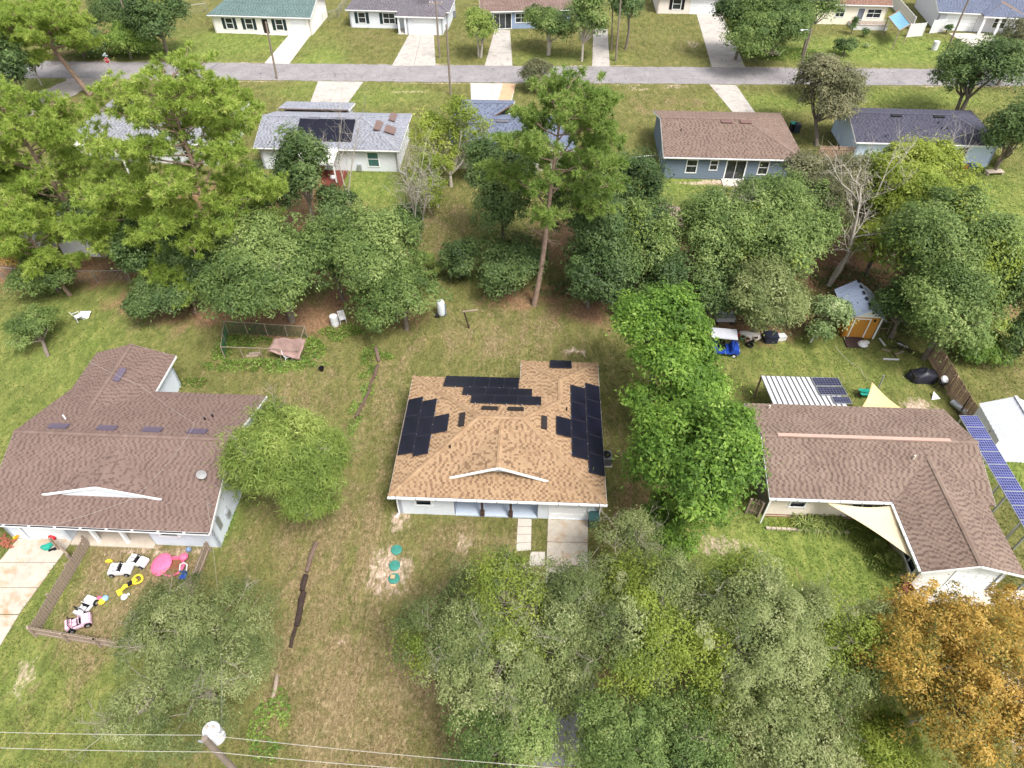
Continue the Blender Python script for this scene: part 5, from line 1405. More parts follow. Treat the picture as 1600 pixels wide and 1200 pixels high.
# long solar canopy
T = tag(empty('carport', (30.3, 26.5, 0)), 'long canopy of blue solar panels along the right side of cream house', 'carport')
o0 = Vector(T.location)
c0, c1, c2 = Vector((29.09, 29.75, 2.80)) - o0, Vector((30.30, 29.58, 2.80)) - o0, Vector((28.82, 20.28, 2.80)) - o0
dv = (c2 - c0); Lc = dv.length + 2.0; sv = dv.normalized(); ev_ = Vector((-sv.y, sv.x, 0)); ev_ = ev_ if ev_.x > 0 else -ev_
wid = (c1 - c0).dot(ev_)
nrow = int(Lc / 1.0)
solar(T, tuple(c0), tuple(ev_ * 1.0), tuple(-sv), 0, wid, -nrow * 1.0, 0, 1, nrow, PANELB, STEEL, (8, 5, .013), .1)
for t in np.linspace(.2, nrow - .3, 5):
    for x in (.12, wid - .12):
        p = c0 + sv * float(t) + ev_ * x
        MB().box(p.x - .05, p.x + .05, p.y - .05, p.y + .05, 0, 2.86).build('post', STEEL, T)
for x in (.12, wid - .12):
    MB().bar(c0 + ev_ * x + Vector((0, 0, .03)), c0 + ev_ * x + sv * nrow + Vector((0, 0, .03)), .07, .1).build('beam', STEEL, T)
# white metal shed
p1 = (31.62, 31.45, 2.20); p2 = (31.38, 28.30, 2.20)
dd = Vector((p2[0] - p1[0], p2[1] - p1[1], 0)); Ls = dd.length; rz = math.atan2(dd.y, dd.x) + math.pi / 2
T = tag(empty('garden_shed', (p2[0], p2[1], 0), rz), 'white metal shed with ribbed gable roof at the right edge', 'shed')
WS = 3.8; zt = 3.05
SW = M('shed_white', (222, 224, 230), .5, .04, 4); SR = M('shed_roof', (186, 188, 196), .45, .06, 4)
MB().box(.05, WS - .05, .05, Ls - .05, 0, 2.16).build('wall', SW, T)
gable_end(T, [(.05, .05, 2.16), (WS - .05, .05, 2.16), (WS / 2, .05, zt - .05)], SW, (0, .06, 0)); gable_end(T, [(.05, Ls - .05, 2.16), (WS - .05, Ls - .05, 2.16), (WS / 2, Ls - .05, zt - .05)], SW, (0, -.06, 0))
ribbed(T, 'roof_panel', (WS / 2, Ls, zt), (WS / 2, 0, zt), (-.06, 0, 2.2), (-.06, Ls, 2.2), 8, SR, .035); ribbed(T, 'roof_panel', (WS / 2, 0, zt), (WS / 2, Ls, zt), (WS + .06, Ls, 2.2), (WS + .06, 0, 2.2), 8, SR, .035)
MB().bar((WS / 2, -.03, zt + .05), (WS / 2, Ls + .03, zt + .05), .2, .04).build('ridge_cap', SR, T)
MB().bar((-.08, -.03, 2.2), (WS / 2, -.03, zt), .05, .1).bar((WS / 2, -.03, zt), (WS + .08, -.03, 2.2), .05, .1).build('trim', SW, T)
# orange shed
p1 = (26.32, 40.71); p2 = (28.50, 40.56)
rz = math.atan2(p2[1] - p1[1], p2[0] - p1[0]); Ws = math.hypot(p2[0] - p1[0], p2[1] - p1[1]) + .3
T = tag(empty('garden_shed', (p1[0] - .2, p1[1], 0), rz), 'orange wooden shed with white trim and bluish metal roof', 'shed')
OS = M('orange_paint', (184, 128, 52), .7, .08, 5); BR = M('blue_metal_roof', (150, 160, 184), .4, .1, 3); Ds = 3.4
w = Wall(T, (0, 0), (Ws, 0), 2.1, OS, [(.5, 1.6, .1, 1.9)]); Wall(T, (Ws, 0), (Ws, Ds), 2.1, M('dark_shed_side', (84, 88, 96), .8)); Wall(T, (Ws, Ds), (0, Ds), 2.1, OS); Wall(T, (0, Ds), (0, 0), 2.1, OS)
m = MB(); w.bx(m, .5, 1.6, -.1, -.02, .1, 1.9); dr = m.build('door', OS, T); m = MB()
for a in ((.42, .5, .1, 1.98), (1.6, 1.68, .1, 1.98), (.5, 1.6, 1.9, 1.98)):
    w.bx(m, a[0], a[1], -.02, .03, a[2], a[3])
m.build('frame', WHITE, dr)
m = MB(); w.bx(m, Ws - .1, Ws + .02, .002, .04, 0, 2.1); m.build('corner_board', WHITE, T); m = MB(); w.bx(m, 1.9, 2.0, 0, .1, 1.75, 1.95); m.build('lamp', BLACK, T)
zt = 3.0
gable_end(T, [(0, 0, 2.1), (Ws, 0, 2.1), (Ws / 2, 0, zt - .06)], M('white_gable'), (0, .1, 0))
ribbed(T, 'roof_panel', (Ws / 2, Ds + .2, zt), (Ws / 2, -.25, zt), (-.25, -.25, 1.95), (-.25, Ds + .2, 1.95), 7, BR, .03); ribbed(T, 'roof_panel', (Ws / 2, -.25, zt), (Ws / 2, Ds + .2, zt), (Ws + .25, Ds + .2, 1.95), (Ws + .25, -.25, 1.95), 7, BR, .03)
m = MB()
for i in range(5):
    m.bar((Ws / 2, .2 + i * .75, zt + .04), (Ws / 2, .6 + i * .75, zt + .04), .16, .04)
m.build('ridge_patch', BLACK, T)
MB().box(.1, 1.6, -1.2, -.02, 0, .12).build('ramp', M('dark_ramp', (70, 54, 52), .9), T)

def sail(label, pts, name='shade_sail', mat=None, sag=.25, pull=.16, n=16):
    A, B_, C_ = (Vector(p) for p in pts); cen = (A + B_ + C_) / 3; V = []; idx = {}
    for i in range(n + 1):
        for j in range(n + 1 - i):
            a, b = i / n, j / n; c = 1 - a - b
            p = A * a + B_ * b + C_ * c
            edge = 1 - 27 * a * b * c
            k = 4 * max(a * b, b * c, a * c)
            p = p + (cen - p) * (pull * k * max(0, edge)) * 1.2
            p.z -= sag * 27 * a * b * c * .5
            idx[i, j] = len(V); V.append(tuple(p))
    F = []
    for i in range(n):
        for j in range(n - i):
            F.append((idx[i, j], idx[i + 1, j], idx[i, j + 1]))
            if j < n - i - 1:
                F.append((idx[i + 1, j], idx[i + 1, j + 1], idx[i, j + 1]))
    o = np_mesh(name, V, F, mat or M('sail_cloth', (206, 190, 160), .8, .06, 2), smooth=True)
    m = o.modifiers.new('t', 'SOLIDIFY'); m.thickness = .012
    return tag(o, label, 'shade sail')
sail('large cream shade sail stretched in the corner of the cream house', [(18.47, 23.40, 2.35), (22.46, 23.06, 2.45), (22.27, 19.53, 2.30)])
sail('smaller yellowish shade sail behind the cream house', [(25.02, 33.48, 2.30), (22.88, 30.42, 2.50), (26.22, 30.30, 2.50)], mat=M('sail_yellow', (206, 186, 136), .8, .06, 2))
top(MB().tube([(0, 0, 0), (-.1, .1, 2.4)], .05, 8), 'sail_post', STEEL, 'thin steel post holding the smaller shade sail', 'post', (26.12, 33.87))
# golf cart
T = tag(empty('golf_cart', (16.30, 38.99), R(-8)), 'blue golf cart with flat grey roof under the bright green tree', 'golf cart')
fixn(MB().extr([(-1.15, .3), (1.15, .3), (1.18, .62), (.95, .82), (.6, .84), (.45, .42), (-.3, .42), (-.35, .7), (-1.1, .74)], 1, -.58, .58).build('body', BLUE, T, .03))
MB().box(-.35, .1, -.5, .5, .7, .82).box(-.42, -.3, -.5, .5, .82, 1.25).build('seat', BLACK, T, .03); MB().box(-1.2, .75, -.6, .6, 1.82, 1.9).build('canopy', M('cart_roof', (176, 178, 186), .5, .06, 4), T, .03)
for x, y in ((-.95, -.5), (-.95, .5), (.62, -.5), (.62, .5)):
    MB().bar((x * (1.05 if x > 0 else 1), y, .7), (x, y, 1.82), .04, .04).build('roof_post', DARKM, T)
for x in (-.8, .8):
    for y in (-.55, .55):
        w = MB().lathe([(.14, -.09), (.22, -.08), (.22, .08), (.14, .09)], 14).build('wheel', BLACK, T); w.rotation_euler = (R(90), 0, 0); w.location = (x, y, .22); MB().lathe([(.12, -.1), (.12, .1)], 10).build('hub', WPL, w)
for y in (-.35, .35):
    MB().lathe([(.02, 0), (.08, .02), (.08, .05)], 10, (0, 0, 0)).build('headlight', WPL, T).matrix_local = Matrix.Translation((1.13, y, .6)) @ Matrix.Rotation(R(90), 4, 'Y')
# open trailer with grey lid behind it
T = tag(empty('cargo_box', (17.19, 42.43)), 'grey metal trough box behind the golf cart', 'box'); MB().box(-.75, .75, -.3, .3, .35, .75).build('body', M('trough_grey', (168, 168, 172), .5, .1, 4), T, .03); MB().box(-.75, .75, .3, .36, .75, 1.0).build('lid', M('trough_grey'), T)
for x in (-.6, .6):
    MB().box(x - .05, x + .05, -.25, .25, 0, .35).build('leg', DARKM, T)
# clutter by the tree belt
T = tag(empty('upturned_boat', (18.82, 40.79), R(-10)), 'pale upturned dinghy among clutter beside the golf cart', 'boat')
V = []; n = 12; k = 8
for i in range(n + 1):
    t = i / n; x = (t - .5) * 2.0; wd = .48 * (1 - abs(2 * t - 1) ** 2.6) ** .6 if 0 < i < n else .03
    for j in range(k + 1):
        a = math.pi * j / k; V.append((x, -wd * math.cos(a), .05 + .38 * (wd / .48) ** .7 * math.sin(a)))
np_mesh('hull', V, [(i * (k + 1) + j, (i + 1) * (k + 1) + j, (i + 1) * (k + 1) + j + 1, i * (k + 1) + j + 1) for i in range(n) for j in range(k)], M('hull_pale', (204, 196, 190), .6, .08, 4), T, smooth=True)
MB().bar((-.8, 0, .44), (.8, 0, .44), .05, .05).build('keel', M('hull_pale'), T)
for q, rr_, mt, lab in (((18.17, 40.41), .22, M('pot_green', (120, 150, 110), .6), 'pale green plant pot below the upturned dinghy'), ((18.47, 40.18), .2, M('pot_tan', (176, 150, 124), .7), 'tan plant pot below the upturned dinghy'), ((19.16, 40.33), .2, M('pot_cream', (196, 186, 160), .7), 'cream plant pot at the right of the upturned dinghy')):
    T = tag(empty('plant_pot', q), lab, 'plant pot'); MB().lathe([(rr_ * .7, 0), (rr_, .3), (rr_ * 1.08, .3), (rr_ * 1.08, .36), (rr_ * .95, .36), (rr_ * .9, .28)], 14).build('pot', mt, T); MB().lathe([(rr_ * .92, .29), (rr_ * .5, .31), (.01, .32)], 12).build('soil', M('soil', (66, 52, 42), .95), T)
for q, lab in (((18.79, 40.25), 'black tyre standing in front of the upturned dinghy'), ((18.61, 39.73), 'black tyre lying at the edge of the grass below dinghy')):
    top(MB().lathe([(.16, .02), (.28, 0), (.32, .08), (.28, .17), (.16, .15), (.16, .02)], 18, cap=False), 'tyre', BLACK, lab, 'tyre', q)
top(MB().lathe([(.02, .0), (.18, .0), (.2, .2), (.1, .3)], 10).box(-.3, .1, -.1, .1, .1, .24), 'fuel_can', RED, 'red fuel can at the left end of the dinghy', 'fuel can', (18.06, 40.79))
T = tag(empty('storage_bin', (20.33, 40.33)), 'dark navy storage bin in front of the grey green tree', 'storage bin'); MB().box(-.5, .5, -.42, .42, 0, .6).build('body', M('bin_navy', (40, 42, 58), .5), T, .04); MB().box(-.54, .54, -.46, .46, .6, .68).build('lid', M('bin_navy'), T, .03)
top(MB().box(-.35, .35, -.3, .3, 0, .3).add([(-.4, .3, .3), (.4, .3, .3), (.35, -.35, .42), (-.35, -.35, .42)], [(0, 1, 2, 3)]), 'cool_box', WPL, 'white cool box beside the navy storage bin', 'cool box', (21.25, 40.56), .2)
top(MB().tube([(0, 0, 0), (.15, .05, .6), (.2, .1, 1.3)], .06, 6), 'pipe', WPL, 'white pipe leaning by the citrus tree', 'pipe', (23.49, 40.10))
T = tag(empty('covered_grill', (30.55, 36.04)), 'bulky thing under a black tarpaulin beside the board fence', 'covered pile')
V = []; n, k = 18, 9; rr = random.Random(5)
for i in range(k + 1):
    for j in range(n):
        a = 2 * math.pi * j / n; t = i / k
        rad = (1 - t ** 3) * (1 + .12 * math.sin(a * 5) * (1 - t))
        V.append((1.15 * rad * math.cos(a) + rr.uniform(-.03, .03), .62 * rad * math.sin(a) + rr.uniform(-.03, .03), .95 * t ** .8 - .12 * math.cos(a * 2) * t + rr.uniform(-.03, .03)))
np_mesh('tarpaulin', V, [(i * n + j, i * n + (j + 1) % n, (i + 1) * n + (j + 1) % n, (i + 1) * n + j) for i in range(k) for j in range(n)], M('black_tarp', (44, 44, 54), .4, .2, 3), T, smooth=False)
MB().box(-.9, .9, -.45, .45, 0, .6).build('load', DARKM, T)
T = tag(empty('charcoal_grill', (31.33, 34.97)), 'black kettle grill with white lid by the board fence', 'grill'); MB().lathe([(.05, .5), (.25, .58), (.3, .75), (.3, .78)], 14).build('bowl', BLACK, T); o = MB().lathe([(.3, .0), (.28, .12), (.15, .22), (.02, .25)], 14).build('lid', WPL, T); o.location = (.12, .15, .85); o.rotation_euler = (R(30), R(20), 0)
for i in range(3):
    t = i * 2.09; MB().bar((.1 * math.cos(t), .1 * math.sin(t), .55), (.3 * math.cos(t), .3 * math.sin(t), 0), .04, .04).build('leg', DARKM, T)
top(MB().add([(-.3, -.2, .02), (.4, -.1, .03), (0, .4, .3)], [(0, 1, 2)]).box(-.1, .1, -.1, .1, 0, .1), 'plastic_scrap', WPL, 'crumpled white scrap on the sand near the board fence', 'scrap', (30.65, 34.07))
T = tag(empty('wheelbarrow', (25.54, 34.19)), 'teal wheelbarrow near the smaller shade sail', 'wheelbarrow'); MB().add([(-.25, -.2, .25), (.3, -.2, .25), (.3, .2, .25), (-.25, .2, .25), (-.45, -.32, .55), (.5, -.32, .5), (.5, .32, .5), (-.45, .32, .55)], [(3, 2, 1, 0), (0, 1, 5, 4), (1, 2, 6, 5), (2, 3, 7, 6), (3, 0, 4, 7)]).build('tray', TEAL, T)
for y in (-.2, .2):
    MB().bar((.5, y * .4, .2), (-.9, y * 1.3, .5), .04, .04).bar((-.3, y, .3), (-.35, y, 0), .04, .04).build('handle', DARKM, T)
o = MB().lathe([(.17, -.04), (.17, .04)], 14).build('wheel', BLACK, T); o.rotation_euler = (R(90), 0, 0); o.location = (.55, 0, .17)
for i, (q, rz, L) in enumerate((((29.14, 40.10), 1.7, .9), ((29.07, 39.14), -.4, .6), ((29.07, 38.12), -.05, 1.2), ((30.34, 40.86), .9, 1.1), ((30.60, 39.73), 2.4, .8), ((30.00, 38.84), .5, .9))):
    top(MB().box(-L / 2, L / 2, -.07, .07, .02, .08), 'loose_board', WPL if i % 2 == 0 else WOODG, ('white board end upright in the scrap heap', 'short grey board by the scrap heap', 'white board lying on the grass below the scrap heap', 'grey board at the top of the scrap heap', 'white stick in the middle of the scrap heap', 'grey board beneath the leafy tree scrap heap')[i], 'board', q, rz, 'boards of the scrap heap')
T = tag(empty('scrap_heap', (30.00, 39.73)), 'heap of dark tangled metal tubes by the tree', 'scrap heap')
rr = random.Random(9); m = MB()
for i in range(14):
    a = Vector((rr.uniform(-.9, .9), rr.uniform(-.7, .7), rr.uniform(0, .2))); m.bar(a, a + Vector((rr.uniform(-.8, .8), rr.uniform(-.8, .8), rr.uniform(0, .7))), .04, .04)
m.build('tube_frame', DARKM, T)
T = tag(empty('step_ladder', (29.16, 41.09)), 'pale ladder frame leaning right of the orange shed', 'ladder')
for x in (0, .75):
    MB().bar((x, 0, 0), (x + .1, .3, 1.6), .05, .05).build('rail', WOODG, T)
for z in (.5, 1.1):
    MB().bar((.05, z * .19, z), (.8, z * .19, z), .04, .04).build('rung', WOODG, T)
top(MB().lathe([(.3, 0), (.4, .15), (.3, .3), (.05, .38)], 9).lathe([(.2, 0), (.26, .12), (.05, .22)], 8, (.4, .3, 0)), 'plastic_bags', WPL, 'pile of white bags below the orange shed', 'bags', (27.44, 39.73))
top(MB().lathe([(.25, 0), (.32, .12), (.33, .5), (.3, .52), (.28, .2), (.05, .16)], 14), 'planter', M('terracotta', (140, 84, 76), .8), 'dark red planter bowl at the corner of the front patio', 'planter', (22.37, 18.87))
top(MB().box(-.55, .55, -.3, .3, 0, .45).box(-.6, .6, -.34, .34, .45, .5), 'patio_chest', M('brown_box', (70, 60, 54), .7), 'dark brown chest under the front gable of cream house', 'chest', (23.57, 19.46, 0.00))
# perforated screen on the porch
T = tag(empty('patio_mat', (23.29, 20.95), R(5)), 'black and cream patterned mat on the patio under the sail', 'mat')
MB().box(-.75, .75, -1.0, 1.0, .035, .05).build('backing', BLACK, T); m = MB()
for i in range(5):
    for j in range(7):
        x, y = -.6 + i * .3, -.84 + j * .28
        m.box(x - .1, x + .1, y - .1, y + .1, .05, .054)
m.build('pattern', M('mat_cream', (196, 186, 170), .9), T); m = MB()
for i in range(5):
    for j in range(7):
        x, y = -.6 + i * .3, -.84 + j * .28
        m.box(x - .06, x + .06, y - .06, y + .06, .054, .058)
m.build('motif', BLACK, T)
T = tag(empty('planting_edge', (15.52, 23.06)), 'pale stone edging along the flower bed by the cream house', 'edging'); o0 = Vector(T.location); e1 = Vector((20.51, 22.74, 0.00)) - o0
for i in range(16):
    p = e1 * (i / 16); q = e1 * ((i + .94) / 16); MB().bar(p + Vector((0, 0, .08)), q + Vector((0, 0, .08)), .16, .16).build('stone', M('edge_stone', (176, 164, 150), .9, .15, 6), T, .02)
T = tag(empty('metal_culvert', (31.57, 32.63)), 'ribbed grey metal pipe lying at the foot of the board fence', 'pipe')
pr = []
for i in range(24):
    pr += [(.2 if i % 2 else .24, i * .07)]
o = MB().lathe(pr, 12).build('pipe', STEEL, T); o.rotation_euler = (R(80), 0, R(15)); o.location = (0, .8, .25)
# small sheds and canopies further off
def tin_shed(label, q, w, d, h, rz, wm, rm, pitch=.35):
    T = tag(empty('tin_shed', (q[0], q[1], 0), rz), label, 'shed'); MB().box(0, w, 0, d, 0, h).build('wall', wm, T); zt = h + w / 2 * pitch
    gable_end(T, [(0, 0, h), (w, 0, h), (w / 2, 0, zt)], wm, (0, .05, 0)); gable_end(T, [(0, d, h), (w, d, h), (w / 2, d, zt)], wm, (0, -.05, 0))
    ribbed(T, 'roof_panel', (w / 2, d + .1, zt + .03), (w / 2, -.1, zt + .03), (-.12, -.1, h), (-.12, d + .1, h), 6, rm, .03); ribbed(T, 'roof_panel', (w / 2, -.1, zt + .03), (w / 2, d + .1, zt + .03), (w + .12, d + .1, h), (w + .12, -.1, h), 6, rm, .03)
    m = MB(); m.box(w * .3, w * .7, -.03, -.002, .05, h * .9); m.build('door', wm, T)
    return T
tin_shed('white metal shed with blue grey roof under the left pines', (-40.78, 52.03), 3.6, 5.4, 2.0, R(-6), SW, M('shed_bluegrey', (168, 174, 190), .4, .08, 4))
tin_shed('second pale shed behind the pines at the left edge', (-45.60, 52.33), 3.4, 3.5, 2.0, R(-3), SW, M('shed_bluegrey'))
tin_shed('small rusty white tin shed behind the big oaks', (-17.03, 53.36), 1.8, 2.6, 1.7, R(-12), M('rusty_white', (196, 188, 184), .6, .1, 3, dirt=((150, 92, 62), .8)), M('rusty_roof_tin', (190, 192, 196), .5, .1, 3, dirt=((160, 100, 70), .4)), .25)
tin_shed('grey brown wooden shed half hidden by vines beyond the pine', (13.06, 53.67), 2.4, 3.2, 2.0, R(-4), M('shed_weather', (128, 116, 108), .9, .2, 6), M('shed_brownroof', (140, 122, 112), .8, .15, 4))
T = tag(empty('carport', (57.76, 108.58)), 'frame with bright blue tarpaulin roof beside the cream cottage', 'canopy'); o0 = Vector(T.location)
q = [Vector(v) - o0 for v in ((54.95, 108.14, 2.60), (57.77, 110.99, 2.60), (56.99, 105.14, 2.60), (54.30, 102.52, 2.60))]
V = []; n = 8
for i in range(n + 1):
    for j in range(n + 1):
        s_, t_ = i / n, j / n; p = (q[0] * (1 - s_) + q[1] * s_) * (1 - t_) + (q[3] * (1 - s_) + q[2] * s_) * t_; p.z -= .25 * math.sin(math.pi * s_) * math.sin(math.pi * t_); V.append(tuple(p))
np_mesh('tarpaulin', V, [(i * (n + 1) + j, i * (n + 1) + j + 1, (i + 1) * (n + 1) + j + 1, (i + 1) * (n + 1) + j) for i in range(n) for j in range(n)], M('tarp_blue', (104, 150, 172), .5, .1, 2), T, smooth=True)
for a, b in zip(q, q[1:] + q[:1]):
    MB().bar(a + Vector((0, 0, .03)), b + Vector((0, 0, .03)), .1, .1).build('beam', WOODG, T); MB().bar(a, (a.x, a.y, 0), .1, .1).build('post', WOODG, T)
def vinyl(label, a, b, h=1.8):
    T = tag(empty('vinyl_fence', (a[0], a[1], 0)), label, 'fence'); d = Vector((b[0] - a[0], b[1] - a[1], 0)); L = d.length; ang = math.atan2(d.y, d.x); T.rotation_euler = (0, 0, ang); k = max(2, int(L / .3)); me = None
    for i in range(k):
        o = MB().box(.01, L / k - .01, -.02, .02, .08, h - .12).build('board', WPL, T) if me is None else link(bpy.data.objects.new('board', me), T)
        me = o.data; o.location.x = i * L / k
    MB().box(0, L, -.035, .035, h - .12, h).build('top_rail', WPL, T); MB().box(0, L, -.035, .035, .0, .08).build('bottom_rail', WPL, T)
    for x in (0, L):
        MB().box(x - .06, x + .06, -.06, .06, 0, h + .08).build('post', WPL, T)
vinyl('white vinyl fence panel right of the blue tarpaulin frame', (58.49, 107.77), (60.99, 108.31)); vinyl('white vinyl fence panel beside the wide garage door', (62.60, 109.40), (64.76, 109.94)); vinyl('long white vinyl fence receding past the blue tarpaulin', (60.48, 110.77), (62.03, 123.81))
T = tag(empty('swing_frame', (46.24, 53.36)), 'dark metal swing frame at the right edge lawn', 'swing frame')
MB().bar((-1.8, 0, 2.0), (.2, 0, 2.0), .08, .08).build('beam', DARKM, T)
for a, b in (((.1, 0), (.3, -.6)), ((.1, 0), (.3, .6))):
    MB().bar((a[0], a[1], 2.0), (b[0], b[1], 0), .07, .07).build('leg', DARKM, T)
for i, (q, mt, lab) in enumerate((((49.14, 68.07), BLUE, 'blue toy tub by the wall of the pale blue house'), ((48.59, 68.07), RED, 'red toy tub by the wall of the pale blue house'), ((49.96, 68.64), M('toy_blue'), 'pale blue toy tub by the wall of the pale blue house'))):
    top(MB().lathe([(.28, 0), (.36, .3), (.38, .42), (.33, .42), (.28, .1), (.02, .08)], 12), 'toy_tub', mt, lab, 'toy tub', q)
T = tag(empty('bicycle', (50.02, 69.06), .3), 'blue bicycle leaning at the pale blue house wall', 'bicycle')
for x in (-.5, .5):
    w = MB().tube([(x + .32 * math.cos(t * .42), 0, .33 + .32 * math.sin(t * .42)) for t in range(16)], .025, 5, False).build('wheel', BLACK, T)
MB().tube([(-.5, 0, .33), (0, 0, .33), (.35, 0, .85), (-.15, 0, .8), (-.5, 0, .33)], .03, 5).tube([(0, 0, .33), (-.15, 0, .8)], .03, 5).tube([(.5, 0, .33), (.33, 0, .95)], .03, 5).build('frame', BLUE, T); MB().tube([(.33, -.28, 1.0), (.33, 0, .96), (.33, .28, 1.0)], .02, 5).build('handlebar', DARKM, T); MB().box(-.28, -.02, -.07, .07, .86, .92).build('saddle', BLACK, T)
top(MB().box(-.9, .9, -.35, .35, .3, .38).box(-.85, -.75, -.3, .3, 0, .3).box(.75, .85, -.3, .3, 0, .3), 'garden_bench', M('bench_pale', (190, 176, 160), .8), 'pale bench at the corner of the pale blue house', 'bench', (51.13, 66.82), .1)
T = tag(empty('wheelie_bin', (32.97, 76.57)), 'dark wheeled bin behind the slate grey house corner', 'bin'); MB().box(-.3, .3, -.35, .35, .08, .95).build('body', M('bin_slate', (50, 60, 68), .5), T, .02); MB().box(-.33, .33, -.38, .38, .955, 1.03).build('lid', M('bin_slate'), T, .02)
T = tag(empty('wheelie_bin', (32.61, 76.90)), 'green topped wheeled bin beside the slate grey house corner', 'bin'); MB().box(-.3, .3, -.35, .35, .08, .95).build('body', BLACK, T, .02); MB().box(-.33, .33, -.38, .38, .955, 1.03).build('lid', TEAL, T, .02)
T = tag(empty('air_conditioner', (-9.17, 116.56)), 'grey air conditioner at the right wall of the white garage house', 'air conditioner')
MB().box(-.4, .4, -.4, .4, .05, .8).build('casing', M('ac_grey'), T, .02); MB().lathe([(.32, .805), (.32, .82), (.1, .83)], 14).build('fan_guard', DARKM, T)

# ---------------------------------------------------------------- vegetation
LEAF = {
    'oakfg': leaf_mat('leaf_grey_green', [(82, 96, 56), (112, 126, 76), (144, 153, 100), (178, 182, 136)], .42),
    'oak': leaf_mat('leaf_oak', [(70, 92, 50), (99, 121, 66), (127, 147, 83), (160, 173, 110)], .40),
    'dark': leaf_mat('leaf_dark', [(55, 74, 44), (77, 99, 57), (103, 125, 72), (132, 149, 94)], .38),
    'bright': leaf_mat('leaf_bright', [(72, 102, 42), (97, 130, 52), (124, 156, 64), (160, 186, 94)], .44),
    'feather': leaf_mat('leaf_feather', [(101, 121, 57), (127, 147, 72), (154, 169, 90), (180, 191, 114)], .45),
    'orange': leaf_mat('leaf_orange', [(104, 112, 58), (152, 132, 62), (188, 154, 74), (212, 184, 108)], .45),
    'ygreen': leaf_mat('leaf_yellow_green', [(96, 114, 48), (125, 143, 59), (154, 167, 74), (182, 189, 99)], .48),
    'olive': leaf_mat('leaf_olive', [(77, 81, 57), (103, 106, 74), (129, 129, 96), (156, 151, 121)], .38),
    'citrus': leaf_mat('leaf_citrus', [(77, 96, 57), (107, 129, 77), (147, 165, 112), (198, 204, 160)], .38),
    'vine': leaf_mat('leaf_vine', [(110, 127, 57), (134, 151, 66), (160, 173, 79), (187, 191, 99)], .48),
    'pine': leaf_mat('needle_pine', [(114, 134, 61), (140, 162, 74), (169, 187, 94), (198, 206, 121)], .52, .45),
    'pined': leaf_mat('needle_dark', [(98, 122, 60), (122, 148, 74), (148, 168, 90), (176, 190, 114)], .52, .45),
    'weed': leaf_mat('leaf_weed', [(81, 107, 48), (105, 134, 59), (132, 156, 74), (158, 176, 96)], .45),
    'strap': leaf_mat('leaf_strap', [(88, 110, 57), (118, 138, 72), (149, 162, 92), (182, 187, 121)], .45),
}
def unit(a):
    return a / np.maximum(np.linalg.norm(a, axis=1, keepdims=True), 1e-9)

def leaves(rs, cen, sig, n_per, ln, wd, mid, flat=.7, up=.55, droop=0.0, tone=None, jit=.16, shell=0.0):
    """diamond leaves scattered round clump centres"""
    n = len(cen) * n_per
    c = np.repeat(cen, n_per, 0)
    g = rs.randn(n, 3) * np.array([1, 1, flat]) * np.repeat(sig, n_per)[:, None]
    if shell > 0:
        od = unit(c - mid)
        h = unit(rs.randn(n, 3) + od * .55 + np.array([0, 0, .35]))
        gs = h * rs.uniform(.55, 1.05, (n, 1)) ** .6 * np.array([1, 1, flat]) * np.repeat(sig, n_per)[:, None] * 1.35
        pick = (rs.rand(n, 1) < shell)
        g = np.where(pick, gs, g)
    pos = c + g
    out = unit(unit(pos - mid) + 1.2 * unit(g))
    nrm = unit(out * .9 + np.array([0, 0, up * .8]) + rs.randn(n, 3) * .36)
    t = rs.randn(n, 3) + out * .5 + np.array([0, 0, -droop])
    t = unit(t - nrm * (t * nrm).sum(1, keepdims=True))
    b = np.cross(nrm, t)
    L = ln * rs.uniform(.65, 1.35, (n, 1)); W = wd * rs.uniform(.7, 1.3, (n, 1))
    v = np.stack([pos + b * W * .5, pos + t * L, pos - b * W * .5], 1).reshape(-1, 3)
    f = np.arange(n * 3, dtype=np.int32).reshape(-1, 3)
    tn = np.repeat(rs.uniform(.25, .75, len(cen)) if tone is None else tone, n_per) + rs.randn(n) * jit
    return v, f, np.clip(tn, 0, 1)

def limb(mb, a, b, r0, r1, rnd, bend=.15, n=5, sides=6, lift=.0):
    a = Vector(a); b = Vector(b); L = (b - a).length
    off = Vector((rnd.gauss(0, 1), rnd.gauss(0, 1), rnd.gauss(0, .6))) * bend * L * .5 + Vector((0, 0, lift * L))
    pts = [a.lerp(b, i / (n - 1)) + off * math.sin(math.pi * i / (n - 1)) for i in range(n)]
    mb.tube(pts, [r0 + (r1 - r0) * i / (n - 1) for i in range(n)], sides, False)
    return pts

def spray(mb, p, d, L, r, rnd, lev):
    """bare branching twig"""
    d = Vector(d).normalized(); n = 3; pts = [Vector(p)]; dd = d.copy()
    for i in range(n):
        dd = (dd + Vector((rnd.gauss(0, .2), rnd.gauss(0, .2), rnd.gauss(.04, .16)))).normalized(); pts.append(pts[-1] + dd * L / n)
    mb.tube(pts, [r * (1 - .6 * i / n) for i in range(n + 1)], 4 if lev > 1 else 3, False)
    if lev > 0:
        for i in range(1, n + 1):
            for q in range(2 if i > 1 else 1):
                sd = (dd + Vector((rnd.gauss(0, .75), rnd.gauss(0, .75), rnd.gauss(.1, .5)))).normalized()
                spray(mb, pts[i], sd, L * rnd.uniform(.45, .7), r * .5, rnd, lev - 1)

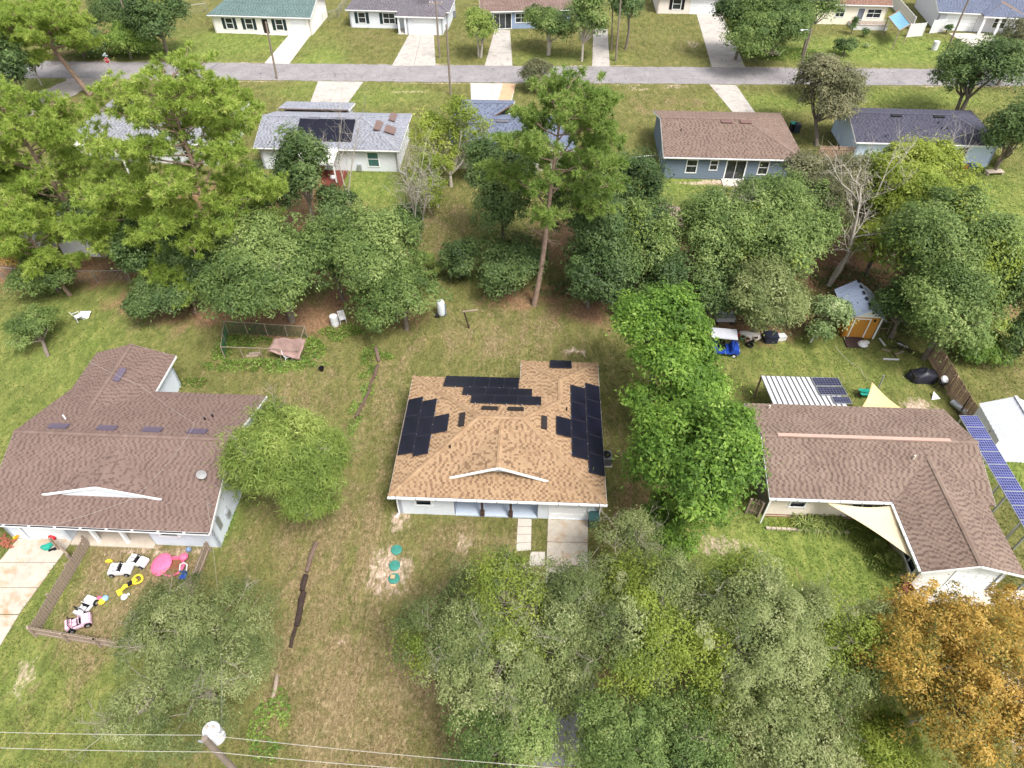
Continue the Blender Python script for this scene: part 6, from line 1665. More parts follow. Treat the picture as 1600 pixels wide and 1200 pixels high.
TREES = 0
def tree(label, x, y, zc, rx, rz, style='oak', leaf=(.2, .11), cover=2.0, seed=1, name='oak_tree', nl=9, clump=.42, base=None, bark=BARK, twigs=.25, bare=0, vine=0.0, droop=0.0, flat=.7, group=None, cat='tree', trunk_r=None, lobe=(.24, .5), up=.55, low=-.35, lean=(0, 0), multi=1, jit=.1, vmat='vine', thin=0.0, shell=.82):
    rs = np.random.RandomState(seed * 7 + 3); rnd = random.Random(seed * 13 + 1)
    bx, by = base if base else (x, y)
    T = tag(empty(name, (bx, by, 0)), label, cat, group)
    mid = np.array([x - bx, y - by, zc])
    sc = np.array([rx, rx, rz])
    # lobes
    d = unit(rs.randn(nl * 3, 3)); d = d[d[:, 2] > low][:nl]
    lr = rs.uniform(lobe[0], lobe[1], len(d)); lc = d * (rs.uniform(.9, 1.08, len(d)) - lr)[:, None]
    st = np.array([rs.uniform(.82, 1.12), rs.uniform(.82, 1.12), rs.uniform(.85, 1.1)]); lc = lc * st * rs.uniform(.8, 1.15, (len(lc), 1))
    lc = np.vstack([lc, [[0, 0, .05]]]); lr = np.append(lr, .42)
    area = 4 * math.pi * ((rx * rx + 2 * rx * rz) / 3)
    if not (group and 'foreground' in group):
        leaf = (leaf[0] * 1.17, leaf[1] * 1.2)
    la = leaf[0] * leaf[1] * .5
    nleaf = int(cover * area / la)
    npc = max(12, int((clump * 2.2) ** 2 * 1.6 / la * .5))
    ncl = max(12, nleaf // npc)
    cand = rs.randint(0, len(lr), ncl * 6)
    sd = unit(rs.randn(ncl * 6, 3)); ok = sd[:, 2] > low - .15
    cp = lc[cand] + sd * lr[cand][:, None] * np.where(rs.rand(ncl * 6, 1) < .14, rs.uniform(1.0, 1.34, (ncl * 6, 1)), rs.uniform(.66, 1.0, (ncl * 6, 1)))
    dist = np.stack([np.linalg.norm(cp - lc[i], axis=1) / lr[i] for i in range(len(lr))], 1)
    ok &= (dist.min(1) > .58)
    if thin:
        ok &= rs.rand(ncl * 6) > thin * (vnoise(cp[:, 0] * 5, cp[:, 1] * 5 + cp[:, 2] * 3, seed, 1.0) > .5)
    cp = cp[ok][:ncl]
    cen = mid + cp * sc
    cen = cen[cen[:, 2] > .25]
    sig = rs.uniform(.42, 1.55, len(cen)) * clump
    tone = np.clip(.48 + .3 * (vnoise(cen[:, 0] + 50, cen[:, 1] + cen[:, 2] * .7 + 50, seed, 1.6) - .5) + rs.randn(len(cen)) * .13, 0, 1)
    own = np.argmin(np.stack([np.linalg.norm(cp[:len(cen)] - lc[i], axis=1) / lr[i] for i in range(len(lr))], 1), 1) if len(cp) == len(cen) else rs.randint(0, len(lr), len(cen))
    tone = np.clip(tone + rs.uniform(-.2, .2, len(lr))[own], 0, 1)
    if vine > 0:
        vm = (vnoise(cen[:, 0] + 9, cen[:, 1] + 30, seed + 5, 1.7) > 1 - vine * 1.15) & (rs.rand(len(cen)) < .75)
    else:
        vm = np.zeros(len(cen), bool)
    if (~vm).any():
        v, f, t = leaves(rs, cen[~vm], sig[~vm], npc, leaf[0], leaf[1], mid - np.array([0, 0, rz * .3]), flat, up, droop, tone[~vm], jit, shell)
        np_mesh('crown', v, f, LEAF[style], T, t)
    if vm.any():
        v, f, t = leaves(rs, cen[vm], sig[vm] * 1.0, int(npc * .9), leaf[0] * 1.05, leaf[1] * 1.15, mid, .6, .8, .3, tone[vm] - .1, jit)
        np_mesh('vine', v, f, LEAF[vmat], T, t)
    # wood
    mb = MB(); tr = trunk_r or (.07 + .035 * rx)
    for k in range(multi):
        ox = rnd.uniform(-.3, .3) * (multi > 1); oy = rnd.uniform(-.3, .3) * (multi > 1)
        fork = Vector((mid[0] * .8 + ox * 2, mid[1] * .8 + oy * 2, max(.6, zc - rz * .75)))
        limb(mb, (ox, oy, -.1), fork, tr * 1.15, tr * .85, rnd, .06, 5, 8)
        for i in range(len(lr)):
            if multi > 1 and i % multi != k:
                continue
            c = mid + lc[i] * sc
            lp = limb(mb, fork, c, tr * .62, tr * .22, rnd, .22, 6, 6, .06)
            near = np.where(np.linalg.norm(cen - c, axis=1) < lr[i] * max(rx, rz) * 1.15)[0]
            for q in near[:: max(1, int(1 / max(twigs, .02) * .5))][:(14 if twigs > .4 else 7)]:
                e = cen[q]; e = e + (e - c) * .12
                limb(mb, lp[rnd.choice((2, 3, 3, 4, 4, 5))], e, tr * .16, .01, rnd, .22, 4, 3)
    for i in range(bare):
        q = rnd.randrange(len(cen)); c = Vector(cen[q]); dd = (c - Vector(mid)).normalized() + Vector((0, 0, .4))
        spray(mb, c - dd * .5, dd, rnd.uniform(.8, 1.5), .028, rnd, 2)
    mb.build('trunk', bark, T, smooth=True)
    return T

def pine(label, b, h, r, seed, lean=(0, 0), crown0=.4, style='pine', group='tall pines', nlimb=30, tr=.26, tuft=27, off=(0, 0), blade=(.4, .075), name='pine_tree', round_=.55):
    rs = np.random.RandomState(seed); rnd = random.Random(seed)
    T = tag(empty(name, (b[0], b[1], 0)), label, 'pine tree')
    mb = MB()
    ax = lambda t: Vector((lean[0] * t + .18 * math.sin(t * 5 + seed), lean[1] * t + .15 * math.sin(t * 4 + seed * 2), h * t))
    N_ = 12
    mb.tube([ax(i / N_) for i in range(N_ + 1)], [tr * (1.18 - .08 * min(i, 1)) * (1 - .8 * (i / N_) ** 1.3) for i in range(N_ + 1)], 10, False)
    cen = []; dirs = []
    for i in range(nlimb):
        t = crown0 + (1 - crown0) * ((i + rnd.random()) / nlimb) ** .9
        a = i * 2.4 + rnd.uniform(-.5, .5); k = (t - crown0) / (1 - crown0)
        prof = (math.sin(math.pi * min(1, .18 + k * .82) ** .8) ** .7) * rnd.uniform(.65, 1.1)
        L = r * max(.25, prof); rise = L * (rnd.uniform(.05, .3) + .5 * k)
        p0 = ax(min(t, .985)); d = Vector((math.cos(a), math.sin(a), 0))
        p3 = p0 + d * L + Vector((off[0] * k, off[1] * k, rise))
        pts = [p0, p0.lerp(p3, .35) + Vector((0, 0, -.04 * L)), p0.lerp(p3, .7) + Vector((0, 0, -.02 * L)), p3]
        rb = tr * .34 * (1 - .6 * k) + .02
        mb.tube(pts, [rb, rb * .8, rb * .5, .02], 6, False)
        ns = max(7, int(L * 7))
        for q in range(ns):
            f = rnd.uniform(.38, 1.0); p = pts[0].lerp(pts[3], f)
            sd = (d * rnd.uniform(.2, 1) + Vector((rnd.gauss(0, .6), rnd.gauss(0, .6), rnd.uniform(.0, .7)))).normalized()
            e = p + sd * rnd.uniform(.35, 1.0) * (.45 + .16 * r)
            mb.tube([p, p.lerp(e, .5) + Vector((0, 0, -.05)), e], [.03, .022, .012], 3, False)
            for w in range(rnd.randint(3, 5)):
                cc = e + Vector((rnd.gauss(0, .24), rnd.gauss(0, .24), rnd.gauss(0, .15)))
                cen.append(tuple(cc)); dirs.append(tuple((sd + Vector((0, 0, .6))).normalized()))
    cen = np.array(cen); dirs = np.array(dirs); n = len(cen) * tuft
    c = np.repeat(cen, tuft, 0); dd = np.repeat(dirs, tuft, 0)
    g = unit(rs.randn(n, 3) * .95 + dd * .75)
    L = blade[0] * rs.uniform(.7, 1.2, (n, 1)); sdv = unit(np.cross(g, rs.randn(n, 3))) * blade[1] * .5
    v = np.stack([c + g * .04 - sdv, c + g * .04 + sdv, c + g * L + sdv * .3 + np.array([0, 0, -.03])], 1).reshape(-1, 3)
    tn = np.clip(np.repeat(.5 + .35 * (vnoise(cen[:, 0] + 60, cen[:, 1] + cen[:, 2] + 60, seed, 1.4) - .5) + rs.randn(len(cen)) * .14, tuft) + rs.randn(n) * .12, 0, 1)
    np_mesh('crown', v, np.arange(n * 3).reshape(-1, 3), LEAF[style], T, tn)
    # a few dead stubs below the crown
    for i in range(5):
        t = crown0 * rnd.uniform(.6, 1.0); a = rnd.uniform(0, 6.3); p = ax(t)
        spray(mb, p, (math.cos(a), math.sin(a), .2), rnd.uniform(.7, 1.6), .035, rnd, 1)
    mb.build('trunk', BARKP, T, smooth=True)
    return T

def dead_tree(label, b, h, seed, spread=.5, trunks=2, lev=3, r=.12, tilt=(0, 0), name='bare_tree'):
    rnd = random.Random(seed); T = tag(empty(name, (b[0], b[1], 0)), label, 'tree'); mb = MB()
    for k in range(trunks):
        d = Vector((rnd.gauss(0, spread * .4) + tilt[0], rnd.gauss(0, spread * .4) + tilt[1], 1)).normalized(); p = Vector((rnd.uniform(-.2, .2), rnd.uniform(-.2, .2), 0)); pts = [p]
        for i in range(6):
            d = (d + Vector((rnd.gauss(0, .1), rnd.gauss(0, .1), .03))).normalized(); pts.append(pts[-1] + d * h / 6)
        mb.tube(pts, [r * (1 - .75 * i / 6) for i in range(7)], 7, False)
        for i in range(2, 7):
            for q in range(2):
                sd = (d * .8 + Vector((rnd.gauss(0, spread * 1.3), rnd.gauss(0, spread * 1.3), rnd.uniform(0, .4)))).normalized()
                spray(mb, pts[i], sd, h * rnd.uniform(.18, .36), r * .45 * (1 - .09 * i), rnd, lev - 1)
    mb.build('branches', BARKW, T, smooth=True)
    return T

def palm(label, b, h, seed, n=22, L=1.5, name='palm', style='strap', cat='palm', fan=True):
    rs = np.random.RandomState(seed); rnd = random.Random(seed); T = tag(empty(name, (b[0], b[1], 0)), label, cat)
    if h > .3:
        MB().tube([(0, 0, -.1), (.05, 0, h * .5), (0, .05, h)], [.16, .13, .12], 8).build('trunk', BARK, T)
    V = []; F = []; Tn = []
    for i in range(n):
        a = i * 2.4 + rnd.uniform(-.3, .3); el = rnd.uniform(.1, 1.25); d = Vector((math.cos(a) * math.cos(el), math.sin(a) * math.cos(el), math.sin(el))); tn = rnd.uniform(.2, .9)
        side = d.cross(Vector((0, 0, 1))).normalized(); st = Vector((0, 0, h)) + d * L * .45
        k = 13
        for j in range(k):
            f = (j / (k - 1) - .5) * 2.4
            if fan:
                p = st; q = p + (d * math.cos(f) + side * math.sin(f)) * L * .6 + Vector((0, 0, -.18 * L))
            else:
                p = Vector((0, 0, h)) + d * L * (j / k) - Vector((0, 0, .5 * L * (j / k) ** 2)); q = p + (side * (1 if j % 2 else -1) + d * .6).normalized() * L * .3 * (1 - .5 * j / k) - Vector((0, 0, .05))
            w = side.cross(d).normalized().cross((q - p).normalized()).normalized() * .035 * L
            bI = len(V); mdl = p.lerp(q, .5); V += [tuple(p), tuple(mdl + w), tuple(q), tuple(mdl - w)]; F.append((bI, bI + 1, bI + 2, bI + 3)); Tn.append(min(1, max(0, tn + rnd.gauss(0, .1))))
        bI = len(V); w = side * .015; e = st if fan else Vector((0, 0, h)) + d * L - Vector((0, 0, .5 * L)); V += [(0, 0, h), tuple(w + Vector((0, 0, h))), tuple(e + w), tuple(e)]; F.append((bI, bI + 1, bI + 2, bI + 3)); Tn.append(.5)
    np_mesh('frond', V, F, LEAF[style], T, Tn)
    return T

def strap_plant(label, b, n, L, seed, spread=.3, style='strap', name='lily_clump', cat='plant', group=None):
    rnd = random.Random(seed); T = tag(empty(name, (b[0], b[1], 0)), label, cat, group); V = []; F = []; Tn = []
    for i in range(n):
        a = rnd.uniform(0, 6.28); o = Vector((rnd.gauss(0, spread), rnd.gauss(0, spread * .7), 0)); d = Vector((math.cos(a), math.sin(a), 0)); l = L * rnd.uniform(.6, 1.1); w = d.cross(Vector((0, 0, 1))) * .045; tn = rnd.uniform(0, 1); bI = len(V)
        for k in range(5):
            t = k / 4; p = o + d * l * .75 * t ** 1.2 + Vector((0, 0, l * (1.5 * t - 1.25 * t * t) + .02)); ww = w * (1.1 - t); V += [tuple(p - ww), tuple(p + ww)]
        for k in range(4):
            F.append((bI + 2 * k, bI + 2 * k + 1, bI + 2 * k + 3, bI + 2 * k + 2)); Tn.append(tn)
    np_mesh('leaves', V, F, LEAF[style], T, Tn)
    return T

def cover(label, blobs, seed, dens=90, h=.35, leaf=(.16, .12), style='weed', name='ground_cover', cat='weeds'):
    """low leafy growth nobody could count"""
    rs = np.random.RandomState(seed); pts = []
    for (px, py), a, b in blobs:
        n = int(math.pi * a * b * dens); r = np.sqrt(rs.rand(n)) ; t = rs.rand(n) * 6.283
        xs = px + a * r * np.cos(t); ys = py + b * r * np.sin(t)
        keep = vnoise(xs + 70, ys + 70, seed, .7) * (1.35 - r) > .22
        hh = h * (1.15 - r) * (.35 + vnoise(xs + 20, ys + 90, seed + 1, .5))
        pts.append(np.stack([xs, ys, rs.rand(n) * hh + .02], 1)[keep])
    p = np.vstack(pts)
    v, f, t = leaves(rs, p, np.full(len(p), .03), 1, leaf[0], leaf[1], p.mean(0) - np.array([0, 0, 5]), up=.9, tone=np.clip(.5 + .5 * (vnoise(p[:, 0], p[:, 1], seed + 3, .8) - .5) + rs.randn(len(p)) * .15, 0, 1))
    o = np_mesh(name, v, f, LEAF[style], None, t); o['kind'] = 'stuff'
    return tag(o, label, cat)

def lawn_blades(n=420000, seed=77):
    """blades of the lawns in view, thicker on the ground near the houses"""
    rs = np.random.RandomState(seed)
    y = 8 + 110 * rs.rand(n) ** 1.7; x = (rs.rand(n) * 2 - 1) * (24 + .62 * y)
    ix = np.clip(np.searchsorted(GX, x) - 1, 0, len(GX) - 1); iy = np.clip(np.searchsorted(GY, y) - 1, 0, len(GY) - 1)
    keep = (rs.rand(n) > sand[ix, iy] * 1.3) & (rs.rand(n) > straw[ix, iy] * 1.1)
    keep &= ~((y > 89.5) & (y < 99.5))
    keep &= fbm(x, y, 61, 1.1, 3) + rs.rand(n) * .5 > .62
    for o in bpy.data.objects:
        if o.name.split('.')[0] in ('concrete_driveway', 'walkway', 'patio', 'asphalt_drive', 'side_road', 'sand_patch') and o.type == 'MESH':
            vs = [(v.co.x, v.co.y) for v in o.data.vertices]
            x0 = min(v[0] for v in vs); x1 = max(v[0] for v in vs); y0 = min(v[1] for v in vs); y1 = max(v[1] for v in vs)
            if o.name.startswith(('concrete', 'walkway', 'patio', 'sand')):
                q = vs[:4]; ins = np.ones(n, bool)
                for i in range(4):
                    a, b = q[i], q[(i + 1) % 4]
                    ins &= (b[0] - a[0]) * (y - a[1]) - (b[1] - a[1]) * (x - a[0]) > -.02
                keep &= ~ins
            else:
                keep &= ~((x > x0) & (x < x1) & (y > y0) & (y < y1))
    x, y, ix, iy = x[keep], y[keep], ix[keep], iy[keep]; n = len(x)
    h = .05 + .07 * rs.rand(n); a = rs.rand(n) * 6.283; w = .025 + .025 * rs.rand(n) + .0004 * y
    ln = rs.randn(n, 2) * .06
    p0 = np.stack([x - np.cos(a) * w, y - np.sin(a) * w, np.zeros(n)], 1); p1 = np.stack([x + np.cos(a) * w, y + np.sin(a) * w, np.zeros(n)], 1); p2 = np.stack([x + ln[:, 0], y + ln[:, 1], h], 1)
    v = np.stack([p0, p1, p2], 1).reshape(-1, 3)
    t = .55 - .45 * dry[ix, iy] + .3 * lush[ix, iy] + 1.1 * (fbm(x, y, 91, 2.2, 4) - .5) + rs.randn(n) * .16
    o = np_mesh('grass', v, np.arange(n * 3).reshape(-1, 3), leaf_mat('blade', [(146, 130, 96), (122, 118, 74), (108, 120, 62), (110, 134, 64)], .35, .7), None, np.clip(t, 0, 1))
    o['kind'] = 'stuff'
    return tag(o, 'mown grass of the lawns', 'grass')
# --- near trees
FG = 'trees in the foreground'
tree('grey green oak with pale twigs at the bottom left by the pole', -14.74, 12.85, 5.20, 4.13, 2.48, 'oakfg', (.13, .05), 1.19, 1, clump=.38, twigs=.5, bare=15, bark=BARKT, nl=12, droop=.5, thin=.55, group=FG)
tree('grey green oak in the front yard left of the driveway', -0.74, 14.02, 5.60, 4.21, 2.71, 'oakfg', (.12, .06), 1.27, 2, clump=.36, twigs=.6, bare=15, bark=BARKT, nl=14, thin=.35, vine=.2, group=FG)
tree('small pale oak beside the driveway and garage', 6.25, 19.30, 4.40, 1.77, 1.44, 'oakfg', (.11, .055), 0.94, 3, clump=.3, twigs=.7, bare=7, bark=BARKT, group=FG)
tree('vine draped oak right of the driveway', 6.18, 14.51, 6.20, 3.97, 3.13, 'oakfg', (.12, .065), 1.27, 4, clump=.36, twigs=.5, bare=9, bark=BARKT, nl=14, thin=.35, vine=.42, group=FG)
tree('slim oak leaning over the end of the concrete driveway', 2.86, 14.74, 5.40, 2.26, 3.58, 'oakfg', (.12, .06), 1.27, 18, clump=.36, twigs=.5, bare=7, bark=BARKT, vine=.15, group=FG)
tree('low oak hanging over the asphalt drive', 2.53, 12.97, 4.20, 1.93, 1.93, 'oakfg', (.12, .06), 1.2, 19, clump=.36, twigs=.4, bare=4, bark=BARKT, group=FG)
tree('broad oak with yellowish vine patches in the lower middle', 10.16, 13.48, 5.80, 3.92, 4.72, 'oakfg', (.12, .065), 1.27, 5, clump=.36, twigs=.5, bare=10, bark=BARKT, nl=14, thin=.35, vine=.36, group=FG)
tree('grey oak with a light green creeper below the bright lawn', 14.99, 13.92, 4.80, 2.70, 3.51, 'oakfg', (.12, .06), 1.10, 6, clump=.34, twigs=.6, bare=10, bark=BARKT, vine=.34, group=FG)
tree('dark green oak at the bottom centre above the asphalt drive', -0.28, 10.12, 4.40, 2.91, 1.75, 'oak', (.12, .07), 1.6, 7, clump=.34, twigs=.3, bare=3, vine=.12, group=FG)
tree('leafy oak at the bottom edge right of the asphalt drive', 5.87, 9.55, 5.40, 3.20, 1.92, 'oak', (.12, .07), 1.7, 8, clump=.36, twigs=.3, bare=3, vine=.1, group=FG)
tree('leafy grey green oak at the bottom edge, rightmost of the oak row', 11.49, 9.36, 5.20, 3.47, 2.08, 'oakfg', (.12, .07), 1.44, 9, clump=.36, twigs=.3, bare=4, vine=.1, group=FG)
tree('yellowish bush at the bottom right below the orange tree', 16.54, 9.51, 3.00, 2.12, 1.27, 'ygreen', (.12, .06), 1.4, 10, clump=.3, twigs=.5, bare=3, group=FG)
tree('orange leaved tree in front of the cream house', 19.57, 11.84, 5.60, 4.35, 4.35, 'orange', (.125, .08), 1.3, 11, name='sycamore_tree', clump=.36, twigs=.5, bare=6, nl=16, thin=.6, jit=.2, bark=BARKT, group=FG)
tree('orange leaved branch crown at the far right corner', 24.41, 14.93, 5.00, 1.68, 1.01, 'orange', (.125, .08), 1.2, 12, name='sycamore_tree', clump=.34, twigs=.5, bark=BARKT, group=FG)
tree('feathery light green tree beside the reddish brown roof', -12.68, 24.07, 4.50, 3.78, 4.37, 'feather', (.27, .045), 2.0, 13, name='elm_tree', clump=.42, twigs=.4, bare=6, droop=.9, nl=11, bark=BARKT, up=.3)
BR_ = 'bright green trees beside the tan roof'
tree('bright green leafy tree, upper of the pair right of the tan roof', 9.65, 33.51, 6.20, 3.46, 3.46, 'bright', (.2, .12), 2.3, 14, name='maple_tree', clump=.46, nl=20, lobe=(.2, .42), thin=.35, jit=.14, twigs=.15, group=BR_)
tree('bright green leafy tree squeezed between the bright pair', 10.61, 30.57, 5.00, 3.37, 2.71, 'bright', (.2, .12), 2.2, 15, name='maple_tree', clump=.46, nl=20, lobe=(.2, .42), thin=.35, jit=.14, twigs=.15, group=BR_)
tree('bright green leafy tree, lower of the pair touching the cream house', 10.27, 23.37, 6.00, 3.63, 4.08, 'bright', (.19, .115), 2.3, 16, name='maple_tree', clump=.46, nl=20, lobe=(.2, .42), thin=.35, jit=.14, twigs=.15, group=BR_)
tree('bright green shrub at the foot of the lower bright tree', 8.92, 21.44, 2.60, 2.00, 1.20, 'bright', (.15, .09), 2.0, 17, name='maple_tree', clump=.3, nl=8, group=BR_)
# --- the belt of trees
tree('round green oak behind the fenced garden pen', -17.90, 42.67, 5.20, 5.50, 4.24, 'oak', (.19, .1), 2.0, 20, clump=0.55, nl=12, bare=6)
tree('grey green oak left of the back lawn', -10.76, 44.63, 5.00, 4.06, 3.52, 'oak', (.19, .1), 1.9, 21, clump=0.55, nl=10)
tree('low spreading oak over the white tank', -8.48, 41.70, 3.20, 3.58, 2.15, 'oak', (.18, .1), 1.9, 22, clump=.4, nl=9)
tree('dark oak under the left pines', -28.77, 46.65, 3.60, 3.34, 3.25, 'dark', (.2, .12), 2.0, 23, clump=0.56)
tree('dark leafy thicket below the second pine', -24.44, 46.36, 3.80, 3.62, 3.53, 'dark', (.2, .12), 2.0, 24, clump=0.56)
tree('vine covered bush at the lawn edge under the pines', -28.00, 43.79, 2.20, 3.13, 1.88, 'dark', (.17, .1), 2.0, 25, clump=.4, vine=.2, name='bush', cat='bush')
tree('dark upright tree with pale stems left of the deck house', -19.00, 57.08, 5.50, 2.66, 4.53, 'dark', (.22, .12), 1.8, 26, clump=0.56, bare=6, bark=BARKW)
tree('dark shrub mass behind the upright tree', -16.50, 55.70, 2.60, 2.05, 2.00, 'dark', (.2, .12), 1.8, 27, clump=.4, name='bush', cat='bush')
tree('yellowish thin tree between the deck house and slate roof', -6.33, 64.28, 4.60, 3.49, 4.46, 'ygreen', (.2, .1), 1.1, 28, clump=.4, bare=8, bark=BARKW, thin=.6)
tree('sparse yellow green tree below the thin tree', -7.40, 60.26, 3.00, 2.50, 2.45, 'ygreen', (.18, .1), 1.1, 29, clump=.36, bare=5, thin=.5, bark=BARKW)
tree('dark bush at the right of the bare white tree', -9.42, 54.82, 1.80, 1.37, 1.75, 'dark', (.18, .1), 1.8, 30, clump=.3, name='bush', cat='bush')
tree('pointed dark green bush in the middle of the tree line', -4.53, 48.48, 2.00, 1.74, 1.94, 'dark', (.18, .11), 2.1, 31, clump=.32, name='bush', cat='bush')
tree('dark oak left of the tall pine trunk', -0.84, 53.66, 5.40, 3.72, 5.24, 'dark', (.2, .12), 2.0, 32, clump=0.58, nl=11)
tree('dark thicket at the foot of the tall pine', -0.80, 47.17, 2.60, 3.40, 2.04, 'dark', (.19, .11), 2.0, 33, clump=0.53, name='bush', cat='bush')
tree('large dark oak behind the tall pine crown', 7.37, 49.54, 6.00, 5.19, 5.82, 'dark', (.2, .11), 2.1, 34, clump=0.62, nl=13, thin=.3)
tree('dark oak right of the tall pine trunk', 6.36, 44.45, 3.60, 3.54, 2.99, 'dark', (.19, .11), 2.0, 35, clump=0.56)
tree('olive oak with hanging vines above the bright tree', 10.21, 45.49, 4.40, 2.66, 4.27, 'oak', (.19, .1), 1.8, 36, clump=0.56, vine=.1)
tree('vine covered green tree right of the brown shed', 15.96, 47.00, 5.20, 3.88, 4.61, 'oak', (.19, .1), 1.9, 37, clump=0.58, nl=11, bare=5, thin=.3)
tree('leafy yellow green tree beneath the slate grey house', 20.09, 46.85, 5.00, 4.48, 4.37, 'oak', (.19, .1), 2.0, 38, clump=0.58, vine=.22, nl=12, thin=.3)
tree('grey green tree behind the upturned dinghy', 19.13, 40.93, 3.80, 3.51, 2.95, 'oakfg', (.19, .09), 1.7, 39, clump=0.53)
tree('dark tree behind the bright tree top', 16.05, 42.76, 3.00, 2.62, 2.55, 'dark', (.19, .11), 2.0, 40, clump=0.53)
tree('pale leaved citrus tree in front of the orange shed', 24.14, 40.60, 2.20, 1.87, 1.70, 'citrus', (.19, .11), 1.7, 41, name='citrus_tree', clump=.34)
tree('dark olive tree behind the bare grey tree', 27.31, 53.66, 5.40, 4.85, 3.87, 'olive', (.2, .09), 2.0, 42, clump=0.62, nl=11)
tree('yellow green tree below the pale blue house', 33.81, 51.89, 7.00, 5.08, 3.61, 'ygreen', (.2, .11), 2.1, 43, clump=0.60, nl=12, thin=.3)
tree('large green tree at the right of the bare tree', 32.60, 43.58, 6.60, 4.83, 4.47, 'oak', (.2, .11), 2.0, 44, clump=0.62, nl=13, vine=.25, thin=.3)
tree('green tree behind the board fence', 31.58, 38.22, 4.60, 3.80, 3.20, 'oak', (.19, .11), 2.0, 45, clump=0.58, nl=11, vine=.12)
tree('dark tree at the right edge beyond the board fence', 35.97, 41.33, 4.40, 3.36, 3.70, 'oak', (.2, .11), 1.9, 46, clump=0.58, vine=.15)
tree('small green tree in shade right of the orange shed', 29.93, 40.68, 3.20, 1.95, 2.33, 'dark', (.19, .11), 2.0, 47, clump=0.53)
tree('light green bush on the far right lawn', 35.95, 38.05, 1.20, 1.96, 1.16, 'weed', (.18, .08), 1.6, 48, clump=.35, name='bush', cat='bush')
tree('dark bush at the right picture edge', 37.83, 37.78, 2.40, 1.65, 2.33, 'dark', (.18, .1), 1.9, 49, clump=.4, name='bush', cat='bush')
tree('little feathery tree on the left lawn', -36.61, 39.90, 1.70, 2.00, 1.52, 'oak', (.16, .05), 1.4, 50, clump=.28, base=(-35.78, 38.48), thin=.3)
tree('brown leaved shrub at the left edge by the wire fence', -42.25, 49.24, 1.80, 1.92, 1.75, 'orange', (.17, .1), 1.0, 51, clump=.3, name='bush', cat='bush', thin=.4)
tree('dark green bush by the wire fence at left', -38.71, 46.65, 2.00, 2.79, 1.68, 'oak', (.17, .1), 1.8, 52, clump=.36, name='bush', cat='bush')
tree('dark oak behind the left pine crown', -43.50, 52.84, 4.00, 3.58, 3.50, 'dark', (.2, .12), 1.8, 53, clump=0.58)
tree('olive oak filling the gap left of the bare grey tree', 22.56, 45.21, 4.60, 3.04, 3.41, 'oak', (.2, .11), 1.9, 54, clump=.55, nl=10)
tree('leafy tree between the bare tree and the large green tree', 31.07, 48.87, 4.60, 2.92, 3.29, 'ygreen', (.2, .11), 1.7, 55, clump=.52, thin=.3)
tree('dark tree filling the right edge of the tree belt', 38.07, 47.61, 4.80, 2.87, 2.87, 'oak', (.2, .11), 1.8, 56, clump=.52, vine=.15)
tree('vine hung tree left of the brown shed', 12.16, 43.73, 3.20, 2.28, 3.03, 'dark', (.19, .11), 1.9, 57, clump=.5, vine=.15)
tree('dark oak filling behind the left pine trunks', -33.71, 51.19, 5.00, 3.81, 3.04, 'dark', (.2, .12), 1.9, 58, clump=.55)
tree('green oak between the left pines and the upright tree', -22.30, 53.27, 5.00, 3.34, 3.34, 'dark', (.2, .12), 1.9, 59, clump=.55)
tree('rounded green tree top between slate house yard and bare tree', 22.93, 50.20, 5.60, 4.00, 2.85, 'oak', (.2, .11), 1.7, 85, clump=.56, nl=12, thin=.3)
tree('yellowish tree right of the bare tree crown', 31.28, 53.31, 5.60, 3.05, 3.41, 'ygreen', (.2, .11), 1.6, 86, clump=.54, nl=11, thin=.3)
tree('light green tree above the board fence end', 35.99, 42.67, 5.20, 3.16, 3.16, 'ygreen', (.2, .11), 1.6, 87, clump=.54, nl=11, thin=.3)
tree('grey green oak joining the two left belt oaks', -14.29, 45.49, 4.40, 2.81, 3.18, 'oak', (.19, .1), 1.8, 88, clump=.5, nl=10, thin=.2)
# --- along the far road
tree('olive grey tree between the slate grey and pale blue houses', 34.25, 75.68, 4.60, 4.25, 3.62, 'olive', (.22, .12), 2.0, 60, clump=0.62, nl=9, base=(34.37, 73.23))
tree('grey topped tree behind the olive tree', 37.46, 85.46, 3.80, 2.72, 1.63, 'oakfg', (.2, .1), 1.4, 61, clump=.4, bark=BARKW)
tree('dark glossy tree beside the road at right', 52.69, 79.25, 6.00, 4.33, 4.12, 'dark', (.24, .14), 2.0, 62, clump=0.62, nl=11, multi=3)
tree('dark tree at the right edge above the pale blue house', 51.42, 67.08, 4.60, 2.93, 4.09, 'dark', (.24, .14), 2.0, 63, clump=0.62)
tree('grey green tree at the top right corner', 63.19, 90.10, 5.00, 2.80, 3.68, 'olive', (.24, .12), 1.6, 64, clump=0.62)
tree('large grey green tree across the road with thick trunk', 33.90, 95.98, 5.20, 6.28, 4.88, 'oak', (.25, .13), 2.0, 65, clump=0.625, nl=12, base=(37.80, 100.90))
tree('dense green tree left of the thick trunk tree', 31.07, 98.91, 6.00, 3.83, 3.36, 'dark', (.25, .14), 2.0, 66, clump=0.625)
tree('tree at the top edge right of the thick trunk tree', 40.83, 100.21, 6.00, 2.58, 2.58, 'oak', (.25, .13), 1.8, 67, clump=0.62)
tree('small orchard tree left of the blue house drive', -4.61, 99.72, 4.00, 2.52, 2.90, 'feather', (.22, .12), 1.6, 68, clump=0.53, multi=2, bark=BARKW)
tree('small orchard tree in front of the blue house', 5.11, 100.96, 3.60, 3.79, 2.39, 'oak', (.24, .13), 1.8, 69, clump=0.56, multi=3, bark=BARKW)
tree('taller orchard tree right of the blue house', 9.65, 98.33, 5.00, 2.65, 3.48, 'oak', (.24, .13), 1.9, 70, clump=0.56, bark=BARKW, vine=.15)
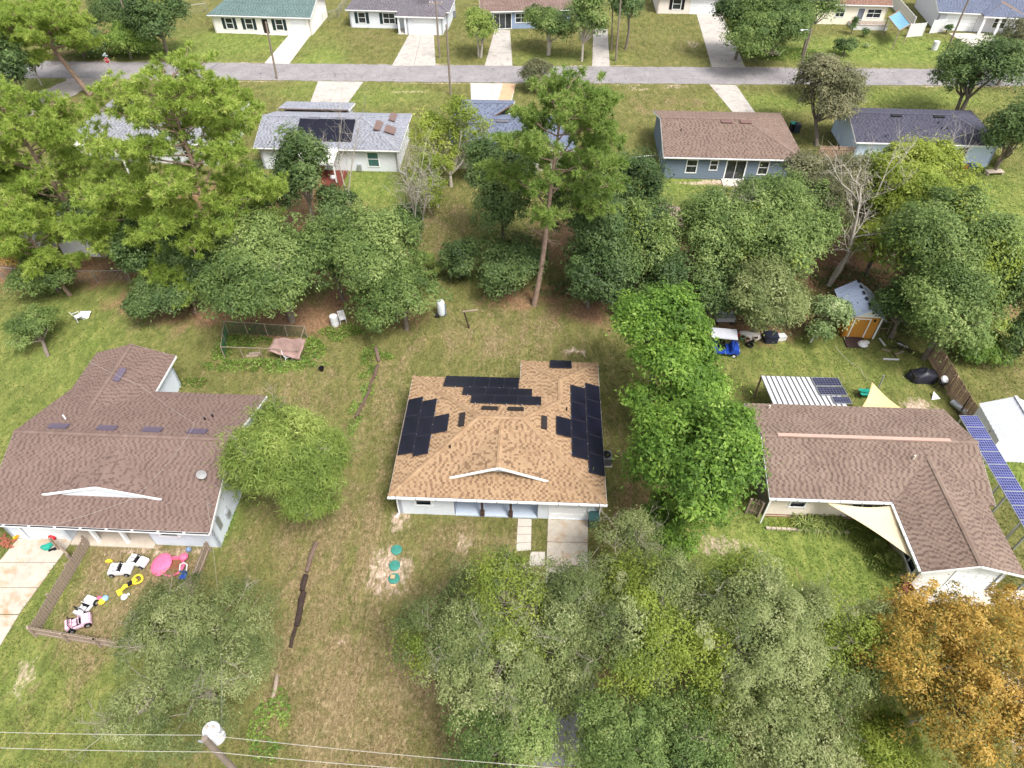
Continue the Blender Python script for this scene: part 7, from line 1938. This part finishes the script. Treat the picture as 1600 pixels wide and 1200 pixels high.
tree('round reddish bush beside the road behind the tall pine', 3.08, 88.68, 1.80, 2.27, 1.60, 'olive', (.18, .1), 1.9, 71, clump=.36, name='bush', cat='bush')
tree('dark broad tree at the top left behind the pole', -47.86, 99.60, 5.00, 4.31, 3.35, 'dark', (.26, .15), 2.0, 72, clump=0.625, vine=.15)
tree('leafy shrub bank below the utility pole at top left', -53.24, 99.45, 2.20, 3.96, 2.13, 'weed', (.22, .13), 1.9, 73, clump=0.56, name='bush', cat='bush')
tree('dark shrub bank under the top left pine', -59.68, 99.50, 2.60, 3.95, 2.44, 'dark', (.24, .14), 1.9, 74, clump=0.62, name='bush', cat='bush')
tree('palm like dark tree at the top left', -55.52, 103.55, 5.00, 3.11, 2.62, 'dark', (.3, .08), 1.8, 75, clump=0.62, droop=.6)
tree('dark tree at the left edge beside the side road', -58.77, 81.89, 5.00, 2.61, 4.27, 'dark', (.26, .15), 2.0, 76, clump=0.62)
tree('dark thicket at the left edge below the side road', -56.37, 76.07, 3.00, 2.52, 2.91, 'dark', (.24, .14), 2.0, 77, clump=0.62)
tree('slim young tree at the corner of the side road', -61.30, 90.22, 2.80, 0.98, 1.43, 'dark', (.2, .12), 1.7, 78, clump=.3, bark=BARKW)
tree('pair of dark shrubs on the cream cottage lawn', 46.70, 100.66, 1.20, 1.52, 1.16, 'dark', (.2, .11), 1.9, 79, clump=.3, name='bush', cat='bush')
tree('tree behind the off white house at the top', 16.23, 102.90, 6.00, 3.07, 2.59, 'dark', (.26, .14), 1.9, 80, clump=0.62)
tree('clipped round shrub left of the wide garage', 64.90, 109.13, 0.80, 0.48, 0.68, 'dark', (.15, .1), 2.0, 81, clump=.2, name='bush', cat='bush', nl=5)
tree('small spiky shrub by the cottage deck', 50.70, 108.99, 1.20, 0.66, 1.08, 'dark', (.2, .08), 1.5, 82, clump=.25, name='bush', cat='bush', nl=5)
tree('dark shrub beside the cottage deck posts', 52.21, 108.04, 0.80, 0.57, 0.67, 'dark', (.18, .1), 1.6, 83, clump=.22, name='bush', cat='bush', nl=5)
strap_plant('pale blue agave on the cream cottage lawn', (50.81, 103.62), 46, 1.1, 84, .15, 'citrus', 'agave')

# --- pines
pine('tall pine with bare trunk standing alone behind the tan roof', (1.76, 44.65, 0.00), 17.4, 4.6, 101, (1.9, 1.0), .48, 'pined', nlimb=28, tr=.21, off=(1.4, 0))
pine('large pine rising left of centre among the trees', (-23.36, 48.00, 0.00), 16.8, 6.6, 102, (-1.0, .5), .28, nlimb=38, tr=.26, off=(.2, 0))
pine('broad pine at the left in front of the grey roof', (-36.91, 51.83, 0.00), 13.6, 5.2, 103, (-3.2, 1.0), .3, nlimb=34, off=(-.5, 0))
pine('pine with leaning trunk beside the side road', (-53.55, 87.16, 0.00), 9.4, 6.0, 104, (-3.6, 0), .5, nlimb=30, tr=.32)
pine('small pine at the wire fence below the pale shed', (-37.37, 46.03, 0.00), 8.4, 2.9, 105, (-1.6, .6), .3, nlimb=22, tr=.16)
pine('lower pine in front of the large pine', (-29.53, 46.91, 0.00), 9.6, 4.2, 106, (-.6, .8), .22, nlimb=28, tr=.2)
pine('young pine limb low over the straw covered ground', (-26.11, 43.65, 0.00), 4.2, 1.9, 107, (-.2, .3), .35, nlimb=12, tr=.1)
pine('pine at the left edge beside the second pale shed', (-45.20, 53.88, 0.00), 10.8, 4.4, 108, (-1.2, .6), .35, nlimb=26, tr=.22)

# --- bare and pale trees
dead_tree('tall bare grey tree with spreading limbs by the orange shed', (27.46, 47.45, 0.00), 9.5, 201, .55, 2, 3, .2, (.12, .1))
dead_tree('bare pale branches sticking out of the vine covered tree', (16.85, 49.39, 0.00), 7.5, 202, .5, 1, 3, .11, (.35, .2))
dead_tree('leafless white tree on the lawn behind the deck house', (-8.67, 54.41, 0.00), 8.0, 203, .35, 3, 3, .1, (-.05, .05))
dead_tree('slim bare tree beside the dark solar field', (-16.34, 60.88, 0.00), 8.5, 204, .22, 2, 2, .08, (.05, .1))
dead_tree('bare pale tree inside the large green tree at right', (34.59, 51.83, 0.00), 8.0, 205, .5, 2, 3, .14, (.1, .1))

palm('fan palmetto clump at the edge of the back lawn', (-7.57, 48.74, 0.00), .8, 301, 26, 1.9, 'palmetto')
palm('smaller fan palmetto beside the pointed bush', (-8.76, 49.39, 0.00), .5, 302, 18, 1.5, 'palmetto')
palm('grey palmetto left of the bright green tree', (9.37, 43.49, 0.00), .5, 303, 18, 1.5, 'palmetto', 'citrus')
palm('cycad with arching fronds beside the patio, upper of two', (21.59, 21.46, 0.00), .2, 304, 34, 1.25, 'cycad', 'strap', 'plant', False)
palm('cycad with arching fronds beside the patio, lower of two', (21.93, 20.36, 0.00), .25, 305, 38, 1.4, 'cycad', 'strap', 'plant', False)
for i, q in enumerate(((18.01, 23.24), (19.03, 23.24), (19.77, 23.10))):
    strap_plant(('spider lily clump in the flower bed, leftmost of three', 'spider lily clump in the flower bed, middle of three', 'spider lily clump in the flower bed, rightmost of three')[i], q, 110, 1.15, 310 + i, .34, group='lilies in the flower bed')
cover('green weeds growing thick around the garden pen', [((-18.73, 37.41), 5.2, .8), ((-22.37, 39.36), .9, 1.7), ((-15.48, 39.36), 1.2, 1.5), ((-13.56, 41.25), 1.9, 1.2), ((-20.92, 40.10), 2.2, 1.0)], 401, 130, .5)
cover('weeds along the curved log border', [((-10.92, 38.26), .9, 1.6), ((-10.80, 35.50), .8, 1.6), ((-11.10, 32.32), .6, 1.8), ((-9.84, 38.26), .8, .7)], 402, 120, .35)
cover('yellow green low plants in the flower bed', [((16.71, 23.24), 1.4, .5)], 403, 160, .35, (.1, .06), 'vine')
cover('undergrowth along the foot of the tree belt', [((-2.25, 48.92), 4, 1.2), ((5.47, 46.64), 4, 1.3), ((10.94, 46.64), 3, 2), ((15.08, 45.33), 3, 2), ((23.45, 44.48), 3, 2), ((19.46, 48.00), 4, 2.5), ((30.03, 48.00), 4, 2.5), ((31.85, 42.83), 2.5, 2.5), ((-27.47, 45.33), 2.5, 1.2), ((-5.62, 48.92), 3, 1)], 404, 50, .8, (.22, .13), 'dark', 'undergrowth')
cover('undergrowth across the verge at top left', [((-53.37, 102.13), 4, 2), ((-58.78, 100.90), 5, 2), ((38.88, 100.90), 5, 3), ((35.58, 102.13), 4, 3)], 405, 40, .7, (.24, .15), 'weed', 'undergrowth')
cover('weeds at the right wall of the left house', [((-17.78, 23.80), .7, 2.0), ((-23.69, 35.50), 1.6, .7), ((-12.01, 11.53), 1.0, 2.2)], 406, 120, .35)
cover('leaf litter and twigs under the trees by the clutter', [((22.22, 42.03), 4, 1.5), ((18.27, 42.83), 2, 1.5)], 407, 60, .2, (.14, .08), 'olive', 'leaf_litter')
lawn_blades()
